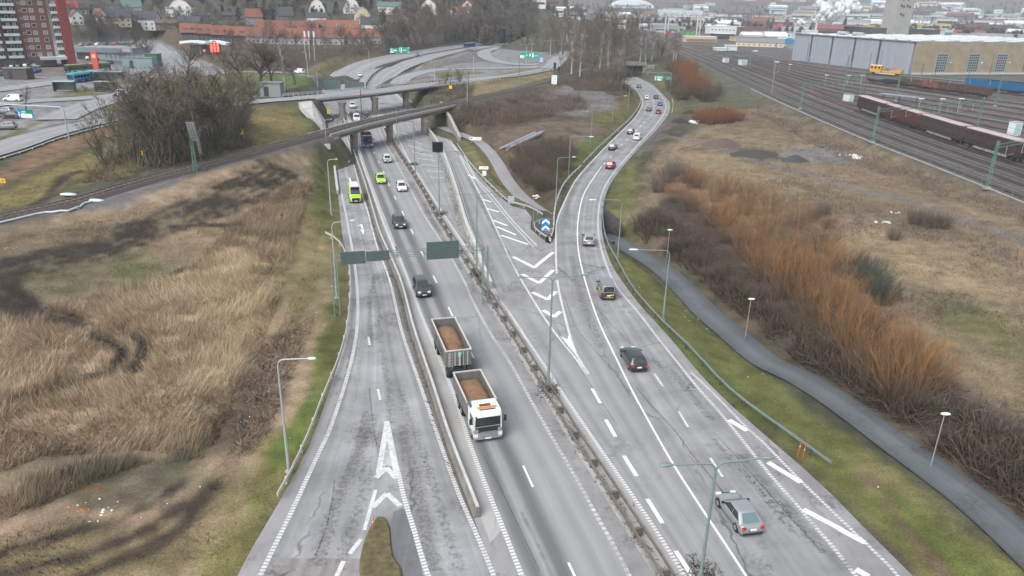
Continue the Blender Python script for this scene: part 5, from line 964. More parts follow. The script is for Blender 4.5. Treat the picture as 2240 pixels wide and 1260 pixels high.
drive('estate','blue',1443,232,DU,True,'bright blue car with a loaded roof on the outer lane of the far bend',group=OUT)
drive('suv','black',1435,217,DU,True,'black car directly ahead of the blue car on the far bend',group=OUT)
drive('hatch','white',1415,218,DU,True,'white hatchback on the inner lane of the far bend',group=OUT)
drive('van','white',1372,187,DU,True,'white car at the tunnel mouth under the railway',group=OUT);drive('suv','grey',1399,193,DU,True,'grey car entering the straight before the tunnel',group=OUT)
drive('suv','darkgrey',929,654,B_MID,False,'dark grey suv with lit headlights behind the sand trailer',group=INB,scale=1.);drive('suv','darkgrey',877,503,B_MID,False,'dark grey suv farther up the town-bound lane above the gantry',group=INB,scale=1.)
drive('hatch','white',881,421,B_RIGHT,False,'white hatchback in the right town-bound lane below the lime green estate',group=INB,scale=1.02);t=drive('estate','lime',835,404,B_MID,False,'lime green ambulance car with a light bar on its roof',group=INB,scale=1.02,name='ambulance_car')
MB().box((.45,0,1.53),(.3,1.1,.12)).obj('light_bar',mat('lightbar',(.3,.45,.5),.3),t);t=drive('bigvan','lime',779,446,A_LEFT,False,'lime green ambulance van with a white roof on the slip road',group=INB,name='ambulance_van',cat='ambulance',scale=1.02,roof=PT['lime'])
MB().box((-.6,0,2.615),(3.6,1.3,.05)).box((.6,.2,2.66),(.5,.5,.1)).obj('roof_hatch',WHITE,t);MB().box((2.86,0,.78),(.08,1.3,.42)).obj('radiator_mask',TRIM,t);MB().box((1.5,0,2.56),(.3,1.5,.14)).obj('light_bar',PT['blue'],t)
drive('hatch','darkblue',758,361,A_LEFT,False,'dark blue hatchback on the slip road below the rail bridge',group=INB,scale=1.02);drive('hatch','silver',849,358,B_RIGHT,False,'pale silver hatchback with lit headlights just below the rail bridge',group=INB,scale=1.02,roof=PT['white'])
drive('van','white',781,267,FAR_M,False,'white van between the two bridges',group=INB,name='van',cat='van',scale=1.05);drive('minibus','black',803,262,FAR_M,False,'black van beside the white van between the bridges',group=INB,name='van',cat='van');drive('suv','white',772,238,FAR_M,False,'white suv coming out from under the road bridge',group=INB,scale=1.1)
for k,col,px,py,pl,aw,z,lb in (('hatch','white',787,167,FAR_L,False,.6,'white car on the far bend above the road bridge'),('hatch','red',891,181,FAR_R,True,.2,'red car with a pale roof on the slip lane right of the road bridge deck'),('estate','silver',909,122,FAR_L,False,3.6,'silver car on the far bend beside the green signs'),('estate','grey',1071,96,FAR_L,False,5,'grey car just behind the blue coach'),('hatch','white',1116,87,FAR_L,False,5,'white car farthest along the bend'),('suv','white',1158,80,FAR_L,False,5,'white van under the dark wood at the end of the bend')):
    drive(k,col,px,py,pl,aw,lb,z=z,full=False,roof=PT['white'] if col in ('red',) else None)
# blue tractor lorry under the rail bridge
def lorry(loc,h,label,pm,box=None,blen=5.0,sc=1.):
    t=thing('tipper_lorry',label,'lorry',loc,h);t.scale=(sc,)*3;b=MB()
    rings=[]
    for x,y,z0,z1 in ((-2.05,1.19,.75,2.78),(-1.2,1.2,.75,2.86),(-.35,1.2,.7,2.84),(-.22,1.19,.62,2.74),(-.12,1.17,.6,2.60)):rings.append([(x,-y,z0),(x,y,z0),(x,y,z1-.25),(x,y-.12,z1),(x,-y+.12,z1),(x,-y,z1-.25)])
    b.loft(rings,smooth=False);b.obj('cab',pm,t,sharp=.5)
    b=MB();b.loft([[(-.3,-1.2,.42),(-.3,1.2,.42),(-.3,1.2,1.22),(-.3,-1.2,1.22)],[(.0,-1.17,.36),(.0,1.17,.36),(-.02,1.15,1.2),(-.02,-1.15,1.2)],[(.08,-.95,.38),(.08,.95,.38),(.04,.95,.62),(.04,-.95,.62)]],smooth=False);b.obj('bumper',PT['silver'] if pm is PT['white'] else pm,t,sharp=.5)
    b=MB();b.add([(.012,-.82,.52),(.012,.82,.52),(.0,.78,1.38),(.0,-.78,1.38),(-.16,-.82,.52),(-.16,.82,.52),(-.16,.78,1.38),(-.16,-.78,1.38)],[(0,1,2,3),(0,4,5,1),(1,5,6,2),(2,6,7,3),(3,7,4,0)]);b.obj('grille',TRIM,t)
    b=MB()
    for z in (.62,.78,1.02):b.box((.06,0,z),(.06,1.35-.2*(z<.7),.045))
    b.obj('grille_bar',CHROME,t)
    b=MB();b.add([(-.10,-1.06,1.46),(-.10,1.06,1.46),(-.075,1.0,2.42),(-.075,-1.0,2.42),(-.26,-1.06,1.46),(-.26,1.06,1.46),(-.26,1.0,2.42),(-.26,-1.0,2.42)],[(0,1,2,3),(0,4,5,1),(1,5,6,2),(2,6,7,3),(3,7,4,0)]);b.obj('windscreen',GLASS,t)
    MB().box((-.13,0,1.3),(.06,2.1,.22)).obj('wiper_panel',STEEL_D,t);MB().box((.0,0,2.52),(.42,1.9,.06),0,0,.15).obj('sun_visor',pm,t)
    for sd in (-1,1):
        MB().box((-.75,sd*1.205,1.95),(.85,.02,.7)).obj('side_window',GLASS,t);b=MB();b.box((-.02,sd*1.0,.72),(.14,.3,.3));b.box((-.12,sd*1.1,.74),(.2,.2,.3));b.obj('headlight',HEADL,t);b=MB();b.box((-.05,sd*1.42,2.05),(.1,.22,.5));b.cyl((-.1,sd*1.2,2.35),(-.05,sd*1.42,2.3),.02,n=5);b.cyl((-.1,sd*1.2,1.75),(-.05,sd*1.42,1.8),.02,n=5);b.obj('mirror',TRIM,t)
        MB().box((-.9,sd*1.12,.62),(.5,.16,.45)).obj('step',TRIM,t)
    b=MB().box((-4.4,0,.78),(5.4,.9,.3));b.obj('chassis',TRIM,t);wm=MB();wm.loft([[(math.cos(a)*r,y,math.sin(a)*r) for a in np.linspace(0,2*math.pi,16,False)] for r,y in ((.3,-.16),(.48,-.15),(.5,-.1),(.5,.1),(.48,.15),(.3,.16))]);wm=wm.mesh('tyre',TYRE,.7);rm=MB().cyl((0,.13,0),(0,.175,0),.3,.24,12).mesh('rim',RIM)
    for x in (-.95,-4.6,-5.75):
        for sd in (-1,1):q=link('wheel',wm,t,(x,sd*1.03,.5),(0,0,0 if sd>0 else math.pi));link('rim',rm,q)
    MB().box((.095,0,.45),(.03,.5,.12)).obj('number_plate',PLATE,t)
    return t
def tub(t,x0,x1,w_,z0,z1,m,pin):
    """open load tub: panels between posts, rims, floor"""
    th=.07;b=MB().box(((x0+x1)/2,0,z0+.05),(x1-x0,w_,.1));b.obj('tub_floor',m,t)
    for sd in (-1,1):
        n=6
        for k in range(n):a,c=x0+(x1-x0)*k/n+.02,x0+(x1-x0)*(k+1)/n-.02;MB().box(((a+c)/2,sd*(w_/2-th/2),(z0+z1)/2+.05),(c-a,th,z1-z0-.1)).obj('side_panel',m,t)
        MB().box(((x0+x1)/2,sd*(w_/2-th/2+.01),z1+.03),(x1-x0+.06,.13,.1)).obj('rim',pin,t)
    for x,nm in ((x0+th/2,'tailboard'),(x1-th/2,'headboard')):MB().box((x,0,(z0+z1)/2+.05),(th,w_-.16,z1-z0-.1)).obj(nm,m,t);MB().box((x,0,z1+.035),(.12,w_-.1,.1)).obj('rim',pin,t)
SAND=mat('sand_reddish',(.20,.116,.068),.95,var=.16,scale=3.,bump=.35)
def sandpile(loc,h,L,w_,z0,bumps,label):
    n,m=44,22;xs=np.linspace(-L/2,L/2,n);ys=np.linspace(-w_/2,w_/2,m);X,Y=np.meshgrid(xs,ys,indexing='ij');Z=np.zeros_like(X)
    for cx_,cy_,r,hh in bumps:Z=np.maximum(Z,hh*(1-np.minimum(1,np.hypot((X-cx_)/r,(Y-cy_)/(r*.62)))**1.6))
    Z+=(fbm(X*2.1+9,Y*2.1,4)-.5)*.2;edge=np.minimum(np.minimum(X+L/2,L/2-X),np.minimum(Y+w_/2,w_/2-Y));Z -= .18*(1-sstep(0,.45,edge))
    v=np.stack([X,Y,Z],-1).reshape(-1,3);i=np.arange(n*m).reshape(n,m);f=np.stack([i[:-1,:-1],i[1:,:-1],i[1:,1:],i[:-1,1:]],-1).reshape(-1,4)
    o=link('sand_load',npmesh('sand_load',v,f,SAND,smooth=True),None,loc,(0,0,h));return tag(o,label,'sand','reddish sand loads')
ALU=mat('aluminium_tub',(.19,.195,.19),.5,.35,var=.14,scale=1.5);ALU_L=mat('aluminium_rim',(.58,.57,.53),.45,.3,var=.1)
hdv=np.array([.29,-.957,0]);hdv /= np.linalg.norm(hdv);hT=math.atan2(hdv[1],hdv[0]);front=P(1068,962,.25)*[1,1,0]-hdv*.05
truck=lorry(front,hT,'white and silver tipper lorry with an orange beacon bar, nearest in the town-bound lane',PT['white'])
tub(truck,-7.5,-2.12,2.5,1.15,2.6,ALU,ALU_L)
b=MB();b.cyl((-.5,-.78,2.98),(-.5,.78,2.98),.075,n=8);b.obj('beacon_bar',mat('beacon_orange',(.7,.16,.02),.35,emit=.25),truck);b=MB();b.box((-.98,-.05,2.9),(.25,.9,.1));b.box((-.28,0,2.9),(.06,1.3,.06));b.obj('roof_fittings',STEEL_D,truck)
b=MB();b.add([(-2.6,-1.26,2.62),(-2.05,-1.26,2.62),(-1.0,-1.22,2.75),(-1.1,-1.2,2.9),(-2.1,-1.2,3.0),(-2.6,-1.2,2.75)],[(0,1,2,3,4,5)]);b.add([(-2.6,0.9-1.95,2.7),(-2.1,.9-1.95,2.98),(-1.1,-1.05,2.88),(-1.,-1.18,2.75),(-2.05,-1.24,2.63),(-2.6,-1.24,2.64)],[(0,1,2,3,4,5)]);b.obj('air_deflector',mat('deflector_grey',(.12,.15,.17),.4),truck)
b=MB().box((-2.1,.85,1.9),(.18,.3,1.6));b.obj('exhaust_stack',STEEL_D,truck)
for sd in (-1,1):MB().box((-5.2,sd*1.18,.98),(2.6,.16,.2)).obj('mudguard',TRIM,truck)
c=front-hdv*4.75;sandpile((c[0],c[1],1.75),hT,5.15,2.3,0,[(-.2,0,3.2,.62),(1.6,.15,1.5,.2)],'reddish sand heap in the tub of the tipper lorry')
hd2=np.array([.279,-.960,0]);hd2 /= np.linalg.norm(hd2);h2=math.atan2(hd2[1],hd2[0]);fr=(P(976,769,2.75)+P(1031,762,2.75))/2;rr_=(P(944.6,698,2.75)+P(993.5,692.7,2.75))/2;mid=(fr+rr_)/2;Lt=np.linalg.norm((fr-rr_)[:2])
tr=thing('tipper_trailer','grey tipper trailer loaded with sand, towed behind the white lorry','trailer',(mid[0],mid[1],0),h2);tub(tr,-Lt/2,Lt/2,2.45,1.1,2.68,ALU,ALU_L)
wm=MB();wm.loft([[(math.cos(a)*r,y,math.sin(a)*r) for a in np.linspace(0,2*math.pi,16,False)] for r,y in ((.3,-.2),(.48,-.19),(.5,-.13),(.5,.13),(.48,.19),(.3,.2))]);wm=wm.mesh('tyre',TYRE,.7);rm=MB().cyl((0,.17,0),(0,.21,0),.3,.24,12).mesh('rim',RIM)
for x in (Lt/2-.35,-Lt/2+1.2,-Lt/2+2.4):
    for sd in (-1,1):q=link('wheel',wm,tr,(x+.3,sd*1.0,.5),(0,0,0 if sd>0 else math.pi));link('rim',rm,q)
b=MB().box((0,0,.82),(Lt,.9,.25));b.box((Lt/2+.5,0,.7),(1.2,.25,.15));b.box((Lt/2+.2,0,.55),(.5,1.5,.12));b.obj('chassis',TRIM,tr)
for k in range(3):MB().cyl((Lt/2+.15,.45,.5),(Lt/2+.9,.1+.15*k,.55),.03,n=5).obj('hose',STEEL_D,tr)
b=MB();
for y in (-.98,-.58):b.box((Lt/2+.05,y,1.75),(.04,.04,1.5))
for k in range(5):b.box((Lt/2+.05,-.78,1.15+.3*k),(.03,.4,.035))
b.obj('ladder',GALV,tr);MB().cyl((Lt/2+.12,.1,1.2),(Lt/2+.12,.1,2.1),.11,n=8).cyl((Lt/2+.12,.1,2.1),(Lt/2+.12,.1,2.35),.17,n=8).obj('tipping_ram',GALV,tr);MB().cyl((Lt/2+.12,.1,2.35),(Lt/2+.12,.1,2.5),.15,n=8).obj('ram_cap',mat('cap_mint',(.2,.55,.35),.4),tr)
for y in (-.85,-.35,.45,.85):MB().box((Lt/2+.02,y,1.85),(.05,.07,1.4)).obj('front_rib',ALU_L,tr)
def lettering(text,size,m,parent,loc,rot):
    ft=bpy.data.curves.new('lettering','FONT');ft.body=text;ft.size=size;ft.align_x='CENTER';ft.extrude=.004;o=bpy.data.objects.new('lettering_source',ft);COL.objects.link(o)
    me=bpy.data.meshes.new_from_object(o.evaluated_get(bpy.context.evaluated_depsgraph_get()));bpy.data.objects.remove(o);bpy.data.curves.remove(ft);me.materials.clear();me.materials.append(m);me.name='lettering';return link('lettering',me,parent,loc,rot)
lettering('19',1.25,BLACK,tr,(-1.3,-1.232,1.35),(math.pi/2,0,0))
b=MB()
for k in range(3):b.box((1.2,-1.234,1.4+.25*k),(2.4,.012,.09))
b.obj('side_stripe',BLACK,tr)
sandpile((mid[0],mid[1],1.7),h2,Lt-.25,2.25,0,[(-1.2,.05,3.0,.78),(2.0,-.1,2.1,.6)],'reddish sand in two heaps in the tub of the trailer')
p=P(805,324);hb=head_on(B_MID,p,-1);bl=lorry(p,hb,'blue tipper lorry with a white grille emerging below the rail bridge',PT['blue'],sc=1.);tub(bl,-7.4,-2.12,2.45,1.15,2.7,mat('tub_dark',(.04,.05,.07),.6),TRIM);MB().cyl((-.3,-.7,2.98),(-.3,.7,2.98),.08,n=6).obj('beacon_bar',mat('beacon_orange',(.7,.16,.02),.35,emit=.25),bl)
# blue coach on the far bend and the town buses
def bus(loc,h,label,m,L=12.,joint=False,top=None,name='bus',band=None):
    t=thing(name,label,'bus',loc,h);segs=[(-L/2,L/2)] if not joint else [(-L/2,-.6),(.6,L/2)]
    for a,c in segs:
        b=MB();b.loft([[(x,-1.25*k,.35),(x,1.25*k,.35),(x,1.25*k,2.6),(x,1.05*k,2.98),(x,-1.05*k,2.98),(x,-1.25*k,2.6)] for x,k in ((a,.95),(a+.15,1),(c-.2,1),(c,.94))],smooth=False);b.obj('body',m,t,sharp=.5)
        MB().box(((a+c)/2,0,3.02),(c-a-.6,2.0,.08)).obj('roof',top or m,t);n=max(3,int((c-a)/1.5))
        for sd in (-1,1):
            for k in range(n):u0=a+.25+(c-a-.5)*k/n;MB().box((u0+(c-a-.5)/n/2,sd*1.255,1.85),((c-a-.5)/n-.1,.02,1.05)).obj('window',GLASS,t)
        for x in (a+2.2,c-2.6):
            for sd in (-1,1):MB().cyl((x,sd*1.0,.48),(x,sd*1.27,.48),.48,n=12).obj('wheel',TYRE,t)
    if joint:MB().box((0,0,1.65),(1.3,2.3,2.4)).obj('bellows',mat('bellows_grey',(.1,.1,.1),.9),t)
    MB().box((L/2+.01,0,1.75),(.04,2.2,1.5)).obj('windscreen',GLASS,t);MB().box((-L/2-.01,0,2.1),(.04,1.9,.8)).obj('rear_window',GLASS,t)
    for sd in (-1,1):MB().box((L/2+.02,sd*.95,.75),(.04,.3,.2)).obj('headlight',HEADL,t)
    if band:MB().box((0,-1.262,.8),(L*.9,.012,.5)).box((0,1.262,.8),(L*.9,.012,.5)).obj('side_band',band,t)
    return t
p=P(1027,104,5);bus((p[0],p[1],5.1),head_on(FAR_L,p,-1),'blue coach with a pale roof on the far highway bend',PT['blue'],12,top=mat('bus_roof_blue',(.15,.35,.5),.4),name='coach')
a,c=P(160,181,6),P(228,172,6);m_=(a+c)/2;v=a-c;bus((m_[0],m_[1],6.05),math.atan2(v[1],v[0]),'turquoise articulated town bus at the bus stop left of the bridge',PT['turquoise'],17.,True,mat('bus_roof_turquoise',(.05,.45,.55),.4),band=PT['blue'])
a,c=P(165,160,6),P(222,156,6);m_=(a+c)/2;v=a-c;bus((m_[0],m_[1],6.05),math.atan2(v[1],v[0]),'dark town bus with lime ends parked behind the turquoise bus',PT['darkgrey'],17.,True,mat('bus_roof_lime',(.35,.45,.08),.5),band=PT['lime'])
# town traffic and parked cars on the left
town=[('van','white',30,222,180,'white delivery van on the street at the left edge above the blue sign'),('van','white',265,210,205,'white small van on the street right of the bus shelters'),('hatch','red',335,180,220,'red car on the street behind the bare saplings'),('hatch','grey',336,160,215,'grey car further along the same street as the red one'),('suv','silver',302,137,180,'white car beside the grey cabin and the green kiosk'),('estate','silver',10,248,175,'silver car at the left edge below the brown hedge'),('sedan','darkgrey',26,258,185,'dark sedan right below the silver car at the left edge'),('hatch','silver',14,282,190,'silver hatchback alone in the reddish car park at the left edge'),('van','white',655,161,150,'pale van waiting at the side street by the green lawn')]
for k,col,x,y,a,lb in town:p=P(x,y,6 if x<600 else 5.6);car(k,PT[col],(p[0],p[1],p[2]+.1),math.radians(a),lb,name='van' if k=='van' else 'car',cat='van' if k=='van' else 'car',full=x<100,group='town traffic')
park=[]
rows=[((2,165),(80,158),6,'front row below the apartment tower'),((0,152),(75,148),6,'middle row below the apartment tower'),((178,100),(285,97),7,'row behind the flat shop'),((168,92),(200,88),3,'corner by the tower and the shop'),((196,131),(240,140),4,'forecourt of the flat shop'),((226,108),(284,104),2,'roof-level bay above the shop')]
cols=['silver','white','darkgrey','grey','darkblue','red','black','beige','blue','green'];kinds=['hatch','estate','suv','sedan'];ordn=['first','second','third','fourth','fifth','sixth','seventh'];i_=0
for a,c,n,where in rows:
    for k in range(n):
        u=k/max(1,n-1);x,y=a[0]*(1-u)+c[0]*u,a[1]*(1-u)+c[1]*u;p=P(x,y,6);col=cols[(i_*7+3) % 10];kd=kinds[i_ % 4];i_+=1
        car(kd,PT[col],(p[0],p[1],6.06),math.radians(RNG.choice([95,100,275,172])),'%s parked car, %s from the left in the %s' % (col.replace('dark','dark '),ordn[k],where),name='parked_car',full=False,group='parked cars on the left')
for k,(kd,col,x,y,lb) in enumerate([('hatch','darkblue',2118,160,'dark car with pale windows parked at the second bay of the sandstone hall'),('suv','black',2168,161,'black car parked in front of the white van at the sandstone hall'),('van','white',2192,158,'white van parked before the barred windows of the sandstone hall'),('hatch','silver',1828,74,'silver-blue car on the roof yard behind the grey hall'),('estate','white',1712,101,'white car by the small house left of the grey hall'),('hatch','white',1652,114,'white car in the depot yard left of the grey hall')]):
    p=G(x,y);car(kd,PT[col],(p[0],p[1],p[2]+.08),math.radians(185),lb,name='van' if kd=='van' else 'parked_car',cat='van' if kd=='van' else 'car',full=False,group='vehicles by the railway halls')
# ------------------------------------------------------------------ railway yard
TR={}
for k,s_ in enumerate((0,5.8,11.5,16.6,22.4)):TR[k]=offset(T1,-s_);ribbon('track_bed',offset(TR[k],-1.5),offset(TR[k],1.5),.02,M_BAL,1,6.);track(TR[k]+[0,0,.05],ballast=False,sleepers=k<4,railm=M_RAILB if k<3 else M_RAIL)
FARY=[]
for k,(a,c) in enumerate(((152,190),(160,209),(168,228),(175,238),(183,250),(191,262),(199,276),(207,290),(217,306))):
    p=line([(1440,82+(a-153)*.06,4),(1500,93+(a-153)*.2,4),(1650,120+(a-153)*.55,4),(1820,a,4),(2030,(a+c)/2+.5,4),(2240,c,4),(2420,c+ (c-a)*.42,4)],step=4);FARY.append(p);ribbon('track_bed',offset(p,-1.5),offset(p,1.5),.02+.003*k,M_BAL,1,6.);track(p+[0,0,.05],ballast=False,sleepers=False,railm=M_RAIL if k % 3 else M_RAILB)
x_=line([(1495,122,4),(1560,140,4),(1620,170,4),(1700,204,4),(1800,246,4)],step=4);track(x_+[0,0,.06],ballast=False,sleepers=False,railm=M_RAILB)
# concrete retaining wall and mesh fence along the yard
WALLY=sub(offset(T1,3.4),60,300);t=thing('retaining_wall','grey concrete retaining wall carrying the railway yard above the brown field','concrete wall',WALLY[0]);o=WALLY[0].copy();L=length(WALLY);n=int(L/6)
WM=mat('concrete_yard_wall',(.20,.205,.21),.9,var=.3,scale=.5,streak=(1,1,.35));rs=resample(WALLY,n*2+1)
for i in range(n):
    q=rs[2*i:2*i+3]-o;q[0]=q[0]+(q[1]-q[0])*.02;b=MB();sweep(b,q,rectp(-.15,.2,-3.4,-.12));b.obj('wall_panel',WM,t)
b=MB();sweep(b,rs-o,rectp(-.22,.26,-.118,.02));b.obj('coping',CONC,t)
fence_m=mat('fence_mesh_green',(.16,.22,.2),.6,.2,var=.2);t=thing('mesh_fence','thin green mesh fence on top of the yard retaining wall','fence',WALLY[0]);b=MB()
for z in (.4,.9,1.5):b.path([tuple(q) for q in resample(WALLY,40)-o+[0,0,z]],.02,4)
b.obj('fence_wire',fence_m,t);me=MB().box((0,0,.8),(.06,.06,1.6)).mesh('fence_post',fence_m)
for q in resample(WALLY,int(L/3)):link('fence_post',me,t,q-o)
# overhead line portals and masts
def lattice(b,base,h,w_=.45,taper=.75,n=None):
    x,y,z=base;n=n or max(4,int(h/1.1));c=[(sx*w_/2,sy*w_/2) for sx,sy in ((-1,-1),(1,-1),(1,1),(-1,1))]
    for cx_,cy_ in c:b.cyl((x+cx_,y+cy_,z),(x+cx_*taper,y+cy_*taper,z+h),.05,n=4,smooth=False)
    for i in range(n):
        k0,k1=1-(1-taper)*i/n,1-(1-taper)*(i+1)/n
        for j in range(4):
            p,q=c[j],c[(j+1) % 4]
            if i % 2:p,q=q,p
            b.cyl((x+p[0]*k0,y+p[1]*k0,z+h*i/n),(x+q[0]*k1,y+q[1]*k1,z+h*(i+1)/n),.03,n=3,cap=False,smooth=False)
def tracedh(px,py0,py1,z):
    f=P(px,py0,z);return f,min(np.arange(3,16,.1),key=lambda h:abs(CY-FPX*((f+[0,0,h]-EYE)@UP)/((f+[0,0,h]-EYE)@FW)-py1))
def portal(feet,label,hz=7.6):
    fs=[P(x,y,4) for x,y in feet];t=thing('catenary_portal',label,'catenary portal',fs[0],group='green overhead line portals');o=fs[0]
    for f in fs:b=MB();lattice(b,f-o,hz+.9);b.obj('mast',GREEN_ST,t);MB().box((f[0]-o[0],f[1]-o[1],.1),(.9,.9,.4)).obj('foundation',CONC,t)
    a,c=fs[0]-o,fs[1]-o;b=MB();L=np.linalg.norm(c-a);n=int(L/1.4);d=(c-a)/L;s=np.array([-d[1],d[0],0])*.22
    for z in (hz-.35,hz+.25):
        for sd in (-1,1):b.cyl(a+s*sd+[0,0,z],c+s*sd+[0,0,z],.045,n=4)
    for i in range(n):b.cyl(a+d*L*i/n+[0,0,hz-.35+.6*(i % 2)],a+d*L*(i+1)/n+[0,0,hz+.25-.6*(i % 2)],.025,n=3,cap=False)
    b.obj('beam',GREEN_ST,t)
    for u in np.linspace(.12,.9,max(2,int(L/6))):MB().cyl(a+d*L*u+[0,0,hz-.35],a+d*L*u+[0,0,hz-2.2],.05,n=5).cyl(a+d*L*u+[0,0,hz-2.1],a+d*L*u+[-1.2*s[0]*5,-1.2*s[1]*5,hz-1.4],.03,n=4).obj('dropper',GALV,t)
    return fs
portals=[portal(((1908,312),(2136,284)),'green portal whose beam spans the first brown wagons'),portal(((2158,412),(2330,372)),'nearest green portal at the right edge beside the brown wagons'),portal(((1958,221),(2176,232)),'green portal beyond the train, over the rusty open wagons',9),portal(((1750,238),(1880,214)),'green portal left of the brown train near the pink path',7.4),portal(((1531,153),(1640,140)),'small green portal at the yard throat behind the orange bush',7),portal(((1605,152),(1702,158)),'small green portal in front of the grey hall corner',7)]
for x,y0,y1,lb in ((2107,215,140,'tall dark mast between the blue and the rusty wagons'),(1762,145,92,'tall dark mast before the left part of the grey hall'),(1888,216,112,'tall dark mast in front of the middle of the grey hall'),(1922,160,110,'tall dark mast behind the yellow rail vehicle'),(2043,176,138,'dark mast at the first windows of the sandstone hall'),(2160,180,132,'dark mast before the white van at the sandstone hall'),(1843,205,120,'green mast left of the two grey cabinets'),(1690,160,92,'green mast in front of the small cream house'),(1475,118,78,'slim mast at the left end of the yard tracks'),(1590,118,88,'slim mast near the white containers'),(2010,190,138,'green mast at the left end of the rusty wagons')):
    f,h=tracedh(x,y0,y1,4);t=thing('catenary_mast',lb,'mast',f,group='single overhead line masts');g_='green' in lb;b=MB()
    if g_:lattice(b,(0,0,-.2),h,.4)
    else:b.cyl((0,0,-.2),(0,0,h),.14,.09,6)
    b.obj('pole',GREEN_ST if g_ else STEEL_D,t);MB().cyl((0,0,h*.82),(-2.2,-1,h*.86),.05,n=4).cyl((0,0,h*.95),(-2.2,-1,h*.86),.03,n=4).obj('bracket',GALV,t)
for x,y0,y1,lb in ((2008,244,216,'white-headed yard lamp, left of the three behind the brown wagons'),(2054,246,216,'white-headed yard lamp, middle of the three behind the brown wagons'),(2094,247,216,'white-headed yard lamp, right of the three behind the brown wagons'),(1853,184,165,'white-headed yard lamp before the grey hall, left of a pair'),(1882,185,165,'white-headed yard lamp before the grey hall, right of a pair'),(1804,182,164,'white-headed yard lamp above the pink path'),(1725,158,141,'white-headed yard lamp at the left end of the pink path'),(1687,208,135,'tall yard lamp by the near tracks at the bend of the retaining wall')):
    f,h=tracedh(x,y0,y1,4);t=thing('yard_lamp',lb,'yard lamp',f,group='yard lamps');MB().cyl((0,0,-.2),(0,0,h),.1,.07,6).obj('pole',GALV,t);MB().box((.3,0,h),(1.5,.6,.22)).obj('luminaire',WHITE,t)
# overhead wires
def wire(pts,nm,r=.025):t=MB().path([tuple(p) for p in pts],r,4).obj(nm,STEEL_D);return t
o=thing('overhead_wires','thin dark contact wires above the main railway tracks','wires',(0,0,0))
for k in range(4):wire(resample(TR[k],26)+[0,0,5.6],'contact_wire').parent=o;wire(resample(TR[k],26)+[0,0,6.7],'carrier_wire').parent=o
# ------------------------------------------------------------------ wagons
def wagon_base(t,L,m,gr=None):
    b=MB().box((0,0,.95),(L,2.2,.3));b.box((L/2+.3,0,.95),(.6,.3,.2));b.box((-L/2-.3,0,.95),(.6,.3,.2));b.obj('underframe',m,t);b=MB().box((0,1.1,.75),(L*.62,.12,.5)).box((0,-1.1,.75),(L*.62,.12,.5));b.obj('side_sill',gr or m,t)
    wm=MB()
    for x in (-L/2+1.6,-L/2+3.4,L/2-3.4,L/2-1.6):
        for sd in (-1,1):link('wheel',_whl,t,(x,sd*.75,.46))
_whl=MB().cyl((0,-.08,0),(0,.08,0),.46,n=12).mesh('wheel',mat('wheel_steel',(.06,.05,.045),.6,.4,var=.3))
FR=mat('wagon_frame_dark',(.03,.03,.032),.7,var=.3);GRAF=mat('sill_graffiti',(.32,.36,.36),.7,var=.6,scale=1.4)
ROOFS=mat('wagon_roof_pinkish',(.40,.33,.33),.6,var=.1,scale=.7);SDU=[mat('wagon_side_brown',(.055,.035,.032),.7,var=.25,scale=.8),mat('wagon_side_maroon',(.088,.032,.03),.7,var=.25,scale=.8),mat('wagon_side_dark_brown',(.06,.042,.036),.7,var=.25,scale=.8)]
bs=TR[3];k0=int(np.argmin(np.hypot(bs[:,0]-P(1880,243,4)[0],bs[:,1]-P(1880,243,4)[1])));s0=length(bs[:k0+1])
for i,(mi,lb) in enumerate(((0,'leading brown covered wagon at the far end of the long train'),(1,'maroon covered wagon, second from the far end of the train'),(2,'dark brown covered wagon with pale graffiti on its sill, third in the train'),(0,'dark covered wagon fourth in the train, behind the green mast'),(2,'covered wagon at the right edge, last seen of the train'))):
    q,h=walk(bs,s0+10.3+i*21.3);t=thing('covered_wagon',lb,'freight wagon',q+[0,0,.36],h,'brown covered wagons of the long train');L=19;wagon_base(t,L,FR,GRAF if i in (0,2,3) else None)
    for k in range(3):
        a,c=-L/2+k*L/3+.04,-L/2+(k+1)*L/3-.04;b=MB();b.box(((a+c)/2,0,2.75),(c-a,2.85,3.1))
        for j in range(4):b.box((a+(c-a)*(j+.5)/4,0,2.7),(.08,2.93,3.0))
        b.obj('side_panel',SDU[mi],t);b=MB();b.loft([[(x,-1.46,4.31),(x,1.46,4.31),(x,1.3,4.5),(x,0,4.58),(x,-1.3,4.5)] for x in (a-.03,c+.03)],smooth=False);b.obj('roof_panel',ROOFS,t)
def openwagon(line_,px,label,m,L=13,h_=2.2,group=None,cover_=None):
    p=P(px[0],px[1],4);k=int(np.argmin(np.hypot(line_[:,0]-p[0],line_[:,1]-p[1])));q,h=walk(line_,length(line_[:k+1]));t=thing('open_wagon',label,'freight wagon',(q[0],q[1],4.4),h,group);wagon_base(t,L,FR)
    if h_>.6:
        for sd in (-1,1):
            for j in range(5):a=-L/2+L*j/5;MB().box((a+L/10,sd*1.35,1.15+h_/2),(L/5-.08,.1,h_)).box((a+.05,sd*1.42,1.15+h_/2),(.12,.08,h_)).obj('side_panel',m,t)
        for x in (-L/2,L/2):MB().box((x,0,1.15+h_/2),(.1,2.6,h_)).obj('end_panel',m,t)
        MB().box((0,0,1.3 if not cover_ else 1.1+h_),(L-.2,2.6,.15 if not cover_ else .25)).obj('load_floor' if not cover_ else 'cover',cover_ or FR,t)
    else:MB().box((0,0,1.25),(L,2.7,.3)).obj('deck',m,t)
    return t
RUST=mat('wagon_rusty',(.075,.045,.038),.85,var=.5,scale=.9);RUST2=mat('wagon_rusty_orange',(.14,.065,.045),.85,var=.6,scale=.8);WBL=mat('wagon_blue',(.012,.09,.20),.55,var=.2,scale=.7)
lnw=FARY[2]
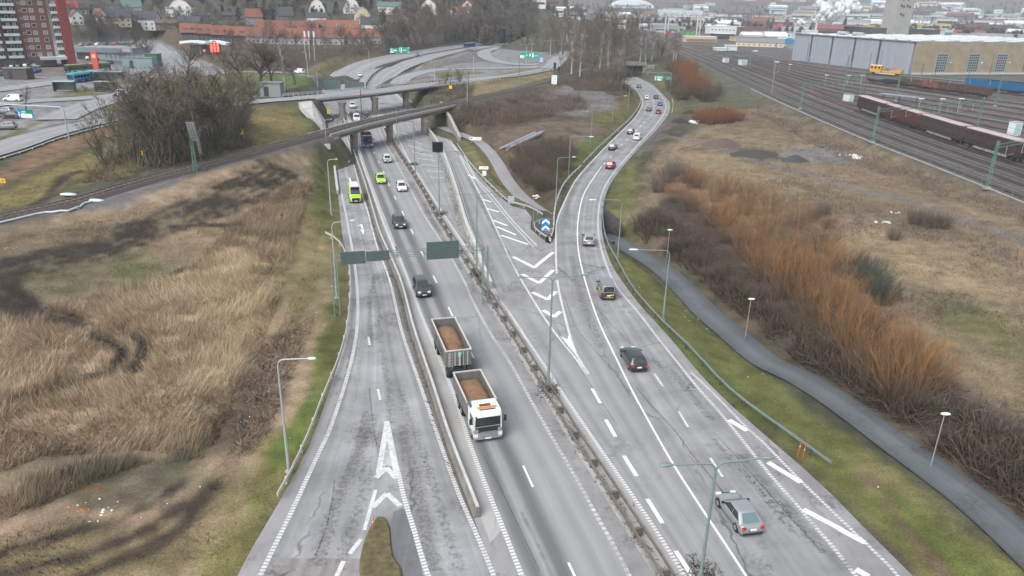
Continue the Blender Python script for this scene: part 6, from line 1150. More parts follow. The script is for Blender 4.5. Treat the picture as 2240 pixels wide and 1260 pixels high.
for px,lb,m,hh in (((1935,183),'dark low flat wagon at the left end of the rusty wagon row',FR,.5),((1972,189),'second low flat wagon next to the rusty wagons',FR,.9),((2012,194),'small dark rusty open wagon, left of the rusty row',RUST,2.),((2050,200),'rusty orange open wagon in the middle of the row',RUST2,2.4),((2088,206),'dark rusty open wagon right of the orange one',RUST,2.4),((2124,211),'dark rusty open wagon at the right end of the row',RUST,2.4)):openwagon(lnw,px,lb,m,13.5,hh,'open wagons before the sandstone hall')
for px,lb in (((2150,199),'left blue open wagon before the sandstone hall'),((2194,204),'middle blue open wagon before the sandstone hall'),((2238,209),'right blue open wagon cut by the picture edge')):openwagon(FARY[1],px,lb,WBL,15,3.,'blue wagons',mat('wagon_blue_dark',(.01,.03,.07),.7))
# yellow maintenance vehicle
p=P(1937,166,4);h=head_on(FARY[0],p,1);t=thing('rail_maintenance_vehicle','yellow rail maintenance vehicle with cab and crane before the grey hall','rail vehicle',(p[0],p[1],4.4),h);wagon_base(t,16,FR,mat('sill_pale_blue',(.4,.5,.55),.5))
YV=mat('paint_orange_yellow',(.5,.27,.035),.5,var=.15);MB().box((-5,0,2.7),(5.5,2.8,3.2)).obj('cab',YV,t);MB().box((-5,0,4.35),(5.6,2.6,.15)).obj('roof',WHITE,t);MB().box((3,0,1.6),(9.5,2.7,.9)).obj('deck_side',YV,t)
for x in (-6.8,-5,-3.2):MB().box((x,-1.42,3.3),(1.,.04,1.)).obj('window',GLASS,t)
MB().box((0,0,2.6),(1.5,2,1.2)).obj('machinery',mat('machinery_green',(.05,.2,.08),.6,var=.5),t);MB().cyl((1,0,2.4),(4.5,0,3.9),.25,n=6).cyl((4.5,0,3.9),(6,0,3),.18,n=6).obj('crane_arm',mat('crane_orange_red',(.5,.12,.04),.5,var=.3),t);MB().box((6.5,0,2.4),(2,2.4,.9)).obj('bucket',YV,t)
# small yard furniture
for x,y,w_,hh,lb,m in ((1851,222,2.0,2.4,'left pale blue-grey cabinet by the pink path','cabinet_pale'),(1858,223,2.0,2.4,'right pale blue-grey cabinet by the pink path','cabinet_pale'),(2216,296,2.6,3.4,'pale cabinet behind the brown wagons near the right edge','cabinet_pale'),(1624,143,4,3,'green-white relay cabin in the middle of the yard throat','cabinet_pale'),(1587,137,3,2.5,'small pale relay box in the yard throat','cabinet_pale')):
    f=P(x,y,4);t=thing('relay_cabinet',lb,'cabinet',f,.3);MB().box((0,0,hh/2),(w_,w_*.7,hh)).obj('box',MATS.get(m) or mat('cabinet_pale',(.6,.66,.66),.5),t);MB().box((0,0,hh+.06),(w_+.15,w_*.7+.15,.12)).obj('lid',GALV,t);MB().box((0,-w_*.36,hh*.5),(w_*.8,.04,hh*.8)).obj('door',mat('cabinet_door',(.35,.48,.52),.5),t)
f=P(1965,228,4);t=thing('platform_shelter','low shelter with a flat grey-blue roof behind the first brown wagons','shelter',f,math.radians(-58));MB().box((0,0,2.9),(14,3.2,.2)).obj('roof',mat('roof_blue_grey',(.2,.24,.3),.6),t)
for x in (-6,0,6):MB().box((x,0,1.4),(.2,.2,2.8)).obj('post',STEEL_D,t)
# the single line on the left: mast with a pale mesh board and its wires, yellow markers
f=P(434,372,5.4);t=thing('signal_mast','green lattice mast with a tilted pale grid board beside the single track','signal',f);b=MB();lattice(b,(-.5,0,-.4),7.2,.5,.6);b.obj('mast',GREEN_ST,t);b=MB().cyl((.9,.4,-.4),(.1,.1,5.0),.06,n=5);b.obj('strut',mat('strut_brown',(.13,.09,.07),.8),t);b=MB();b.box((.1,-.5,6.6),(1.5,.08,3.6),0,.35);b.obj('grid_board',mat('board_pale_grey',(.30,.33,.34),.5,.2,var=.1),t);b=MB()
for k in range(8):b.box((.1,-.62+.0,5.1+k*.43),(1.5,.05,.05),0,.35)
for k in range(4):b.box((-.6+k*.46,-.6,6.6),(.04,.05,3.5),0,.35)
b.obj('grid_bar',STEEL_D,t)
for x,y0,y1,w_,lb in ((12,405,387,8,'yellow marker plate at the left picture edge above the track'),(313,345,326,5,'yellow marker plate in front of the bare thicket'),(532,300,278,4,'yellow marker plate at the right end of the bare thicket'),(720,255,236,4,'yellow marker plate on the concrete apron')):
    f=G(x,y0+12);s=pxm(f);t=thing('marker_plate',lb,'marker plate',f,group='yellow marker plates');h_=(y0+12-(y0+y1)/2)/s*1.05;MB().cyl((0,0,-.2),(0,0,h_),.05,n=5).obj('post',STEEL_D,t);MB().box((0,-.08,h_),(w_/s*1.3,.05,(y0-y1)/s*.55)).obj('plate',SIGN_YEL,t);MB().box((0,-.115,h_),(w_/s*.4,.02,(y0-y1)/s*.25)).obj('print',mat('print_brown',(.2,.12,.02),.6),t)
t=thing('overhead_wires','thin wires over the single track left of the rail bridge','wires',(0,0,0));ln=RAIL[RAIL[:,0]<P(1000,222,6)[0]]
for z in (5.8,7.2):MB().path([tuple(q) for q in resample(ln,20)+[0,0,z]],.025,4).obj('contact_wire',STEEL_D,t)
for x,y0,y1,lb in ((792,268,195,'dark steel mast on the rail bridge'),(986,222,172,'dark mast right of the rail bridge with a yellow plate'),(1024,222,160,'tall dark mast where the single track leaves the rail bridge'),(1135,185,125,'green mast beside the single track on the dry bank')):
    f,h=tracedh(x,y0,y1,5.6);t=thing('catenary_mast',lb,'mast',f,group='masts along the single track');MB().cyl((0,0,-.4),(0,0,h),.13,.1,6).obj('pole',mat('mast_brown',(.085,.06,.055),.7) if x<1100 else GREEN_ST,t);MB().cyl((0,0,h*.85),(1.5,-1.5,h*.88),.04,n=4).obj('bracket',STEEL_D,t)
    if x==986:MB().box((0,-.2,4.2),(.9,.06,.9)).obj('plate',SIGN_YEL,t)
f=G(1212,184);t=thing('signal','dark railway signal on a pale cabinet beside the single track','signal',f);MB().box((0,0,1.6),(2.0,1.4,3.2)).obj('cabinet',MATS['cabinet_pale'],t);MB().cyl((0,0,3.2),(0,0,6),.1,n=6).obj('post',STEEL_D,t);MB().box((0,-.2,6.6),(.9,.4,2.2)).obj('signal_head',TRIM,t);MB().box((1.6,0,5.4),(.8,.3,1.6)).obj('signal_head',TRIM,t)
# pipes and hose
t=thing('pipe_stack','stack of long grey steel pipes lying on the slope right of the path','pipes',G(1140,312));o=G(1140,312);a,c=G(1100,328),G(1178,294);d=(c-a)/np.linalg.norm(c-a);nrm=np.array([-d[1],d[0],0]);nn=np.linalg.norm(c-a)
pm=mat('pipe_galvanised',(.42,.43,.44),.45,.4,var=.15)
for k in range(11):s=a-o+nrm*(-1.6+.42*(k % 6))*1.2+d*RNG.uniform(-2,2)+[0,0,.25+.32*(k//6)];s[2]+=.15;MB().cyl(s,s+d*nn*.92+[0,0,.3+RNG.uniform(-.1,.1)],.16,n=7).obj('pipe',pm,t)
hp=onland(catmull([G(*q) for q in [(-30,495),(0,490),(50,478),(100,467),(150,464),(170,456),(185,447),(205,442)]],1.),.18);t=thing('drain_hose','pale blue-grey hose running across the gravel beside the track','hose',hp[0]);MB().path([tuple(q) for q in hp-hp[0]],.16,7).obj('tube',mat('hose_pale',(.42,.47,.49),.6,var=.12),t)
for x,y,w_,d_ in ((207,441,1.5,.5),(150,428,1.3,.45)):
    f=G(x,y);b=MB();b.loft([[(f[0]+math.cos(a)*w_*k,f[1]+math.sin(a)*d_*k,f[2]+z) for a in np.linspace(0,2*math.pi,16,False)] for k,z in ((1,.12),(.95,.3),(.4,.42))]);o=b.obj('plastic_sheet',mat('sheet_pale',(.45,.5,.52),.4,var=.1));tag(o,'pale plastic sheet %s' % ('at the end of the hose on the gravel' if x>200 else 'on the grass just north of the rails'),'plastic sheet')
# ------------------------------------------------------------------ buildings
WIN=mat('window_glass_dark',(.035,.045,.05),.15,var=.25,scale=.5,spec=.7);WINL=mat('window_glass_light',(.22,.26,.27),.2,var=.2,scale=.5,spec=.7);FRM=mat('window_frame_white',(.62,.63,.62),.6,var=.06)
def tilemat(n,c):return mat('roof_tiles_'+n,c,.9,var=.25,scale=1.6,streak=(1,1,2.5))
RO=tilemat('orange',(.17,.07,.048));ROO=tilemat('orange_pale',(.20,.08,.052));RD=tilemat('dark',(.05,.055,.065));RR=tilemat('red',(.22,.05,.055));RG_=tilemat('green',(.09,.14,.12));RBR=tilemat('brown',(.10,.075,.06));RMINT=tilemat('mint',(.36,.5,.44));RGY=tilemat('grey',(.16,.17,.19))
def wallm(n,c):return mat('wall_'+n,c,.85,var=.08,scale=.8)
WWH=wallm('white',(.60,.60,.59));WCR=wallm('cream',(.50,.44,.30));WYE=wallm('yellow',(.48,.34,.14));WDR=wallm('dark_red',(.13,.035,.035));WGB=wallm('grey_blue',(.16,.19,.24));WDK=wallm('dark',(.035,.036,.045));WBK=wallm('brick_brown',(.13,.085,.07));WMV=wallm('mauve',(.11,.09,.12));WGR=wallm('grey',(.30,.31,.32))
_wm={}
def window(parent,p,w_,h_,rz,glass=None,frame=True):
    key=(round(w_,1),round(h_,1),glass.name if glass else '')
    if key not in _wm:
        f=MB();t_=.09
        for c,d in (((0,0,h_/2-t_/2),(w_,.12,t_)),((0,0,-h_/2+t_/2),(w_,.12,t_)),((-w_/2+t_/2,0,0),(t_,.12,h_-2*t_)),((w_/2-t_/2,0,0),(t_,.12,h_-2*t_))):f.box(c,d)
        _wm[key]=(f.mesh('window',FRM),MB().box((0,.01,0),(w_-.1,.06,h_-.1)).mesh('pane',glass or WIN))
    o=link('window',_wm[key][0],parent,p,(0,0,rz));link('pane',_wm[key][1],o);return o
def house(px,py,wpx,eave,ridge,label,wall,roof,depth=9,yaw=0.,front='side',win=(3,2),chimney=True,dormer=0,group='houses on the wooded hillside',cat='house',name='house',z=None,hip=False,gambrel=False):
    """px, py: foot of the front wall centre; wpx: width seen; yaw turns it about its own middle"""
    f=G(px,py) if z is None else P(px,py,z);s=pxm(f);w_=wpx/s;base=math.atan2(-f[0],f[1]);t=thing(name,label,cat,f-[0,0,.2],base+yaw,group);d=depth
    W2_,y0,y1=w_/2,0.,d;b=MB()
    if front=='gable':prof=[(-W2_,0),(W2_,0),(W2_,eave),(0,ridge-.1),(-W2_,eave)] if not gambrel else [(-W2_,0),(W2_,0),(W2_,eave),(W2_*.6,eave+(ridge-eave)*.65),(0,ridge-.1),(-W2_*.6,eave+(ridge-eave)*.65),(-W2_,eave)];b.loft([[(x,y0,z_) for x,z_ in prof],[(x,y1,z_) for x,z_ in prof]],smooth=False)
    else:b.loft([[(x,y0,0),(x,y1,0),(x,y1,eave),(x,d/2,ridge-.1 if not hip else eave+.05),(x,y0,eave)] for x in (-W2_,W2_)],smooth=False)
    b.obj('wall',wall,t);b=MB();ov=.45;th=.22
    if front=='gable':
        up=[(-W2_-ov,eave-.25),(0,ridge),(W2_+ov,eave-.25)] if not gambrel else [(-W2_-ov*.6,eave-.4),(-W2_*.6,eave+(ridge-eave)*.68),(0,ridge),(W2_*.6,eave+(ridge-eave)*.68),(W2_+ov*.6,eave-.4)]
        pr=[(x,z_+th) for x,z_ in up]+[(x,z_) for x,z_ in up[::-1]];b.loft([[(x,y0-ov,z_) for x,z_ in pr],[(x,y1+ov,z_) for x,z_ in pr]],smooth=False)
    elif hip:b.add([(-W2_-ov,y0-ov,eave),(W2_+ov,y0-ov,eave),(W2_+ov,y1+ov,eave),(-W2_-ov,y1+ov,eave),(-W2_*.35,d/2,ridge),(W2_*.35,d/2,ridge)],[(0,1,5,4),(1,2,5),(2,3,4,5),(3,0,4),(3,2,1,0)])
    else:
        pr=[(y0-ov,eave-.2),(d/2,ridge),(y1+ov,eave-.2)];pr=[(y,z_+th) for y,z_ in pr]+[(y,z_) for y,z_ in pr[::-1]];b.loft([[(x,y,z_) for y,z_ in pr] for x in (-W2_-ov,W2_+ov)],smooth=False)
    rf=b.obj('roof',roof,t)
    if chimney:MB().box((W2_*.3,d*.55,ridge+.3),(.7,.7,1.5)).obj('chimney',WBK,rf)
    nx,nz=win;gtop=ridge*.9 if front=='gable' else eave
    for k in range(nz):
        zz=1.5+k*2.7
        if zz+.8>gtop:break
        wlim=W2_ if zz+.7<eave or front != 'gable' else W2_*max(.2,(ridge-zz-.8)/(ridge-eave));nn=nx if zz+.7<eave or front != 'gable' else max(1,nx-1)
        for j in range(nn):window(t,((-wlim+2*wlim*(j+.5)/nn),-.03,zz),1.25,1.45,0)
        for sd in (-1,1):
            if zz+.8<eave:
                for j in range(2):window(t,(sd*(W2_+.03),d*(j+.5)/2,zz),1.25,1.45,sd*math.pi/2)
    for k in range(dormer):
        x=-W2_+2*W2_*(k+.5)/dormer;zz=eave+(ridge-eave)*.35;yy=d*.12;m_=MB().box((x,yy+.6,zz+.3),(1.9,1.6,1.3)).obj('dormer',wall,t);MB().box((x,yy+.6,zz+1.02),(2.2,1.9,.14)).obj('dormer_roof',roof,m_);q=window(t,(x,yy-.24,zz+.3),1.3,1.0,0)
    return t
H=house
H(172,55,24,5.2,9,'white gabled house just right of the apartment tower',WWH,RO,11,.15,'gable',(2,2));H(161,32,25,4.5,8.5,'house with a bright red roof high on the slope beside the tower',WGB,RR,10,.2,'side',(3,1));H(227,52,20,5,9,'white gabled house with an orange roof behind the dark pine',WWH,RO,12,.3,'gable',(2,2));H(264,59,46,6,10.5,'cream house with a dark grey roof left of the large white house',WCR,RD,12,.2,'side',(4,2),dormer=0);H(315,66,50,7,12,'large white house with a dark roof and gable to the right',WWH,RD,13,-.35,'side',(4,2));H(290,28,38,4,8.5,'house with a green roof behind the large white house',WGR,RG_,11,0,'side',(3,1))
H(222,32,80,3.2,7,'long dark-roofed row house with white dormers on the upper slope',WWH,RD,9,0,'side',(8,1),dormer=7,chimney=False)
H(396,38,46,7.5,13,'big white villa with a red hipped roof high on the slope',WWH,RO,13,-.2,'gable',(4,3),gambrel=True);H(372,36,16,6,6.6,'low white annex beside the red-roofed villa',WWH,RGY,8,0,'side',(3,1),chimney=False);H(364,66,42,4.5,6.5,'low brown brick building below the white villa',WBK,RBR,12,0,'side',(4,1));H(412,64,46,4.5,8,'pale house with a blue-grey roof above the terraces',WGR,RD,12,-.3,'side',(3,1));H(440,44,36,3.5,5,'low dark house in the trees right of the villa',WDK,RD,9,0,'side',(3,1),False);H(498,44,40,3.5,6,'second low dark house in the trees left of the orange-roofed one',WBK,RD,9,.1,'side',(3,1))
H(558,54,34,5.5,11,'house with an orange roof and grey-blue walls on the slope',WGB,RO,10,0,'side',(3,2));H(627,53,30,6,12,'dark mauve house with a navy roof',WMV,RD,10,0,'side',(3,2));H(694,33,34,5,13,'white gambrel house with a dark roof, left one of a pair',WWH,RD,10,-.05,'gable',(3,3),gambrel=True);H(694,58,42,6.5,9.5,'white house with a low dark roof just above the orange terraces',WWH,RD,11,.0,'side',(4,2));H(770,30,35,5,13,'white gambrel house with a dark roof, right one of a pair',WWH,RD,10,.05,'gable',(3,3),gambrel=True);H(793,53,34,7,12.5,'cream house with a mint green rounded roof',WCR,RMINT,12,0,'gable',(3,2),gambrel=True);H(814,67,46,4.5,9.5,'white house with a dark roof and skylights at the end of the terraces',WWH,RD,10,-.1,'side',(4,1));H(853,32,52,6.5,10,'long white and red house with a green roof',WWH,RG_,11,0,'side',(5,2));H(869,35,16,4,7,'small dark red barn beside the green-roofed house',WDR,RD,8,.2,'gable',(1,1));H(938,32,33,8,13,'white house with an orange roof and four front windows',WWH,ROO,10,-.25,'gable',(2,2));H(1005,40,30,5,9,'white house with a bright red roof, front one of two at the wood',WWH,RR,10,.2,'side',(3,1));H(1022,27,24,6,10,'white gabled house with a red roof, rear one of two at the wood',WWH,RR,10,-.3,'gable',(2,2));H(936,53,18,4,7.5,'small white gabled house below the orange-roofed white one',WWH,RD,9,.2,'gable',(2,1));H(914,53,18,3.5,6,'low dark red cottage beside the small white gabled house',WDR,RD,8,0,'side',(2,1));H(880,52,26,4,8,'pale house half hidden by the brown trees',WGR,RO,9,.1,'gable',(2,1))
# orange-roofed terraces
for k,(x,y,w_) in enumerate([(414,86,30),(447,88,34),(484,91,36),(520,93,38),(560,95,40),(602,96,42),(644,97,42),(686,98,42),(730,98,44),(776,97,44),(816,96,36)]):
    lb='orange-roofed terrace house with a dark gable wall, %s' % ['first from the left','second from the left','third from the left','fourth, behind the bare trees','fifth in the long row','sixth in the long row','seventh, behind the flagpoles','eighth in the row','ninth in the row','tenth, below the mint-roofed house','last at the right end'][k]
    house(x,y,w_,4.2,9.2,lb,WDK if k<4 else WGR,RO if k % 3 else ROO,11,.0,'side',(4,1),True,2,'orange-roofed terrace row','terrace house','terrace_house')
house(630,76,130,4.2,9,'long rear terrace with an orange roof behind the front row',WGR,RO,11,0,'side',(10,1),True,0,'orange-roofed terrace row','terrace house','terrace_house');house(740,74,90,4.2,9,'right rear terrace with an orange roof below the white hill house',WWH,ROO,11,0,'side',(8,1),True,3,'orange-roofed terrace row','terrace house','terrace_house')
# apartment tower
f0,f1=P(166,144,6),P(-120,152,6);v=f1-f0;L=np.linalg.norm(v[:2]);a=math.atan2(v[1],v[0]);Ht=25.2;t=thing('apartment_tower','nine-storey red brick apartment block with white balconies at the left edge','apartment building',f0,a)
BRK=mat('brick_red_brown',(.155,.072,.058),.9,var=.12,scale=2.5);BRK2=mat('brick_red',(.20,.045,.042),.9,var=.1,scale=2.5);BALC=mat('balcony_parapet_pale',(.46,.54,.52),.6,var=.06)
MB().box((L/2+3.2,-6.5,Ht/2),(L-6.4,13,Ht)).obj('wall',BRK,t);MB().box((1.5,-5.2,(Ht+4)/2),(3.4,15.5,Ht+4)).obj('end_wall',BRK2,t);MB().box((L/2+3,-6.5,Ht+.15),(L-5.9,13.8,.3)).obj('roof_edge',mat('roof_edge_green',(.22,.3,.27),.6),t)
MB().box((L/2+3,.25,1.5),(L-7,.6,2.8)).obj('shop_front',mat('shop_front_dark',(.08,.075,.075),.5,var=.4,scale=.4),t);MB().box((7.5,1.6,3.2),(9,2.6,.9)).obj('canopy',mat('canopy_pale_blue',(.42,.47,.55),.5),t);MB().box((7.5,1.6,3.72),(9.2,2.8,.16)).obj('canopy_roof',WHITE,t)
px2m=lambda x:(166-x)/pxm(f0)*1.07
for fl in range(8):
    z=3.6+fl*2.72
    for x,kind in ((146,'b'),(124,'w'),(107,'w'),(96,'w'),(88,'s'),(67,'B'),(36,'B'),(6,'B'),(-24,'B'),(-55,'B')):
        u=px2m(x)
        if kind=='w':window(t,(u,.02,z+1.1),1.5,1.4,math.pi,WINL if (fl*7+x) % 3 else WIN)
        elif kind=='s':window(t,(u,.02,z+.9),.8,.8,math.pi)
        else:
            w_=2.6 if kind=='b' else 5.0;MB().box((u,.05,z+1.2),(w_,.14,1.9)).obj('balcony_recess',WIN,t)
            for q in (-.3,.12):window(t,(u+w_*q,.14,z+1.2),1.1,1.6,math.pi,WINL if (fl+x) % 2 else None)
            bl_=MB().box((u,1.2,z+.45),(w_,.1,.95)).box((u-w_/2,.65,z+.45),(.1,1.1,.95)).box((u+w_/2,.65,z+.45),(.1,1.1,.95));bo=bl_.obj('balcony',BALC,t);MB().box((u,.65,z-.08),(w_+.1,1.3,.14)).obj('slab',CONC,bo)
for k in range(7):x=px2m(52-k*30);b=MB();b.add([(x-4.6,.15,Ht+.3),(x+4.6,.15,Ht+.3),(x,.15,Ht+2.2),(x-4.6,-6,Ht+.3),(x+4.6,-6,Ht+.3),(x,-6,Ht+2.2)],[(0,1,2),(5,4,3),(0,2,5,3),(1,4,5,2),(0,3,4,1)]);b.obj('roof_gable',BRK2,t)
# flat shop
f0,f1=P(170,131,6),P(294,134,6);v=f1-f0;L=np.linalg.norm(v[:2]);a=math.atan2(v[1],v[0]);t=thing('shop_building','low flat-roofed shop with a grey fascia and glazed right half beside the tower','shop',f0,a);MB().box((L/2,8,2.6),(L,16,5.2)).obj('wall',WGR,t);MB().box((L/2,-.4,4.4),(L+.6,.6,2.1)).obj('fascia',mat('fascia_grey_blue',(.20,.235,.28),.5),t);MB().box((L/2,8,5.3),(L+.4,16.4,.24)).obj('roof',mat('roof_felt_grey',(.25,.24,.24),.9),t)
for k in range(9):window(t,(L*.52+k*2.1,-.04,1.6),1.8,2.4,0,WINL)
MB().box((3,-.05,1.6),(6,.06,2.6)).obj('garage_door',mat('door_dark_brown',(.06,.045,.04),.7),t);MB().box((L*.9,-.75,4.6),(3.5,.08,1.3)).obj('shop_sign',mat('shop_sign_pale',(.5,.45,.5),.5,var=.1),t)
# green-grey container cabin and kiosk, petrol station, bus shelters
for x,y,w_,d_,h_,m,nm,lb in ((307,150,12,3.5,4.2,mat('cabin_teal',(.16,.24,.26),.6),'container_cabin','teal grey container cabin by the kerb beside the green kiosk'),(338,146,5,4,5,mat('kiosk_green',(.03,.14,.08),.6),'kiosk','small dark green kiosk at the street corner'),(43,172,8,4,3.4,mat('shed_dark',(.07,.06,.055),.7),'shed','dark flat shed among the bicycles at the left edge'),(597,211,6,4,4,mat('hut_grey',(.2,.22,.22),.7),'utility_hut','grey utility hut on the green lawn by the bridge')):
    f=P(x,y,6);t=thing(nm,lb,'cabin',f);MB().box((0,0,h_/2),(w_,d_,h_)).obj('wall',m,t);MB().box((0,0,h_+.1),(w_+.5,d_+.5,.2)).obj('roof',RGY if nm != 'kiosk' else RG_,t);MB().box((-w_*.2,-d_/2-.03,h_*.4),(1.4,.06,h_*.7)).obj('door',WDK,t)
for x,y,lb in ((143,200,'glass bus shelter at the front of the turquoise bus'),(240,176,'long glass bus shelter behind the turquoise bus'),(233,200,'bus shelter with a dark poster panel on the grass island')):
    f=P(x,y,6);t=thing('bus_shelter',lb,'bus shelter',f,.15,'bus shelters');W_=9 if x==240 else 6;MB().box((0,0,2.9),(W_,2.4,.16)).obj('roof',mat('shelter_roof',(.3,.36,.36),.5),t);MB().box((0,1.1,1.5),(W_-.3,.06,2.3)).obj('back_glass',mat('shelter_glass',(.12,.17,.17),.2,spec=.7),t)
    for sx in (-W_/2+.2,W_/2-.2):MB().box((sx,0,1.45),(.1,2.,2.9)).obj('side_post',STEEL_D,t)
    MB().box((0,.6,.45),(W_*.6,.4,.08)).obj('bench',RBR,t)
    if x==233:MB().box((-1.6,-1.0,1.5),(2.4,.15,2.2)).obj('poster_panel',mat('poster_dark',(.03,.03,.05),.4,var=.4,scale=2),t)
f=P(452,119,6);t=thing('petrol_station','petrol station canopy with white wavy roof and round emblems','petrol station',f,.05);b=MB()
b.loft([[(x,-5,5.2+z_),(x,5,5.4+z_),(x,5,5.9+z_),(x,-5,6.4+z_)] for x,z_ in ((-11,0),(-5,.7),(0,.2),(5,.9),(12,-.3))],smooth=False);b.obj('canopy',mat('canopy_white',(.66,.72,.70),.5,var=.05),t)
for x in (-9,-3,3,9):MB().box((x,0,2.6),(.4,.4,5.4)).obj('column',CONC_L,t)
MB().box((-2,6,2.2),(14,5,4.4)).obj('shop_wall',WGB,t)
for x,m in ((3.2,mat('emblem_teal',(.1,.3,.34),.4)),(6.2,mat('emblem_maroon',(.25,.05,.1),.4))):
    b=MB();n=14;b.add([(x+math.cos(q)*r,-5.12,5.9+math.sin(q)*r) for r in (1.15,.7) for q in np.linspace(0,2*math.pi,n,False)],[(i,(i+1) % n,n+(i+1) % n,n+i) for i in range(n)]);b.obj('emblem_ring',m,t)
f=P(473,130,6);t=thing('price_sign','petrol price sign with glowing red digits on a post','price sign',f);MB().box((0,0,2.5),(.4,.4,5)).obj('post',RED_,t);MB().box((0,-.1,5.2),(5.0,.5,4.2)).obj('panel',mat('price_panel',(.16,.03,.03),.5),t);gl=mat('digits_red',(.9,.10,.05),.5,emit=2.2)
for i in range(3):
    for j in range(3):b=MB();cx_,cz_=-1.5+j*1.5,6.5-i*1.3;b.box((cx_,-.38,cz_+.4),(.8,.05,.2)).box((cx_,-.38,cz_-.4),(.8,.05,.2)).box((cx_,-.38,cz_),(.8,.05,.2)).box((cx_+.38,-.38,cz_+.2),(.2,.05,.5)).box((cx_+.38,-.38,cz_-.2),(.2,.05,.5));b.obj('digit',gl,t)
f=P(449,128,6);t=thing('no_entry_sign','round red and white no entry sign by the petrol station','road sign',f);MB().cyl((0,0,0),(0,0,3.2),.06,n=6).obj('post',GALV,t);MB().cyl((0,-.05,3.6),(0,-.12,3.6),.75,n=16).obj('disc',RED_,t);MB().box((0,-.13,3.6),(1.0,.03,.3)).obj('bar',WHITE,t)
f=P(212,158,6);t=thing('pylon_sign','tall red pylon sign leaning over the forecourt beside the buses','pylon sign',f);MB().box((0,0,3.8),(2.2,.5,7.6)).obj('panel',mat('pylon_red',(.5,.07,.05),.5),t);MB().box((0,-.27,5.8),(1.3,.04,1.3)).obj('print',mat('pylon_print',(.65,.35,.3),.5),t)
for x,y0,y1,c2,lb in ((667,127,73,(.55,.1,.1),'left flagpole with a red and white banner'),(676,128,73,(.55,.1,.1),'middle flagpole with a red and white banner'),(687,130,74,(.1,.15,.45),'right flagpole with a blue, red and white banner')):
    f=G(x+2,y0+4);s=pxm(f);h_=(y0+4-y1)/s*1.04;t=thing('flagpole',lb,'flagpole',f,group='three flagpoles');MB().cyl((0,0,-.3),(0,0,h_),.09,.06,6).obj('pole',WHITE,t);MB().box((.35,0,h_-2.2),(.7,.04,4)).obj('flag',mat('flag_white',(.6,.6,.62),.8),t);MB().box((.36,-.01,h_-3.4),(.72,.05,1.3)).obj('flag_band',mat('flag_'+('red' if c2[0]>.3 else 'blue'),c2,.8),t)
# ------------------------------------------------------------------ grey hall with sandstone front
C0=P(1990,163,4);Lc=P(1730,131,4);vR=P(2240,158,4)-C0;u=(Lc-C0);Ll=np.linalg.norm(u);u /= Ll;r_=np.array([u[1],-u[0],0]);Lr=135.;Hh=15.6;t=thing('railway_hall','large grey hall with a sandstone front wall and many white roof lights','industrial hall',C0,math.atan2(u[1],u[0]));gm=mat('cladding_grey',(.285,.315,.35),.7,.1,var=.1,scale=.6,streak=(1,1,.05));sm_=mat('sandstone_wall',(.262,.222,.158),.9,var=.2,scale=.25,bump=.05)
n=6;k_=Ll/5.25
xs=[0,24.5,44,63,82,100]
for i in range(5):
    a,c=xs[i]*Ll/100,xs[i+1]*Ll/100;MB().box(((a+c)/2+.25,-.5,Hh/2),(c-a-1.6,1,Hh)).obj('wall_panel',gm,t);MB().box((a+ (0 if i else -99)+.05,-.35,Hh/2+2),(1.2,.7,Hh-4)).obj('slot_window',mat('slot_dark',(.06,.06,.08),.4),t) if i else None
    b=MB()
    for q in np.arange(a+1.2,c-1,1.6):b.box((q,.05,Hh/2),(.14,.12,Hh))
    b.obj('cladding_rib',gm,t)
MB().box((Ll/2,-Lr/2-.6,Hh/2-.1),(Ll-.4,Lr-1.4,Hh-.3)).obj('core',CONC,t);MB().box((-.5,-Lr/2,Hh/2),(1,Lr,Hh)).obj('front_wall',sm_,t);MB().box((Ll/2,-Lr/2,Hh+.12),(Ll+1.2,Lr+1.2,.3)).obj('roof',mat('roof_pale_metal',(.17,.185,.195),.5,.1,var=.08,scale=.3),t);MB().box((-1.05,-Lr/2,.5),(.12,Lr,1.)).obj('plinth',CONC_L,t)
ws_=[17,37,55,73,92,106,119,131]
for k,y in enumerate(ws_):
    g=MB()
    for a in range(5):
        for c in range(7):g.box((-1.03,-y-2.6+1.3*a,2.0+1.25*c),(.06,.9,.95))
    w_=MB().box((-1.0,-y,5.7),(.08,7,9.6)).obj('window',mat('window_grid_frame',(.26,.29,.31),.6),t);g.obj('panes',WIN,w_);tag(w_.children[0],kind='stuff')
    MB().box((-1.3,-y-5.3,6),(.7,.5,.5)).obj('wall_lamp',WHITE,t)
skm=MB().box((0,0,.3),(3.6,2.6,.5)).mesh('roof_light',mat('roof_light_white',(.70,.73,.74),.4,var=.06))
for i in range(10):
    for j in range(17):link('roof_light',skm,t,(6+i*9.3+(4.5 if j % 2 else 0),-5-j*7.6,Hh+.27))
for x,y in ((60,-14),(72,-13)):MB().cyl((Ll*x/100-4,y,Hh+1.4),(Ll*x/100+4,y,Hh+1.4),1.3,n=12).obj('roof_unit',GALV,t)
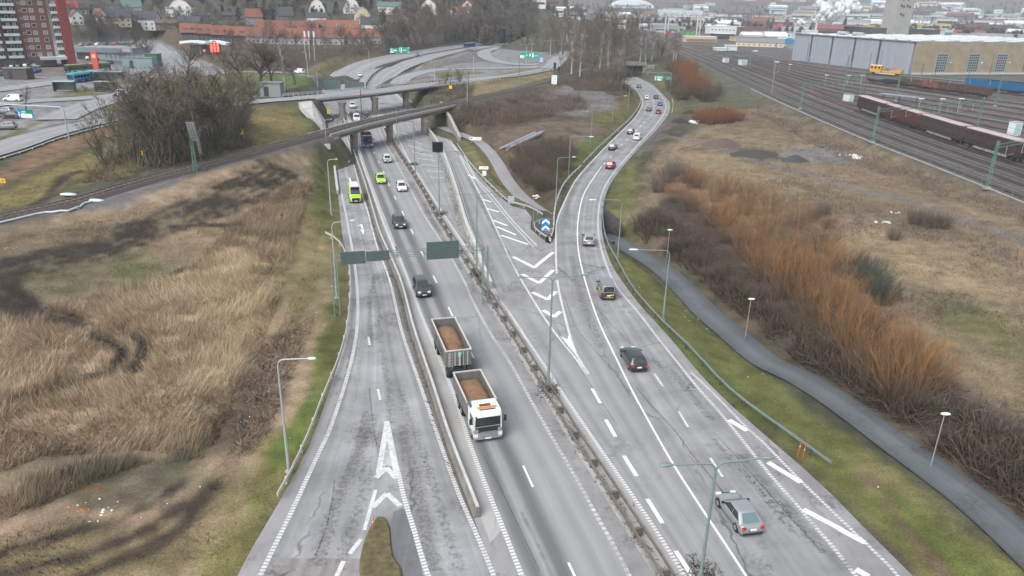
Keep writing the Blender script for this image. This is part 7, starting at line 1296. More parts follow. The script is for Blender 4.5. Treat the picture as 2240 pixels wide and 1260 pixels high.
# ------------------------------------------------------------------ other halls and blocks
def hall(x0,x1,yb,yt,depth,label,wall,roof=None,z=4.5,name='industrial_building',cat='building',group=None,nwin=0,wy=.6,gable=0.,yaw=0.,wm=None,band=None,cell=(2.2,1.4)):
    f0,f1=P(x0,yb,z),P(x1,yb+(x1-x0)*math.tan(ROLL)*.9,z);v=f1-f0;L=np.linalg.norm(v[:2]);a=math.atan2(v[1],v[0])+yaw;s=pxm((f0+f1)/2);h_=(yb-yt)/s*1.01;t=thing(name,label,cat,f0-[0,0,.2],a,group);MB().box((L/2,depth/2,h_/2),(L,depth,h_)).obj('wall',wall,t);roof=roof or RGY
    if gable:b=MB();b.loft([[(x,-.5,h_),(x,depth/2,h_+gable),(x,depth+.5,h_),(x,depth+.5,h_-.2),(x,-.5,h_-.2)] for x in (-.5,L+.5)],smooth=False);b.obj('roof',roof,t)
    else:MB().box((L/2,depth/2,h_+.2),(L+.8,depth+.8,.4)).obj('roof',roof,t)
    for k in range(nwin):window(t,(L*(k+.5)/nwin,-.05,h_*wy),min(cell[0],L/nwin*.75),min(cell[1],h_*.45),0,wm)
    if band:MB().box((L/2,-.06,h_*band[0]),(L*.96,.08,h_*band[1])).obj('window_band' if len(band)<3 else 'wall_band',band[2] if len(band)>2 else WIN,t)
    return t
PALE=mat('cladding_pale',(.48,.53,.56),.6,var=.08,scale=.4);PALE2=mat('cladding_pale_grey',(.36,.40,.43),.6,var=.1,scale=.4);ROOFW=mat('roof_white',(.60,.65,.67),.5,var=.06,scale=.3);ROOFG=mat('roof_greenish_grey',(.20,.215,.20),.8,var=.1,scale=.3);ROOFR=mat('roof_redbrown',(.20,.06,.055),.7,var=.1);YELW=mat('cladding_yellow',(.55,.42,.06),.6,var=.06)
house(1661,102,100,3.6,6.6,'long cream house with a dark pitched roof left of the grey hall',WCR,RGY,10,-.02,'side',(9,1),False,0,'buildings of the depot','house','depot_house',4)
hall(1500,1567,91,80,12,'low cream depot building with a brown band beside the yard',WCR,ROOFW,band=(.35,.5,mat('band_brown',(.2,.13,.08),.8)));hall(1553,1624,74,58,24,'white two-storey office with a row of small windows',WWH,ROOFW,nwin=9,wy=.55);hall(1624,1678,77,61,22,'dark red brick wing with a red roof right of the white office',WBK,ROOFR,nwin=6,wy=.55);hall(1562,1606,84,74,14,'open shed with a dark canopy roof in the depot',WDK,ROOFW);hall(1605,1700,90,81,14,'low yellow depot shed behind the cream house',WYE,ROOFG,nwin=4)
hall(1625,1668,82,76,12,'white tent-roofed shed, left of two',WWH,ROOFW,gable=3);hall(1676,1722,86,79,14,'white tent-roofed shed, right of two',WWH,ROOFW,gable=4);hall(1716,1737,93,86,6,'bright blue container beside the grey hall',mat('container_blue',(.02,.2,.48),.5),mat('container_blue_roof',(.1,.3,.5),.5),name='container',cat='container');hall(1566,1590,110,105,8,'white lorry trailer parked in the depot yard, left one',WWH,ROOFW,name='container',cat='container');hall(1590,1612,110,100,7,'tall white container with grey ribs in the depot yard',PALE,ROOFW,name='container',cat='container')
hall(1674,1766,82,71,40,'long low hall with a greenish flat roof behind the depot',PALE,ROOFG,nwin=10,wy=.5);hall(1762,1786,88,68,14,'small pale tower block joined to the low hall',PALE,ROOFW);hall(1788,1862,88,77,40,'grey hall with window bands left of the dark slatted building',PALE2,ROOFG,nwin=8)
SLAT=mat('slats_dark',(.055,.065,.068),.7,var=.3,scale=.6,streak=(1,1,.1));t=hall(1902,2000,88,63,60,'dark slatted parking building behind the hall roof, left part',SLAT,mat('roof_dark_grey',(.09,.1,.105),.8),z=6);hall(2000,2062,88,66,40,'dark building with a glazed lower floor right of the slatted one',SLAT,MATS['roof_dark_grey'],z=6,band=(.22,.36,mat('glass_pale',(.35,.42,.43),.3)))
hall(1908,1946,72,57,30,'yellow hall seen left of the poplar row',YELW,YELW);hall(2022,2094,72,57,40,'long yellow hall right of the poplar row',YELW,YELW);house(2118,69,32,6,10,'pale gabled hall right of the yellow hall',PALE,ROOFG,40,.1,'gable',(1,1),False,0,'buildings of the depot','hall','gabled_hall',4.5);hall(2128,2165,70,57,40,'pale hall with dark stripes behind the gabled hall',PALE,ROOFG,nwin=2);hall(1832,1942,64,48,60,'long pale hall with ribbed wall behind the dark building',PALE2,ROOFG,nwin=14,wy=.5,cell=(1.2,5));hall(2030,2240,54,46,80,'very long grey hall across the middle of the far industrial area',PALE2,ROOFG)
hall(2126,2232,100,86,26,'white low building with large windows right of the hall roof',WWH,mat('roof_pale_band',(.4,.45,.47),.6),nwin=6,wy=.45,cell=(5,3.2));house(2098,92,66,3.5,8.5,'dark grey gabled roof building beyond the hall roof',WGR,RGY,20,0,'side',(3,1),False,0,'buildings of the depot','hall','gabled_hall',6);hall(2062,2080,92,68,8,'white stair tower at the right end of the dark building',PALE,ROOFW,z=6,band=(.5,.7,mat('glass_teal',(.08,.2,.22),.3)))
f0=BD(1964,900,6);t=thing('silo_tower','tall pale concrete silo tower with small dark openings','tower',f0,.25);MB().box((0,0,25),(19,19,62)).obj('wall',mat('silo_concrete',(.28,.275,.26),.9,var=.12,scale=.1),t)
for (x,z_) in ((-4,40),(2,40),(-5,34),(-2,33),(2,34),(5,33),(-4,26),(-1,25)):MB().box((x,-9.55,z_),(2,.2,2.6)).obj('dark_opening_panel',WDK,t)
t=hall(2046,2061,43,31,14,'lone white house below the far wooded hill',WWH,ROOFW);hall(1170,1240,44,26,30,'blue glazed commercial block behind the birches',mat('facade_blue',(.04,.16,.36),.4,var=.15),ROOFW,nwin=12,wy=.6,z=6);hall(1305,1382,43,31,40,'white hall with a rounded roof beyond the trees',WWH,ROOFW,gable=5);hall(1382,1412,42,30,30,'blue-grey hall joined to the round-roofed one',WGB,ROOFG);hall(1445,1500,46,22,30,'pale multi-storey block left of the crane beam, left one',PALE,ROOFW,nwin=8,wy=.5,cell=(2,6));hall(1500,1535,48,24,30,'pale multi-storey block behind the crane beam, right one',PALE,ROOFW,nwin=6,wy=.5,cell=(2,6));hall(1684,1716,32,9,30,'grey office slab with a dark top sign in the far town',PALE2,RGY,z=6,nwin=8,wy=.5,cell=(2,5));hall(1640,1684,33,20,40,'long white hall left of the far grey office slab',WWH,ROOFW,z=6);hall(1716,1790,35,23,40,'long white hall right of the far grey office slab',WWH,ROOFW,z=6);hall(1398,1445,58,50,30,'yellowish grass-roofed abutment beside the far rail bridge',mat('abutment_yellow',(.22,.20,.10),.9),mat('abutment_grass',(.2,.19,.09),.9));hall(1440,1500,58,53,10,'low sandy wall at the far end of the yard',mat('wall_sand',(.30,.26,.19),.9),ROOFG)
hall(1491,1521,76,66,6,'rail car covered with green and dark graffiti under the crane',mat('graffiti_green',(.12,.26,.08),.7,var=.9,scale=.25),RGY,name='rail_car',cat='rail car');hall(1458,1468,76,69,5,'small red container at the foot of the crane',mat('container_red',(.5,.04,.06),.5),ROOFR,name='container',cat='container')
# gantry crane
f0,f1=P(1457,76,4),P(1526,80,4);v=f1-f0;L=np.linalg.norm(v[:2]);a=math.atan2(v[1],v[0]);t=thing('gantry_crane','pale lattice gantry crane spanning the far end of the railway yard','gantry crane',f0,a);cm=mat('crane_pale',(.50,.53,.54),.5,.2,var=.08);b=MB();x0,x1,hz=-L*.18,L*1.42,20.5
for y in (-1.4,1.4):
    for z in (hz,hz+4.2):b.box(((x0+x1)/2,y,z),(x1-x0,.7,.7))
    n=16
    for i in range(n):p0,p1=x0+(x1-x0)*i/n,x0+(x1-x0)*(i+1)/n;b.cyl((p0,y,hz+(4.2 if i % 2 else 0)),(p1,y,hz+(0 if i % 2 else 4.2)),.25,n=4)
b.obj('lattice_beam',cm,t)
for x in (0,L):
    for y in (-1.6,1.6):MB().box((x+(.8 if y>0 else -.8),y,hz/2),(1.1,1.1,hz)).obj('leg',cm,t)
MB().cyl((L,0,3),(L+9,0,hz),.5,n=5).obj('brace',cm,t)
# chimney and steam
def puff(name,chain,label):
    t=None;b=MB();rg=np.random.default_rng(5)
    bm=bmesh.new()
    for c,r in chain:
        for k in range(9):
            q=bmesh.ops.create_icosphere(bm,subdivisions=3,radius=1.);off=rg.normal(0,r*.55,3);rr=r*rg.uniform(.25,.6)
            for v_ in q['verts']:d=np.array(v_.co);s=1+.6*(fbm(np.array([d[0]*2.3+c[0]+k*7]),np.array([d[1]*2.3+d[2]*1.9+k]),3)[0]-.5)*2;v_.co=Vector(c+off+d*rr*s)
    me=bpy.data.meshes.new(name);bm.to_mesh(me);bm.free();m=bpy.data.materials.get('steam') or bpy.data.materials.new('steam');m.use_nodes=True;T=m.node_tree
    if 'vol' not in T.nodes:
        T.nodes.clear();o_=T.nodes.new('ShaderNodeOutputMaterial');pv=T.nodes.new('ShaderNodeVolumePrincipled');pv.name='vol';pv.inputs['Density'].default_value=.16;pv.inputs['Color'].default_value=(.98,.99,1,1);pv.inputs['Anisotropy'].default_value=.1;pv.inputs['Emission Strength'].default_value=0;T.links.new(pv.outputs[0],o_.inputs['Volume'])
        df=T.nodes.new('ShaderNodeBsdfDiffuse');df.inputs['Color'].default_value=(.9,.92,.93,1);tr_=T.nodes.new('ShaderNodeBsdfTransparent');tl=T.nodes.new('ShaderNodeBsdfTranslucent');tl.inputs['Color'].default_value=(.9,.92,.93,1);mx0=T.nodes.new('ShaderNodeMixShader');T.links.new(df.outputs[0],mx0.inputs[1]);T.links.new(tl.outputs[0],mx0.inputs[2]);lw=T.nodes.new('ShaderNodeLayerWeight');lw.inputs[0].default_value=.35;nz=T.nodes.new('ShaderNodeTexNoise');nz.inputs['Scale'].default_value=.12;nz.inputs['Detail'].default_value=6;tc=T.nodes.new('ShaderNodeTexCoord');T.links.new(tc.outputs['Object'],nz.inputs['Vector']);ad=T.nodes.new('ShaderNodeMath');ad.operation='ADD';T.links.new(lw.outputs['Facing'],ad.inputs[0]);T.links.new(nz.outputs['Fac'],ad.inputs[1]);mr=T.nodes.new('ShaderNodeMapRange');mr.inputs['From Min'].default_value=.5;mr.inputs['From Max'].default_value=1.2;T.links.new(ad.outputs[0],mr.inputs['Value']);mx=T.nodes.new('ShaderNodeMixShader');T.links.new(mr.outputs[0],mx.inputs[0]);T.links.new(mx0.outputs[0],mx.inputs[1]);T.links.new(tr_.outputs[0],mx.inputs[2]);T.links.new(mx.outputs[0],o_.inputs['Surface']);T.links.remove(o_.inputs['Volume'].links[0])
    me.materials.append(m)
    for p_ in me.polygons:p_.use_smooth=True
    return tag(link(name,me),label,'steam')
for x,yb,yt,d_,r,chain,lb in ((1791,58,42,900,1.3,[(1793,40,3),(1797,34,5),(1802,28,7),(1809,21,9),(1816,15,10),(1825,20,9),(1832,12,11),(1842,17,9),(1838,6,10),(1850,14,8),(1862,17,6),(1870,18,5)],'big white steam plume drifting right from the slim chimney'),(1745,66,52,800,1.0,[(1746,51,2),(1750,48,2.6),(1756,46,2.8),(1762,47,2.2)],'small faint steam plume left of the big one')):
    f=BD(x,d_,6);s=pxm(f+[0,0,15]);ct=lambda px,py:BD(px,d_,0)*[1,1,0]+[0,0,CAM_H-(py-(YH+(px-CX)*math.tan(ROLL)))/s];h_=ct(x,yt)[2];t=thing('chimney','slim pale chimney under the %s' % lb.split(' drift')[0].split(' left')[0],'chimney',f*[1,1,0]+[0,0,4]);MB().cyl((0,0,0),(0,0,h_-4),r,r*.8,10).obj('stack',mat('chimney_pale',(.45,.46,.46),.7),t);MB().cyl((0,0,h_-4),(0,0,h_-3.4),r*1.1,n=10).obj('rim',STEEL_D,t);puff('steam_plume',[(ct(px,py),q/s*1.9) for px,py,q in chain],lb)
# far town
fr=np.random.default_rng(21);styles=[('pale flat-roofed hall in the far hazy town',PALE,ROOFW,'far pale halls'),('red-roofed block in the far hazy town',WBK,ROOFR,'far red-roofed blocks'),('grey flat-roofed block in the far hazy town',PALE2,ROOFG,'far grey blocks'),('white house with a pale roof in the far hazy town',WWH,ROOFW,'far white houses'),('cream block with a grey roof in the far hazy town',WCR,RGY,'far cream blocks')]
for k in range(230):
    px=fr.uniform(1170,2300);d_=math.exp(fr.uniform(math.log(1000),math.log(3400)));f=BD(px,d_);z=float(height(f[:1],f[1:2])[0]);st=styles[int(fr.choice(5,p=[.3,.2,.22,.18,.1]))];L,D_,h_=fr.uniform(20,80),fr.uniform(15,34),fr.uniform(6,16) if d_>1300 else fr.uniform(6,10)
    if 'house' in st[0]:L,D_,h_=fr.uniform(12,22),12,fr.uniform(7,12)
    t=thing('far_building',st[0],'building',(f[0],f[1],z-1),math.atan2(-f[0],f[1])+fr.uniform(-.35,.35),st[3]);MB().box((0,0,h_/2),(L,D_,h_)).obj('wall',st[1],t);b=MB()
    if fr.random()<.4:b.loft([[(x,-D_/2-.6,h_),(x,0,h_+D_*.16),(x,D_/2+.6,h_)] for x in (-L/2-.5,L/2+.5)],smooth=False)
    else:b.box((0,0,h_+.3),(L+1.5,D_+1.5,.6))
    b.obj('roof',st[2],t);MB().box((0,-D_/2-.1,h_*.6),(L*.86,.2,h_*.22)).obj('window_band',WIN,t)
f=BD(1380,2600,0);z=float(height(f[:1],f[1:2])[0]);t=thing('arena','white low dome with a rounded roof far off in the town','arena',(f[0],f[1],z-2),0);b=MB();b.loft([[(-70*math.cos(q),y,26*math.sin(q)) for q in np.linspace(0,math.pi,14)] for y in (-40,40)],smooth=False);b.obj('shell',ROOFW,t);MB().box((0,-40.5,6),(120,.6,6)).obj('window_band',WINL,t)
for k,(px,d_,L_,lb) in enumerate(((1500,2900,900,'long red viaduct roofline across the far town'),(2080,3300,500,'long red-brown roofline on the far right slope'))):
    f=BD(px,d_);z=float(height(f[:1],f[1:2])[0]);t=thing('long_building',lb,'building',(f[0],f[1],z),math.atan2(-f[0],f[1]));MB().box((0,0,6),(L_,22,12)).obj('wall',WBK,t);MB().box((0,0,13),(L_+6,24,2.4)).obj('roof',ROOFR,t)
# ------------------------------------------------------------------ vegetation
VG=np.random.default_rng(77);VEG=colmat('twigs',.9,1,0);GRASSM=colmat('grass_blades',.9,1,0)
def unit(v):return v/(np.linalg.norm(v,axis=-1,keepdims=True)+1e-9)
def rotdir(d,ang,az):           # tilt directions d away from themselves
    a=np.where(np.abs(d[:,2:3])>.9,np.array([[1.,0,0]]),np.array([[0,0,1.]]));u=unit(np.cross(d,a));v=np.cross(d,u)
    return unit(d*np.cos(ang)[:,None]+(u*np.cos(az)[:,None]+v*np.sin(az)[:,None])*np.sin(ang)[:,None])
def strands(S,D,L,K,wig,trop,rg):
    n=len(S);pts=np.empty((n,K+1,3));pts[:,0]=S;d=D.copy()
    for k in range(K):
        d=unit(d+rg.normal(0,wig,(n,3))+np.array([0,0,trop]));pts[:,k+1]=pts[:,k]+d*(L/K)[:,None]
    return pts
def ribbons(pts,r0,r1,col0,col1,rg):
    n,K1,_=pts.shape;t=unit(np.gradient(pts,axis=1));rnd=rg.normal(0,1,(n,1,3));s=unit(np.cross(t,np.broadcast_to(rnd,t.shape)));u=np.linspace(0,1,K1)[None,:,None]
    r=(np.asarray(r0).reshape(-1,1,1)*(1-u)+np.asarray(r1).reshape(-1,1,1)*u);v=np.stack([pts-s*r,pts+s*r],2).reshape(-1,3)
    c=np.repeat((col0[:,None]*(1-u)+col1[:,None]*u).reshape(-1,3),2,0)
    i=np.arange(n*K1*2).reshape(n,K1,2);f=np.stack([i[:,:-1,0],i[:,:-1,1],i[:,1:,1],i[:,1:,0]],-1).reshape(-1,4);return v,f,c
def merge(parts):
    V,F,C=[],[],[];b=0
    for v,f,c in parts:V.append(v);F.append(f+b);C.append(c);b+=len(v)
    return np.concatenate(V),np.concatenate(F),np.concatenate(C)
def kids(pts,m,t0,ang,lens,rg,frac=(.6,1.)):
    n,K1,_=pts.shape;idx=np.repeat(np.arange(n),m);t=rg.uniform(t0,.98,n*m);k=np.minimum((t*(K1-1)).astype(int),K1-2);fr=t*(K1-1)-k
    p=pts[idx,k]*(1-fr)[:,None]+pts[idx,k+1]*fr[:,None];d=unit(pts[idx,k+1]-pts[idx,k]);d=rotdir(d,rg.uniform(ang[0],ang[1],n*m),rg.uniform(0,2*math.pi,n*m));L=lens*rg.uniform(frac[0],frac[1],n*m)*(1.12-.55*t);return p,d,L
def colr(c,n,rg,a=.25):return np.array(c)[None]*(1+rg.uniform(-a,a,(n,1)))
def make_tree(h,seed,style='broad',bark=(.11,.095,.078),twig=(.135,.112,.09),tip=None,dens=1.):
    rg=np.random.default_rng(seed);tip=tip or twig;up=np.array([[0,0,1.]]);th=h*(.62 if style=='broad' else .95);ntr={'broad':1,'birch':1,'multi':6}.get(style,1)
    S=np.zeros((ntr,3));D=np.repeat(up,ntr,0)
    if style=='multi':a=rg.uniform(0,6.28,ntr);S[:,0]=np.cos(a)*.5;S[:,1]=np.sin(a)*.5;D=unit(np.stack([np.cos(a)*.35,np.sin(a)*.35,np.ones(ntr)],1))
    tr=strands(S,D,np.full(ntr,th),6,.06,.03,rg);b=MB();r0=h*.018 if style != 'broad' else h*.026
    if style=='multi':r0*=.6
    for q in tr:
        for k in range(6):b.cyl(q[k],q[k+1],r0*(1-k/7.5),r0*(1-(k+1)/7.5),6,cap=False)
    if style=='broad':p,d,L=kids(tr,13,.34,(.5,1.0),h*.5,rg);trop=.09
    elif style=='birch':p,d,L=kids(tr,24,.22,(.35,.8),h*.26,rg);trop=.03
    else:p,d,L=kids(tr,7,.2,(.3,.8),h*.36,rg);trop=.1
    l1=strands(p,d,L,5,.13,trop,rg)
    for q in l1:
        for k in range(4):b.cyl(q[k],q[k+1],r0*.42*(1-k/5),r0*.42*(1-(k+1)/5),4,cap=False)
    parts=[];m2=int((9 if style != 'birch' else 6)*dens);p,d,L=kids(l1,m2,.2,(.35,.95),h*.22,rg);l2=strands(p,d,L,4,.16,.06 if style != 'birch' else -.06,rg);n=len(l2);parts.append(ribbons(l2,np.full(n,h*.0030+.006),np.full(n,.008),colr(bark,n,rg),colr(twig,n,rg),rg))
    p,d,L=kids(l2,int(8*dens),.15,(.3,.9),h*.115,rg);l3=strands(p,d,L,3,.2,.05 if style != 'birch' else -.2,rg);n=len(l3);parts.append(ribbons(l3,np.full(n,.011),np.full(n,.005),colr(twig,n,rg),colr(tip,n,rg),rg))
    V,F,C=merge(parts);return b.mesh('trunk',mat('bark_%s' % style+str(seed % 3),bark,.95,var=.3,scale=4)),npmesh('crown',V,F,VEG,C)
TREES={}
def proto(key,*a,**k):
    if key not in TREES:TREES[key]=make_tree(*a,**k)
    return TREES[key]
for i in range(3):proto('broad%d' % i,10,31+i,'broad',dens=1.15)
for i in range(3):proto('birch%d' % i,10,51+i,'birch',(.36,.34,.32),(.14,.11,.10))
for i in range(3):proto('multi%d' % i,10,61+i,'multi',(.10,.09,.072),(.14,.122,.092),dens=.8)
proto('reddish',10,71,'broad',(.09,.07,.055),(.16,.095,.065),dens=1.);proto('sparse',6,81,'broad',dens=.6)
def tree(kind,p,h,label,group=None,name='bare_tree',cat='tree',sq=1.):
    me=TREES[kind];base=6 if kind=='sparse' else 10;t=thing(name,label,cat,p,VG.uniform(0,6.28),group);s=h/base*1.12;t.scale=(s*sq,s*sq,s);link('trunk',me[0],t);link('crown',me[1],t);return t
def treepx(kind,px,py,h,label,z=None,**k):p=G(px,py) if z is None else P(px,py,z);return tree(kind,p-[0,0,.15],h,label,**k)
def treeht(px,py,pytop):p=G(px,py);return (py-pytop)/pxm(p)*1.04
ORD='first second third fourth fifth sixth seventh eighth ninth tenth eleventh twelfth thirteenth fourteenth fifteenth sixteenth seventeenth eighteenth nineteenth twentieth last'.split()
TT=[('broad0',413,190,102,'round bare tree standing alone above the dark thicket'),('broad1',537,208,92,'large bare tree at the left of the group on the green lawn'),('broad2',570,203,88,'large bare tree in the middle of the group on the green lawn'),('birch0',622,203,105,'white-barked birch at the right of the lawn group'),('broad0',597,200,95,'large bare tree between the middle tree and the birch on the lawn'),('broad1',500,190,110,'bare tree behind the lawn group, nearest the petrol station'),('broad2',645,185,112,'slim bare tree at the right edge of the lawn'),
 ('broad0',176,83,48,'bare tree beside the apartment tower, first of the street row'),('broad1',200,92,50,'bare tree of the street row, second beside the tower'),('broad2',214,90,28,'tall dark tree in front of the white gabled house'),('broad0',234,93,52,'bare tree of the street row behind the parked cars, left'),('broad1',248,95,52,'bare tree of the street row behind the parked cars, middle'),('broad2',264,96,54,'bare tree of the street row behind the parked cars, right'),('broad0',306,131,62,'tall bare tree on the grass corner by the flat shop, left'),('broad1',324,134,70,'tall bare tree on the grass corner by the flat shop, right'),
 ('sparse',57,240,186,'lone sparse tree at the junction near the left edge'),('sparse',311,196,162,'thin sapling along the street, left of the row'),('sparse',326,192,158,'thin sapling along the street, middle of the row'),('sparse',339,190,158,'thin sapling along the street, near the red car'),('sparse',352,185,150,'thin sapling along the street, next to the last'),('sparse',368,179,145,'thin sapling along the street, last before the round tree'),('sparse',278,148,108,'bare young tree in front of the flat shop'),('broad1',168,206,186,'low dark round bush left of the poster shelter'),('broad2',186,206,184,'low dark round bush just left of the poster shelter, right one'),('multi0',272,176,150,'dense dark bush beside the long bus shelter')]
for kd,x,y,yt,lb in TT:treepx(kd,x,y,treeht(x,y,yt),lb,group='bare trees in the town on the left',sq=1.3 if 'bush' in lb or x>400 else 1.05)
for i in range(15):x=505+i*24+VG.uniform(-7,7);y=113+VG.uniform(-5,4);treepx(['broad0','reddish','broad1','multi1','broad2'][i % 5],x,y,treeht(x,y,y-VG.uniform(36,56)),'%s bare tree in front of the orange terraces, %s from the left' % ('reddish' if i % 5==1 else 'grey',ORD[i]),group='bare trees before the orange terraces',sq=1.15)
# tall thicket left of the bridges
for i,(x,y,yt) in enumerate([(262,345,245),(300,362,228),(335,366,205),(372,362,190),(405,352,186),(440,340,178),(475,330,186),(505,318,196),(528,300,220),(320,320,215),(360,318,188),(400,310,180),(440,300,172),(480,290,180),(510,280,195),(290,330,235),(345,345,200),(425,325,180),(240,372,275),(490,305,190)]):
    kd='birch%d' % (i % 3) if i in (5,12,16) else 'multi%d' % (i % 3);treepx(kd,x,y,treeht(x,y,yt)*.97,'bare tree of the big thicket by the track, %s' % ['lower left end','second at the lower edge','third at the lower edge','fourth at the lower edge','fifth at the lower edge','pale one at the lower edge','lower edge near the marker plate','lower right edge','right end','upper left part','upper row, second','upper row, middle','pale-barked in the upper row','upper row near the right','upper right corner','left flank','pale-barked in the left half','heart of the thicket','small one at the far left end','right half behind the edge'][i],group='bare trees of the thicket by the single track',sq=1.2)
# birches, willows and trees around the interchange and tunnel
TI=[('birch0',1250,165,80),('birch1',1268,168,92),('multi0',1205,120,62),('multi1',1180,112,50),('birch2',1312,150,88),('birch1',1330,150,96),('multi2',1345,140,42),('multi0',1370,132,45),('multi1',1322,128,60),('birch0',1352,190,120),('birch2',1362,182,118),('birch0',1400,138,75),('birch1',1412,136,78),('birch2',1425,136,80),('multi2',1440,132,82),('birch0',1472,135,76),('birch1',1478,136,82),('multi0',1280,122,60),('multi1',1300,110,42),('multi2',1258,108,40),('multi0',1225,105,42),('birch2',1240,90,35),('multi1',1340,112,40),('multi2',1315,100,44),('multi0',1150,100,45),('broad2',1273,60,8),('broad0',1262,62,12),('multi0',1385,120,60),('multi1',1232,150,108),('multi2',1292,158,115),('birch1',985,180,152),('multi0',1010,190,158),('multi1',968,192,165),('multi2',1345,195,140),('multi0',1330,196,150),('multi1',1362,200,148)]
for i,(kd,x,y,yt) in enumerate(TI):
    nm='birch' in kd;treepx(kd,x,y,max(3,treeht(x,y,yt)),('pale birch ' if nm else 'grey-brown bare tree ')+('near the end of the loop road' if x<1235 else 'on the tree belt above the single track' if x<1320 else 'by the tunnel mouth of the ramp' if x<1395 else 'between tunnel and yard')+', %s of clump' % ORD[sum(1 for q in TI[:i] if (q[1]<1235)==(x<1235) and (q[1]<1320)==(x<1320) and (q[1]<1395)==(x<1395))],group='trees around the interchange and tunnel',sq=1.15)
# belt above the highway bend, and the wooded slope with the houses
bl=[(840+i*15.5+VG.uniform(-5,5),108-i*1.6+VG.uniform(-6,3),46-i*1.4+VG.uniform(-8,6)) for i in range(21)]
for i,(x,y,yt) in enumerate(bl):
    kd=['multi0','multi1','reddish','broad1','multi2'][i % 5] if 3<=i<9 else ['multi0','multi1','broad2','multi2'][i % 4];treepx(kd,x,y,max(5,treeht(x,y,yt)),'%s bare tree above the far highway bend, %s from the left' % ('reddish-brown' if kd=='reddish' else 'dark',ORD[i]),group='tree belt above the highway bend',sq=1.3)
sp=[(130+VG.uniform(0,1000),VG.uniform(24,80)) for i in range(180)];hx=[]
for i,(x,y) in enumerate(sorted(sp)):
    p=G(x,y)
    if p[1]>900:continue
    s_=VG.uniform(6,11);kd=['multi0','broad0','broad1','multi1','broad2','reddish'][int(VG.integers(6))];tree(kd,p-[0,0,.2],s_,'bare tree among the houses on the wooded slope',group='bare trees between the hillside houses',sq=1.1)
# dark evergreens
def conifer(seed,h=9):
    rg=np.random.default_rng(seed);n=1500;t=rg.uniform(.06,1,n)**.8;a=rg.uniform(0,6.28,n);S=np.stack([0*t,0*t,t*h],1);D=unit(np.stack([np.cos(a),np.sin(a),np.full(n,-.15)],1));L=(1-t)*h*.26+.25;q=strands(S,D,L,3,.12,-.02,rg);c=colr((.022,.034,.022),n,rg,.4);parts=[ribbons(q,np.full(n,.16),np.full(n,.05),c,c*1.25,rg)];v,f,c=merge(parts);return MB().cyl((0,0,0),(0,0,h*.9),.16,.04,6).mesh('trunk',mat('bark_conifer',(.06,.045,.035),.95)),npmesh('crown',v,f,VEG,c)
TREES['conifer']=conifer(3)
for x,y,yt,lb in ((205,62,24,'dark evergreen beside the white gabled house by the tower'),(488,36,12,'dark pointed evergreen between the low dark houses'),(735,34,8,'dark evergreen between the two gambrel houses'),(1845,70,42,'dark spruce before the pale ribbed hall'),(1110,30,-10,'dark evergreen at the edge of the wood above the highway'),(838,50,22,'dark evergreen below the long green-roofed house')):p=G(x,y);t=thing('evergreen_tree',lb,'tree',p,0,'dark evergreens');s=max(.6,(y-yt)/pxm(p)/9*1.05);t.scale=(s*1.15,s*1.15,s);link('trunk',TREES['conifer'][0],t);link('crown',TREES['conifer'][1],t)
# tree rows in the industrial area
for i in range(9):p=P(1955+i*8.5,66,6);tree('birch%d' % (i % 3),p,VG.uniform(17,22),'slim poplar in the row before the silo tower, %s from the left' % ORD[i],group='poplar row by the silo',sq=.62)
for i in range(10):x=2160+i*9;p=P(x,78-VG.uniform(0,6),6);tree('multi%d' % (i % 3),p,VG.uniform(9,14),'bare tree behind the white low building, %s from the left' % ORD[i],group='tree row at the right edge')
for i in range(38):x=1400+i*10.5+VG.uniform(-3,3);p=P(x,58+VG.uniform(-5,2),5);tree('multi%d' % (i % 3),p,VG.uniform(13,19),'dark bare tree in the long belt behind the railway depot',group='long tree belt behind the depot',sq=1.1)
# ------------------------------------------------------------------ far wood as one mass
def lowtree(rg,h,c):n=150;t=rg.uniform(.18,1,n);a=rg.uniform(0,6.28,n);S=np.stack([0*t,0*t,t*h*.8],1);el=rg.uniform(.2,1.1,n);D=np.stack([np.cos(a)*np.cos(el),np.sin(a)*np.cos(el),np.sin(el)],1);q=strands(S,D,h*.34*(1.15-t*.6),2,.25,.08,rg);cc=colr(c,n,rg,.35);return ribbons(q,np.full(n,.20),np.full(n,.07),cc*.9,cc*1.15,rg)
LOW=[lowtree(np.random.default_rng(200+i),11,c) for i,c in enumerate([(.085,.073,.062),(.1,.08,.066),(.078,.073,.058),(.11,.085,.07),(.068,.072,.054)])]
def wood(name,P_,hmul,label,rg):
    parts=[]
    for p in P_:v,f,c=LOW[int(rg.integers(len(LOW)))];s=rg.uniform(.75,1.3)*hmul;a=rg.uniform(0,6.28);R=np.array([[math.cos(a),-math.sin(a),0],[math.sin(a),math.cos(a),0],[0,0,1]]);parts.append(((v @ R.T)*[s*1.15,s*1.15,s]+p,f,c*rg.uniform(.8,1.2)))
    v,f,c=merge(parts);return tag(link(name,npmesh(name,v,f,VEG,c)),label,None,None,'stuff')
rg=np.random.default_rng(5);q=[]
while len(q)<1500:
    px=rg.uniform(-350,1175);d_=rg.uniform(600,1150);p=BD(px,d_)
    if d_<690 and fbm(np.array([p[0]/60]),np.array([p[1]/60]))[0]<.53 and px>140:continue
    q.append(p)
q=np.array(q);q[:,2]=height(q[:,0],q[:,1])-.4;wood('hillside_wood',q,1.,'bare grey-brown wood covering the slope behind the houses',rg)
q=np.array([BD(rg.uniform(1040,1175),rg.uniform(560,900)) for _ in range(240)]);q[:,2]=height(q[:,0],q[:,1])-.4;wood('edge_wood',q,1.15,'dense bare wood closing the far end of the highway bend',rg)
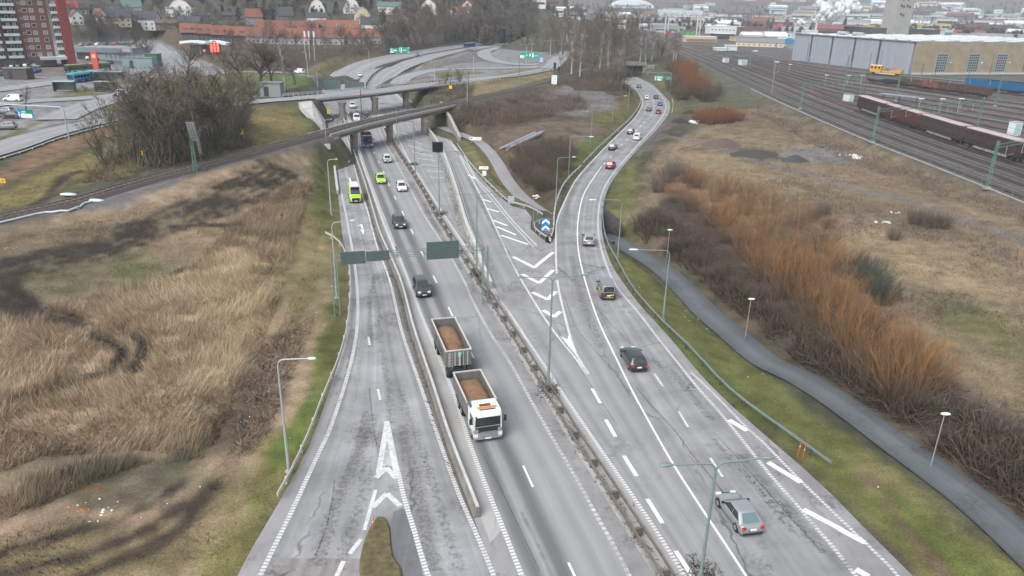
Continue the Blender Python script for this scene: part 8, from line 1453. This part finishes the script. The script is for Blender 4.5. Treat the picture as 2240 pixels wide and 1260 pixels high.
q=np.array([BD(rg.uniform(1150,2400),math.exp(rg.uniform(math.log(1000),math.log(3800)))) for _ in range(1500)]);q[:,2]=height(q[:,0],q[:,1])-.5;wood('town_trees',q,1.1,'bare trees scattered through the far hazy town',rg)
q=np.array([BD(rg.uniform(900,2700),rg.uniform(3300,6300)) for _ in range(1500)]);q[:,2]=height(q[:,0],q[:,1])-.5;wood('ridge_wood',q,2.2,'far wooded ridge fading in the haze',rg)
# ------------------------------------------------------------------ shrubs
def shrub(h,seed,n1,spread,base,c0,c1,twigs=7,upright=.22,r=.022):
    rg=np.random.default_rng(seed);a=rg.uniform(0,6.28,n1);rr=base*np.sqrt(rg.uniform(0,1,n1));S=np.stack([np.cos(a)*rr,np.sin(a)*rr,np.zeros(n1)],1);til=rg.uniform(.05,spread,n1)*(.4+.6*rr/base);D=np.stack([np.cos(a)*np.sin(til),np.sin(a)*np.sin(til),np.cos(til)],1);L=h*rg.uniform(.6,1.02,n1)*(1.05-.25*til)
    q=strands(S,D,L,5,.13,upright*.18,rg);c0a,c1a=colr(c0,n1,rg),colr(c1,n1,rg);parts=[ribbons(q,np.full(n1,r),np.full(n1,.008),c0a,c1a,rg)]
    p,d,L2=kids(q,twigs,.3,(.15,.6),h*.34,rg);w2=strands(p,d,L2,3,.17,.09*upright*4,rg);n=len(w2);mix=np.clip((p[:,2]/h)[:,None],0,1);cm_=np.array(c0)*(1-mix)+np.array(c1)*mix;cm_=np.where(rg.random((n,1))<.22,np.array(c0)*1.35,cm_)*(1+rg.uniform(-.35,.35,(n,1)));parts.append(ribbons(w2,np.full(n,.010),np.full(n,.005),cm_,cm_*1.15,rg));v,f,c=merge(parts);return npmesh('branches',v,f,VEG,c)
WIL=[shrub(7,301+i,105,1.0,1.6,(.08,.068,.052),[(.32,.15,.05),(.27,.132,.052),(.34,.17,.062)][i],12,.2) for i in range(3)]
GRY=[shrub(5,321+i,170,.8,1.3,(.095,.08,.068),(.15,.125,.108),7,.2) for i in range(2)];DRK=[shrub(4,331+i,190,1.05,1.6,(.068,.055,.041),(.118,.094,.07),7,.1) for i in range(2)];RUS=[shrub(4,341,190,.6,1.6,(.1,.06,.035),(.21,.095,.045),7,.3)];OLV=[shrub(4.5,351,180,.7,1.2,(.055,.06,.045),(.085,.095,.075),8,.2)]
def bush(me,p,s,label,name,group,cat='shrub',sz=None):o=link(name,me,None,p-np.array([0,0,.1]),(0,0,VG.uniform(0,6.28)));o.scale=(s,s,sz or s);return tag(o,label,cat,group)
wl=[(1452,470,5.0,'at the upper left end'),(1492,490,5.6,'second at the upper end'),(1532,520,6,'third at the upper end'),(1572,560,6.4,'above the dark thicket'),(1612,598,6.6,'fifth along the front'),(1652,640,6.8,'front row beside the middle path lamp'),(1700,680,6.8,'front row right of the middle path lamp'),(1748,728,6.8,'front row, eighth'),(1800,775,7,'front row in the lower half'),(1852,818,7,'front row next to the biggest'),(1905,862,7.4,'big rounded one in the front row'),(1948,905,8.0,'biggest spreading one at the lower end'),(1990,880,6.8,'last at the lower right end'),(1545,470,5.2,'rear row, upper end'),(1600,500,5.6,'rear row, second'),(1655,545,6,'rear row, third'),(1712,590,6.2,'rear row, fourth'),(1768,640,6.4,'rear row, fifth'),(1822,700,6.4,'rear row beside the grey-green shrub'),(1880,760,6.4,'rear row, seventh'),(1945,815,6.4,'rear row, lower end'),(1990,845,5.8,'rear row, last'),(1490,440,4.8,'top corner by the tall grey shrubs'),(1630,565,6,'middle of the rows, upper part'),(1735,660,6.4,'middle of the rows, centre'),(1840,750,6.6,'middle of the rows, lower part'),(1510,440,5.4,'back edge, upper end'),(1565,452,5.6,'back edge, second'),(1615,470,5.8,'back edge, third'),(1665,495,6,'back edge, fourth'),(1720,530,6,'back edge, fifth'),(1775,580,6.2,'back edge, sixth'),(1815,630,6.2,'back edge, seventh'),(1560,520,6,'inner part near the dark thicket'),(1690,620,6.4,'inner part near its middle'),(1790,710,6.6,'inner part near its lower half')]
for i,(x,y,h,lb) in enumerate(wl):bush(WIL[i % 3],G(x+22,y-28),h/7*(.9 if y<700 else .8),'orange willow along the cycle path, %s' % lb,'willow_shrub','orange willows along the cycle path','willow')
for i in range(26):u=i/25;x=1480+u*520+VG.uniform(-8,8);y=555+u*355+VG.uniform(-26,4);bush(DRK[i % 2],G(x,y),VG.uniform(.4,.65),'dark leafless shrub in the strip between cycle path and orange willows','bare_shrub','dark shrubs in front of the willows')
for i,(x,y,h,lb) in enumerate([(1460,400,4.6,'tall grey-brown shrub at the head of the orange willows'),(1440,420,4.2,'grey-brown shrub at the bend of the ramp, left one'),(1475,385,4.2,'grey-brown shrub at the head of the willows, right one'),(1500,400,4.2,'grey-brown shrub at the head of the willows, rear one')]):bush(GRY[i % 2],G(x,y),h/5,lb,'bare_shrub','grey shrubs at the head of the willows')
for i,(x,y,h,lb) in enumerate([(1905,640,4.6,'grey-green shrub behind the orange willows, left one'),(1885,610,4,'grey-green shrub behind the orange willows, upper one'),(1930,665,4,'grey-green shrub behind the orange willows, right one')]):bush(OLV[0],G(x,y),h/4.5,lb,'bare_shrub','grey-green shrubs behind the willows')
for i,(x,y) in enumerate([(1530,268),(1550,272),(1572,270),(1595,268),(1612,264),(1540,258),(1565,256),(1590,255)]):bush(RUS[0],G(x,y),1.15,'rust-red shrub in the low block below the railway wall, %s' % ['front left','front second','front middle','front fourth','front right','rear left','rear middle','rear right'][i],'rusty_shrub','rust-red shrub block',sz=.95)
for i,(x,y) in enumerate([(1488,172),(1502,182),(1512,196),(1520,210),(1496,160),(1478,158),(1530,200),(1510,168)]):bush(RUS[0] if i != 5 else DRK[0],G(x,y),1.9,'brown-orange bush on the bank between tunnel and yard, %s' % ['left','second','third','lowest','upper','dark one','right','upper right'][i],'rusty_shrub','orange bushes on the yard bank')
for i,(x,y) in enumerate([(1478,205),(1490,218),(1535,215),(1548,222),(1470,190),(1560,210)]):bush(DRK[i % 2],G(x,y),1.5,'dark shrub at the foot of the yard bank, %s' % ['left','lower left','right','lower right','upper left','far right'][i],'bare_shrub','dark shrubs at the foot of the yard bank')
for i,(x,y) in enumerate([(1140,375),(1165,400),(1190,415),(1205,385),(1230,370),(1175,360),(1150,345),(1210,350),(1240,350),(1195,335),(1225,330)]):bush(DRK[i % 2],G(x,y),1.15,'dark bush in the round thicket between the paths and the ramp, %s' % ['left edge','lower left','lowest','centre','right edge','inner left','upper left','inner right','upper right edge','top','top right'][i],'bare_shrub','round dark thicket left of the ramp')
for i,(x,y,s) in enumerate([(2000,492,.7),(2030,498,.7),(2060,500,.65),(1955,525,.5),(1800,470,.6),(1780,480,.6),(1810,500,.5)]):bush(GRY[i % 2],G(x,y),s,'greyish shrub alone in the dry field, %s' % ['left of the reed clump','in the reed clump','right of the reed clump','below the clump','rusty patch left','rusty patch middle','rusty patch right'][i],'bare_shrub','shrubs in the dry field')
# ------------------------------------------------------------------ brambles, reeds, grass (uncountable)
def scatter(pxs,dens,rg,nmax=400000):
    pl=np.array([p[:2] for p in GL(pxs)]);lo,hi=pl.min(0),pl.max(0);n=int(min(nmax,dens*(hi-lo).prod()));x=rg.uniform(lo[0],hi[0],n);y=rg.uniform(lo[1],hi[1],n);m=inside(x,y,pl);return x[m],y[m]
def offroad(x,y):
    k=np.zeros(x.shape,bool)
    for f in FLAT:
        pl=np.asarray(f[1]);d,_=segdist(x,y,pl,f[0]=='poly');k |= (inside(x,y,pl) if f[0]=='poly' else d<f[2]+.3) | (d<.35)
    return ~k
def brambles(name,polys,dens,h,c0,c1,label,seed):
    rg=np.random.default_rng(seed);X,Y=[],[]
    for q in polys:x,y=scatter(q,dens,rg);X.append(x);Y.append(y)
    x,y=np.concatenate(X),np.concatenate(Y);g=fbm(x/4.5,y/4.5,3);m=(g+rg.normal(0,.05,len(x))>(.40 if dens<20 else .28)) & offroad(x,y);x,y,g=x[m],y[m],g[m];n=len(x);S=np.stack([x,y,height(x,y)-.05],1);a=rg.uniform(0,6.28,n);el=rg.uniform(.5,1.35,n);D=np.stack([np.cos(a)*np.cos(el),np.sin(a)*np.cos(el),np.sin(el)],1);L=h*rg.uniform(.6,1.35,n)*(.55+g);q=strands(S,D,L,3,.2,-.12,rg);cc=colr(c0,n,rg,.35);ce=colr(c1,n,rg,.35);v,f,c=ribbons(q,np.full(n,.035),np.full(n,.015),cc,ce,rg);return tag(link(name,npmesh(name,v,f,VEG,c)),label,None,None,'stuff')
brambles('brambles',[[(1385,500),(1440,470),(1500,500),(1600,600),(1700,690),(1830,800),(1960,900),(2060,890),(2240,960),(2420,1100),(2420,1290),(2240,1125),(2080,1020),(1937,930),(1760,808),(1690,750),(1600,675),(1510,595),(1420,545)]],26,2.0,(.052,.041,.031),(.1,.079,.058),'dark bramble thicket between the cycle path and the orange willows',1)
brambles('weeds',[[(505,990),(530,860),(570,770),(640,690),(690,700),(640,820),(600,930),(550,1000)],[(560,480),(640,400),(690,400),(650,520),(600,600),(570,560)]],22,.75,(.12,.09,.066),(.22,.172,.125),'brown dead weeds beside the left verge',8)
brambles('brambles',[[(940,196),(990,184),(1040,190),(1015,222),(970,240),(940,225)],[(975,262),(1000,236),(1030,225),(1040,290),(1010,300),(985,285)]],7,1.8,(.08,.066,.05),(.15,.125,.095),'brown scrub on the banks at the right ends of both bridges',9)
brambles('brambles',[[(985,262),(1010,245),(1090,218),(1180,205),(1270,215),(1292,235),(1230,250),(1180,262),(1080,285),(1010,290)],[(1240,180),(1340,150),(1368,178),(1385,210),(1330,200),(1260,200)]],7,2.0,(.085,.064,.054),(.15,.112,.095),'brown brambles on the slope right of the rail bridge',2)
brambles('brambles',[[(178,400),(220,350),(300,330),(420,330),(540,300),(560,318),(470,345),(330,385),(240,402)]],7,2.0,(.085,.075,.058),(.15,.128,.098),'brownish undergrowth along the lower edge of the big thicket',3)
brambles('brambles',[[(230,340),(340,230),(440,180),(530,210),(555,280),(500,310),(330,350)]],3,2.2,(.085,.075,.058),(.14,.125,.095),'undergrowth inside the big thicket',4)
brambles('undergrowth',[[(1170,160),(1240,100),(1360,70),(1400,130),(1300,150),(1215,168)],[(1395,140),(1480,120),(1500,150),(1460,160),(1440,140)],[(700,140),(830,108),(980,92),(1130,70),(1130,50),(900,70),(760,100)],[(540,110),(760,110),(700,140),(640,150)]],1.6,3.0,(.085,.07,.06),(.14,.11,.09),'brown undergrowth below the trees of the interchange',5)
brambles('brambles',[[(1625,232),(1690,232),(1800,285),(1945,345),(2100,405),(2240,460),(2420,540),(2420,575),(2240,490),(2050,430),(1900,372),(1780,320),(1680,262),(1630,250)]],3,1.5,(.1,.085,.075),(.16,.135,.118),'greyish scrub along the foot of the railway wall',7)
brambles('brambles',[[(1560,420),(1700,390),(1900,440),(2060,470),(2240,560),(2240,600),(2000,520),(1850,520),(1760,540),(1640,500)],[(2060,830),(2240,900),(2420,1000),(2300,1000),(2100,900)],[(1900,650),(2100,640),(2150,680),(2000,720),(1930,700)]],4,1.1,(.11,.09,.08),(.18,.15,.13),'greyish brown scrub in the dry field on the right',6)
def blades(name,polys,dens,hl,wd,label,seed,tint=None,lean=.5,cl=3.0,thr=.3,jit=.3,tipmul=1.25,nmax=400000,dirn=None):
    rg=np.random.default_rng(seed);X,Y=[],[]
    for q in polys:x,y=scatter(q,dens,rg,nmax);X.append(x);Y.append(y)
    x,y=np.concatenate(X),np.concatenate(Y);g=fbm(x/cl+3,y/cl,3);m=(g+rg.normal(0,.07,len(x))>thr) & offroad(x,y);x,y,g=x[m],y[m],g[m];n=len(x);c=landcover(x,y);lum=c.sum(1);keep=lum>.19 if 'reed' in name else np.ones(n,bool);x,y,g,c=x[keep],y[keep],g[keep],c[keep];n=len(x)
    z=height(x,y);a=fbm(x/9,y/9,3)*11+rg.normal(0,.8,n) if dirn is None else dirn+rg.normal(0,.5,n);ln=hl*rg.uniform(.5,1.25,n)*(.45+1.1*g);le=np.clip(lean*(.4+1.2*fbm(x/6+40,y/6,2))+rg.normal(0,.18,n),.02,1.35);fl=rg.random(n)<.28;le=np.where(fl,rg.uniform(.9,1.4,n),le);a=np.where(fl,rg.uniform(0,6.28,n),a);b=rg.uniform(0,6.28,n);w_=wd*rg.uniform(.6,1.4,n)
    B=np.stack([x,y,z-.03],1);s=np.stack([np.cos(b),np.sin(b),0*b],1)*w_[:,None]/2;T=B+np.stack([np.cos(a)*np.sin(le),np.sin(a)*np.sin(le),np.cos(le)],1)*ln[:,None];c=c*(1+rg.uniform(-jit,jit,(n,1)))
    if tint is not None:c=c*.5+np.array(tint)*.5*(1+rg.uniform(-jit,jit,(n,1)))
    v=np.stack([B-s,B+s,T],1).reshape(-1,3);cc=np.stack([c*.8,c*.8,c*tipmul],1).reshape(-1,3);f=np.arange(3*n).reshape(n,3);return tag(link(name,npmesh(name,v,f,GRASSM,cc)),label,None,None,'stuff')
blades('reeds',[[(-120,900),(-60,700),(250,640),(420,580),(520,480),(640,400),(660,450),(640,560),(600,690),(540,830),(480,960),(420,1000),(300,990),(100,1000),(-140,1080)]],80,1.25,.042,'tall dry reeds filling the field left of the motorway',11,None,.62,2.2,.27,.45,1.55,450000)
blades('reeds',[[(-140,1080),(100,1040),(250,985),(430,985),(480,960),(440,1010),(300,1020),(60,1120),(-150,1200)]],90,1.3,.04,'upright dry reeds along the edge of the muddy hollow',12,None,.45,3,.3,.4,1.7)
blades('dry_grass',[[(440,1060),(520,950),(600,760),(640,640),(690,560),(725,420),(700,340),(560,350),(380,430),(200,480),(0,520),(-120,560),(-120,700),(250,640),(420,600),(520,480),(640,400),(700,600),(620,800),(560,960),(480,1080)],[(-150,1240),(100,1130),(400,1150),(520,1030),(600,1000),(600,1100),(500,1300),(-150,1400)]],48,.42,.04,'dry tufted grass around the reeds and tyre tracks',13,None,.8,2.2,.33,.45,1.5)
blades('verge_grass',[[(500,1300),(600,1090),(670,980),(735,805),(757,730),(760,600),(730,420),(700,420),(715,640),(660,880),(560,1080),(450,1300)],[(2130,1400),(1930,1196),(1742,1010),(1530,806),(1440,702),(1350,590),(1400,580),(1470,650),(1570,752),(1742,874),(1922,1007),(2240,1245),(2420,1400)]],60,.16,.03,'short green verge grass beside the road',14,None,.5,2.5,.28,.35)
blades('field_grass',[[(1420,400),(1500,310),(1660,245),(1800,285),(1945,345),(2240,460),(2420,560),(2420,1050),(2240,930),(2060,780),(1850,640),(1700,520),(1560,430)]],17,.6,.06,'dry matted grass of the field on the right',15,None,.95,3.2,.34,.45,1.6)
blades('field_grass',[[(-120,530),(0,425),(150,345),(300,285),(420,250),(560,240),(690,250),(700,300),(560,320),(300,385),(0,465)],[(975,290),(1100,220),(1210,172),(1360,150),(1395,210),(1330,300),(1240,390),(1200,465),(1100,410),(1040,340)],[(1400,310),(1480,230),(1480,170),(1530,190),(1500,290),(1420,400),(1400,540),(1330,500),(1340,400)]],10,.4,.06,'rough grass on the banks of the railway and ramp',16,None,.6,3,.34,.38)
# weeds and grime along the median and wall feet
rg=np.random.default_rng(31);X=[]
for ln_,o_,n_,sd in ((sub(MEDIAN,28,190),0,1500,.28),(sub(WALL_L,45,170),-.55,500,.15),(sub(W2,77,200),-.45,700,.25)):
    L=length(ln_)
    for _ in range(n_):
        p_,h_=walk(offset(ln_,o_),rg.uniform(0,L));X.append(p_+[rg.normal(0,sd),rg.normal(0,sd),.02])
for px,py in ((1200,852),(1043,602),(963,468),(905,360),(1537,1258)):
    c_=P(px,py)
    for _ in range(260):X.append(c_+[rg.normal(0,.55),rg.normal(0,.8),.02])
X=np.array(X);n=len(X);a=rg.uniform(0,6.28,n);el=rg.uniform(.1,1.2,n);D=np.stack([np.cos(a)*np.cos(el),np.sin(a)*np.cos(el),np.sin(el)],1);q=strands(X,D,rg.uniform(.15,.55,n),2,.2,-.1,rg);c_=colr((.055,.045,.036),n,rg,.4);v,f,c=ribbons(q,np.full(n,.03),np.full(n,.012),c_,c_*1.3,rg);tag(link('median_weeds',npmesh('median_weeds',v,f,VEG,c)),'dead weeds and dirt along the median rail and wall feet',None,None,'stuff')
# ------------------------------------------------------------------ heaps, rubbish, stumps
def heap(px,py,w_,h_,label,m,name='gravel_heap',cat='heap',group=None,n=14):
    p=G(px,py);b=MB();rg=np.random.default_rng(int(px));prof=((1,-.1),(.8,.25),(.5,.65),(.2,.95),(.05,1));ph=rg.uniform(.75,1.25,n);b.loft([[(math.cos(2*math.pi*i/n)*w_*r*(1+(ph[i]-1)*r),math.sin(2*math.pi*i/n)*w_*.8*r*(1+(ph[i]-1)*r),h_*z*(.9+.2*ph[(i*3) % n]*.5)) for i in range(n)] for r,z in prof]);return tag(b.obj(name,m,None,p),label,cat,group)
heap(1738,353,3.0,1.5,'small dark gravel heap on the dry field, lower one',mat('gravel_dark',(.05,.052,.055),.95,var=.4,scale=5,bump=.5));heap(1656,339,6,1.2,'wide dark soil heap on the dry field, middle one',mat('soil_dark',(.055,.045,.042),.95,var=.4,scale=3,bump=.5));heap(1583,317,5,1.6,'reddish soil heap on the dry field, upper left one',mat('soil_reddish',(.10,.07,.065),.95,var=.3,scale=3,bump=.5));heap(1487,268,3,1.3,'dark brush heap beside the white rubbish by the ramp',mat('brush_dark',(.035,.03,.025),.95,var=.5,scale=6,bump=.6));heap(1510,248,2.6,1.2,'dark brush heap above the white rubbish by the ramp',MATS['brush_dark'])
def rubbish(px,py,n,sp,label,m,name='rubbish',cat='rubbish',sz=(.25,.6),group=None):
    p=G(px,py);rg=np.random.default_rng(int(px+py));b=MB()
    for _ in range(n):x,y=rg.normal(0,sp,2);s=rg.uniform(*sz);b.box((x,y,s*.25),(s,s*rg.uniform(.5,1),s*.5),rg.uniform(0,3),rg.uniform(-.3,.3),rg.uniform(-.3,.3))
    o=b.obj(name,m,None,p);return tag(o,label,cat,group,'stuff' if n>4 else None)
RB=mat('rubbish_white',(.66,.66,.64),.7,var=.1);CH=mat('fresh_wood',(.46,.28,.12),.8,var=.3,scale=4);CHO=mat('fresh_wood_orange',(.5,.2,.05),.8,var=.3,scale=4)
rubbish(1513,269,12,1.0,'white rubbish dumped on the grass right of the ramp',RB,sz=(.4,1.1));rubbish(1868,344,14,1.2,'white rubble at the edge of the gravel patch',RB,sz=(.4,1.1));rubbish(1933,487,7,.5,'white litter in the dry field, lower spot',RB);rubbish(1960,466,5,.5,'white litter in the dry field, upper spot',RB);rubbish(1178,432,8,.8,'white litter beside the sunken path',RB)
for x,y,n,m,lb in ((217,482,16,CH,'fresh wood chips from cut stumps by the track, large patch'),(113,513,9,CH,'fresh cut wood pieces left of the large chip patch'),(22,543,8,CH,'fresh cut wood pieces at the left picture edge'),(421,500,8,CHO,'orange wood chips right of the tyre tracks'),(532,383,6,CH,'wood chips near the upper end of the tyre tracks'),(405,430,2,CH,'pale stump top beside the track'),(175,1117,6,CHO,'orange wood chips in the muddy hollow'),(228,1137,7,RB,'white litter strip in the muddy hollow')):rubbish(x,y,n,.45,lb,m,'wood_chips' if m is not RB else 'rubbish','wood chips' if m is not RB else 'rubbish',(.08,.22))
rg=np.random.default_rng(8);b=MB()
for q_,n_ in (([(80,1040),(430,1020),(440,1070),(380,1130),(120,1150)],12),([(1350,600),(1460,700),(1742,900),(1900,1060),(1960,1100),(1742,870),(1480,650)],12),([(640,1000),(720,760),(740,600),(700,600),(600,960)],8),([(500,900),(600,700),(640,760),(540,980)],8)):
    x,y=scatter(q_,.2,rg);k=rg.permutation(len(x))[:n_]
    for i in k:s=rg.uniform(.05,.13);b.box((x[i],y[i],float(height(x[i:i+1],y[i:i+1])[0])+.06),(s,s*.7,s*.5),rg.uniform(0,3),.2,.2)
tag(b.obj('litter',RB),'scattered small white litter on the verges',None,None,'stuff')
# ------------------------------------------------------------------ air
zlo=float(GZv.min())-1;zhi=300.;hb=MB().box((0,3700,(zlo+zhi)/2),(16000,8200,zhi-zlo));hm=bpy.data.materials.new('haze_air');hm.use_nodes=True;T=hm.node_tree;T.nodes.clear();oo=T.nodes.new('ShaderNodeOutputMaterial');pv=T.nodes.new('ShaderNodeVolumePrincipled');pv.inputs['Color'].default_value=(.82,.91,1.,1);pv.inputs['Density'].default_value=1.7e-4;pv.inputs['Density Attribute'].default_value='';pv.inputs['Temperature Attribute'].default_value='';T.links.new(pv.outputs[0],oo.inputs['Volume']);tag(hb.obj('haze',hm),'thin pale winter haze over the whole scene',None,None,'stuff')
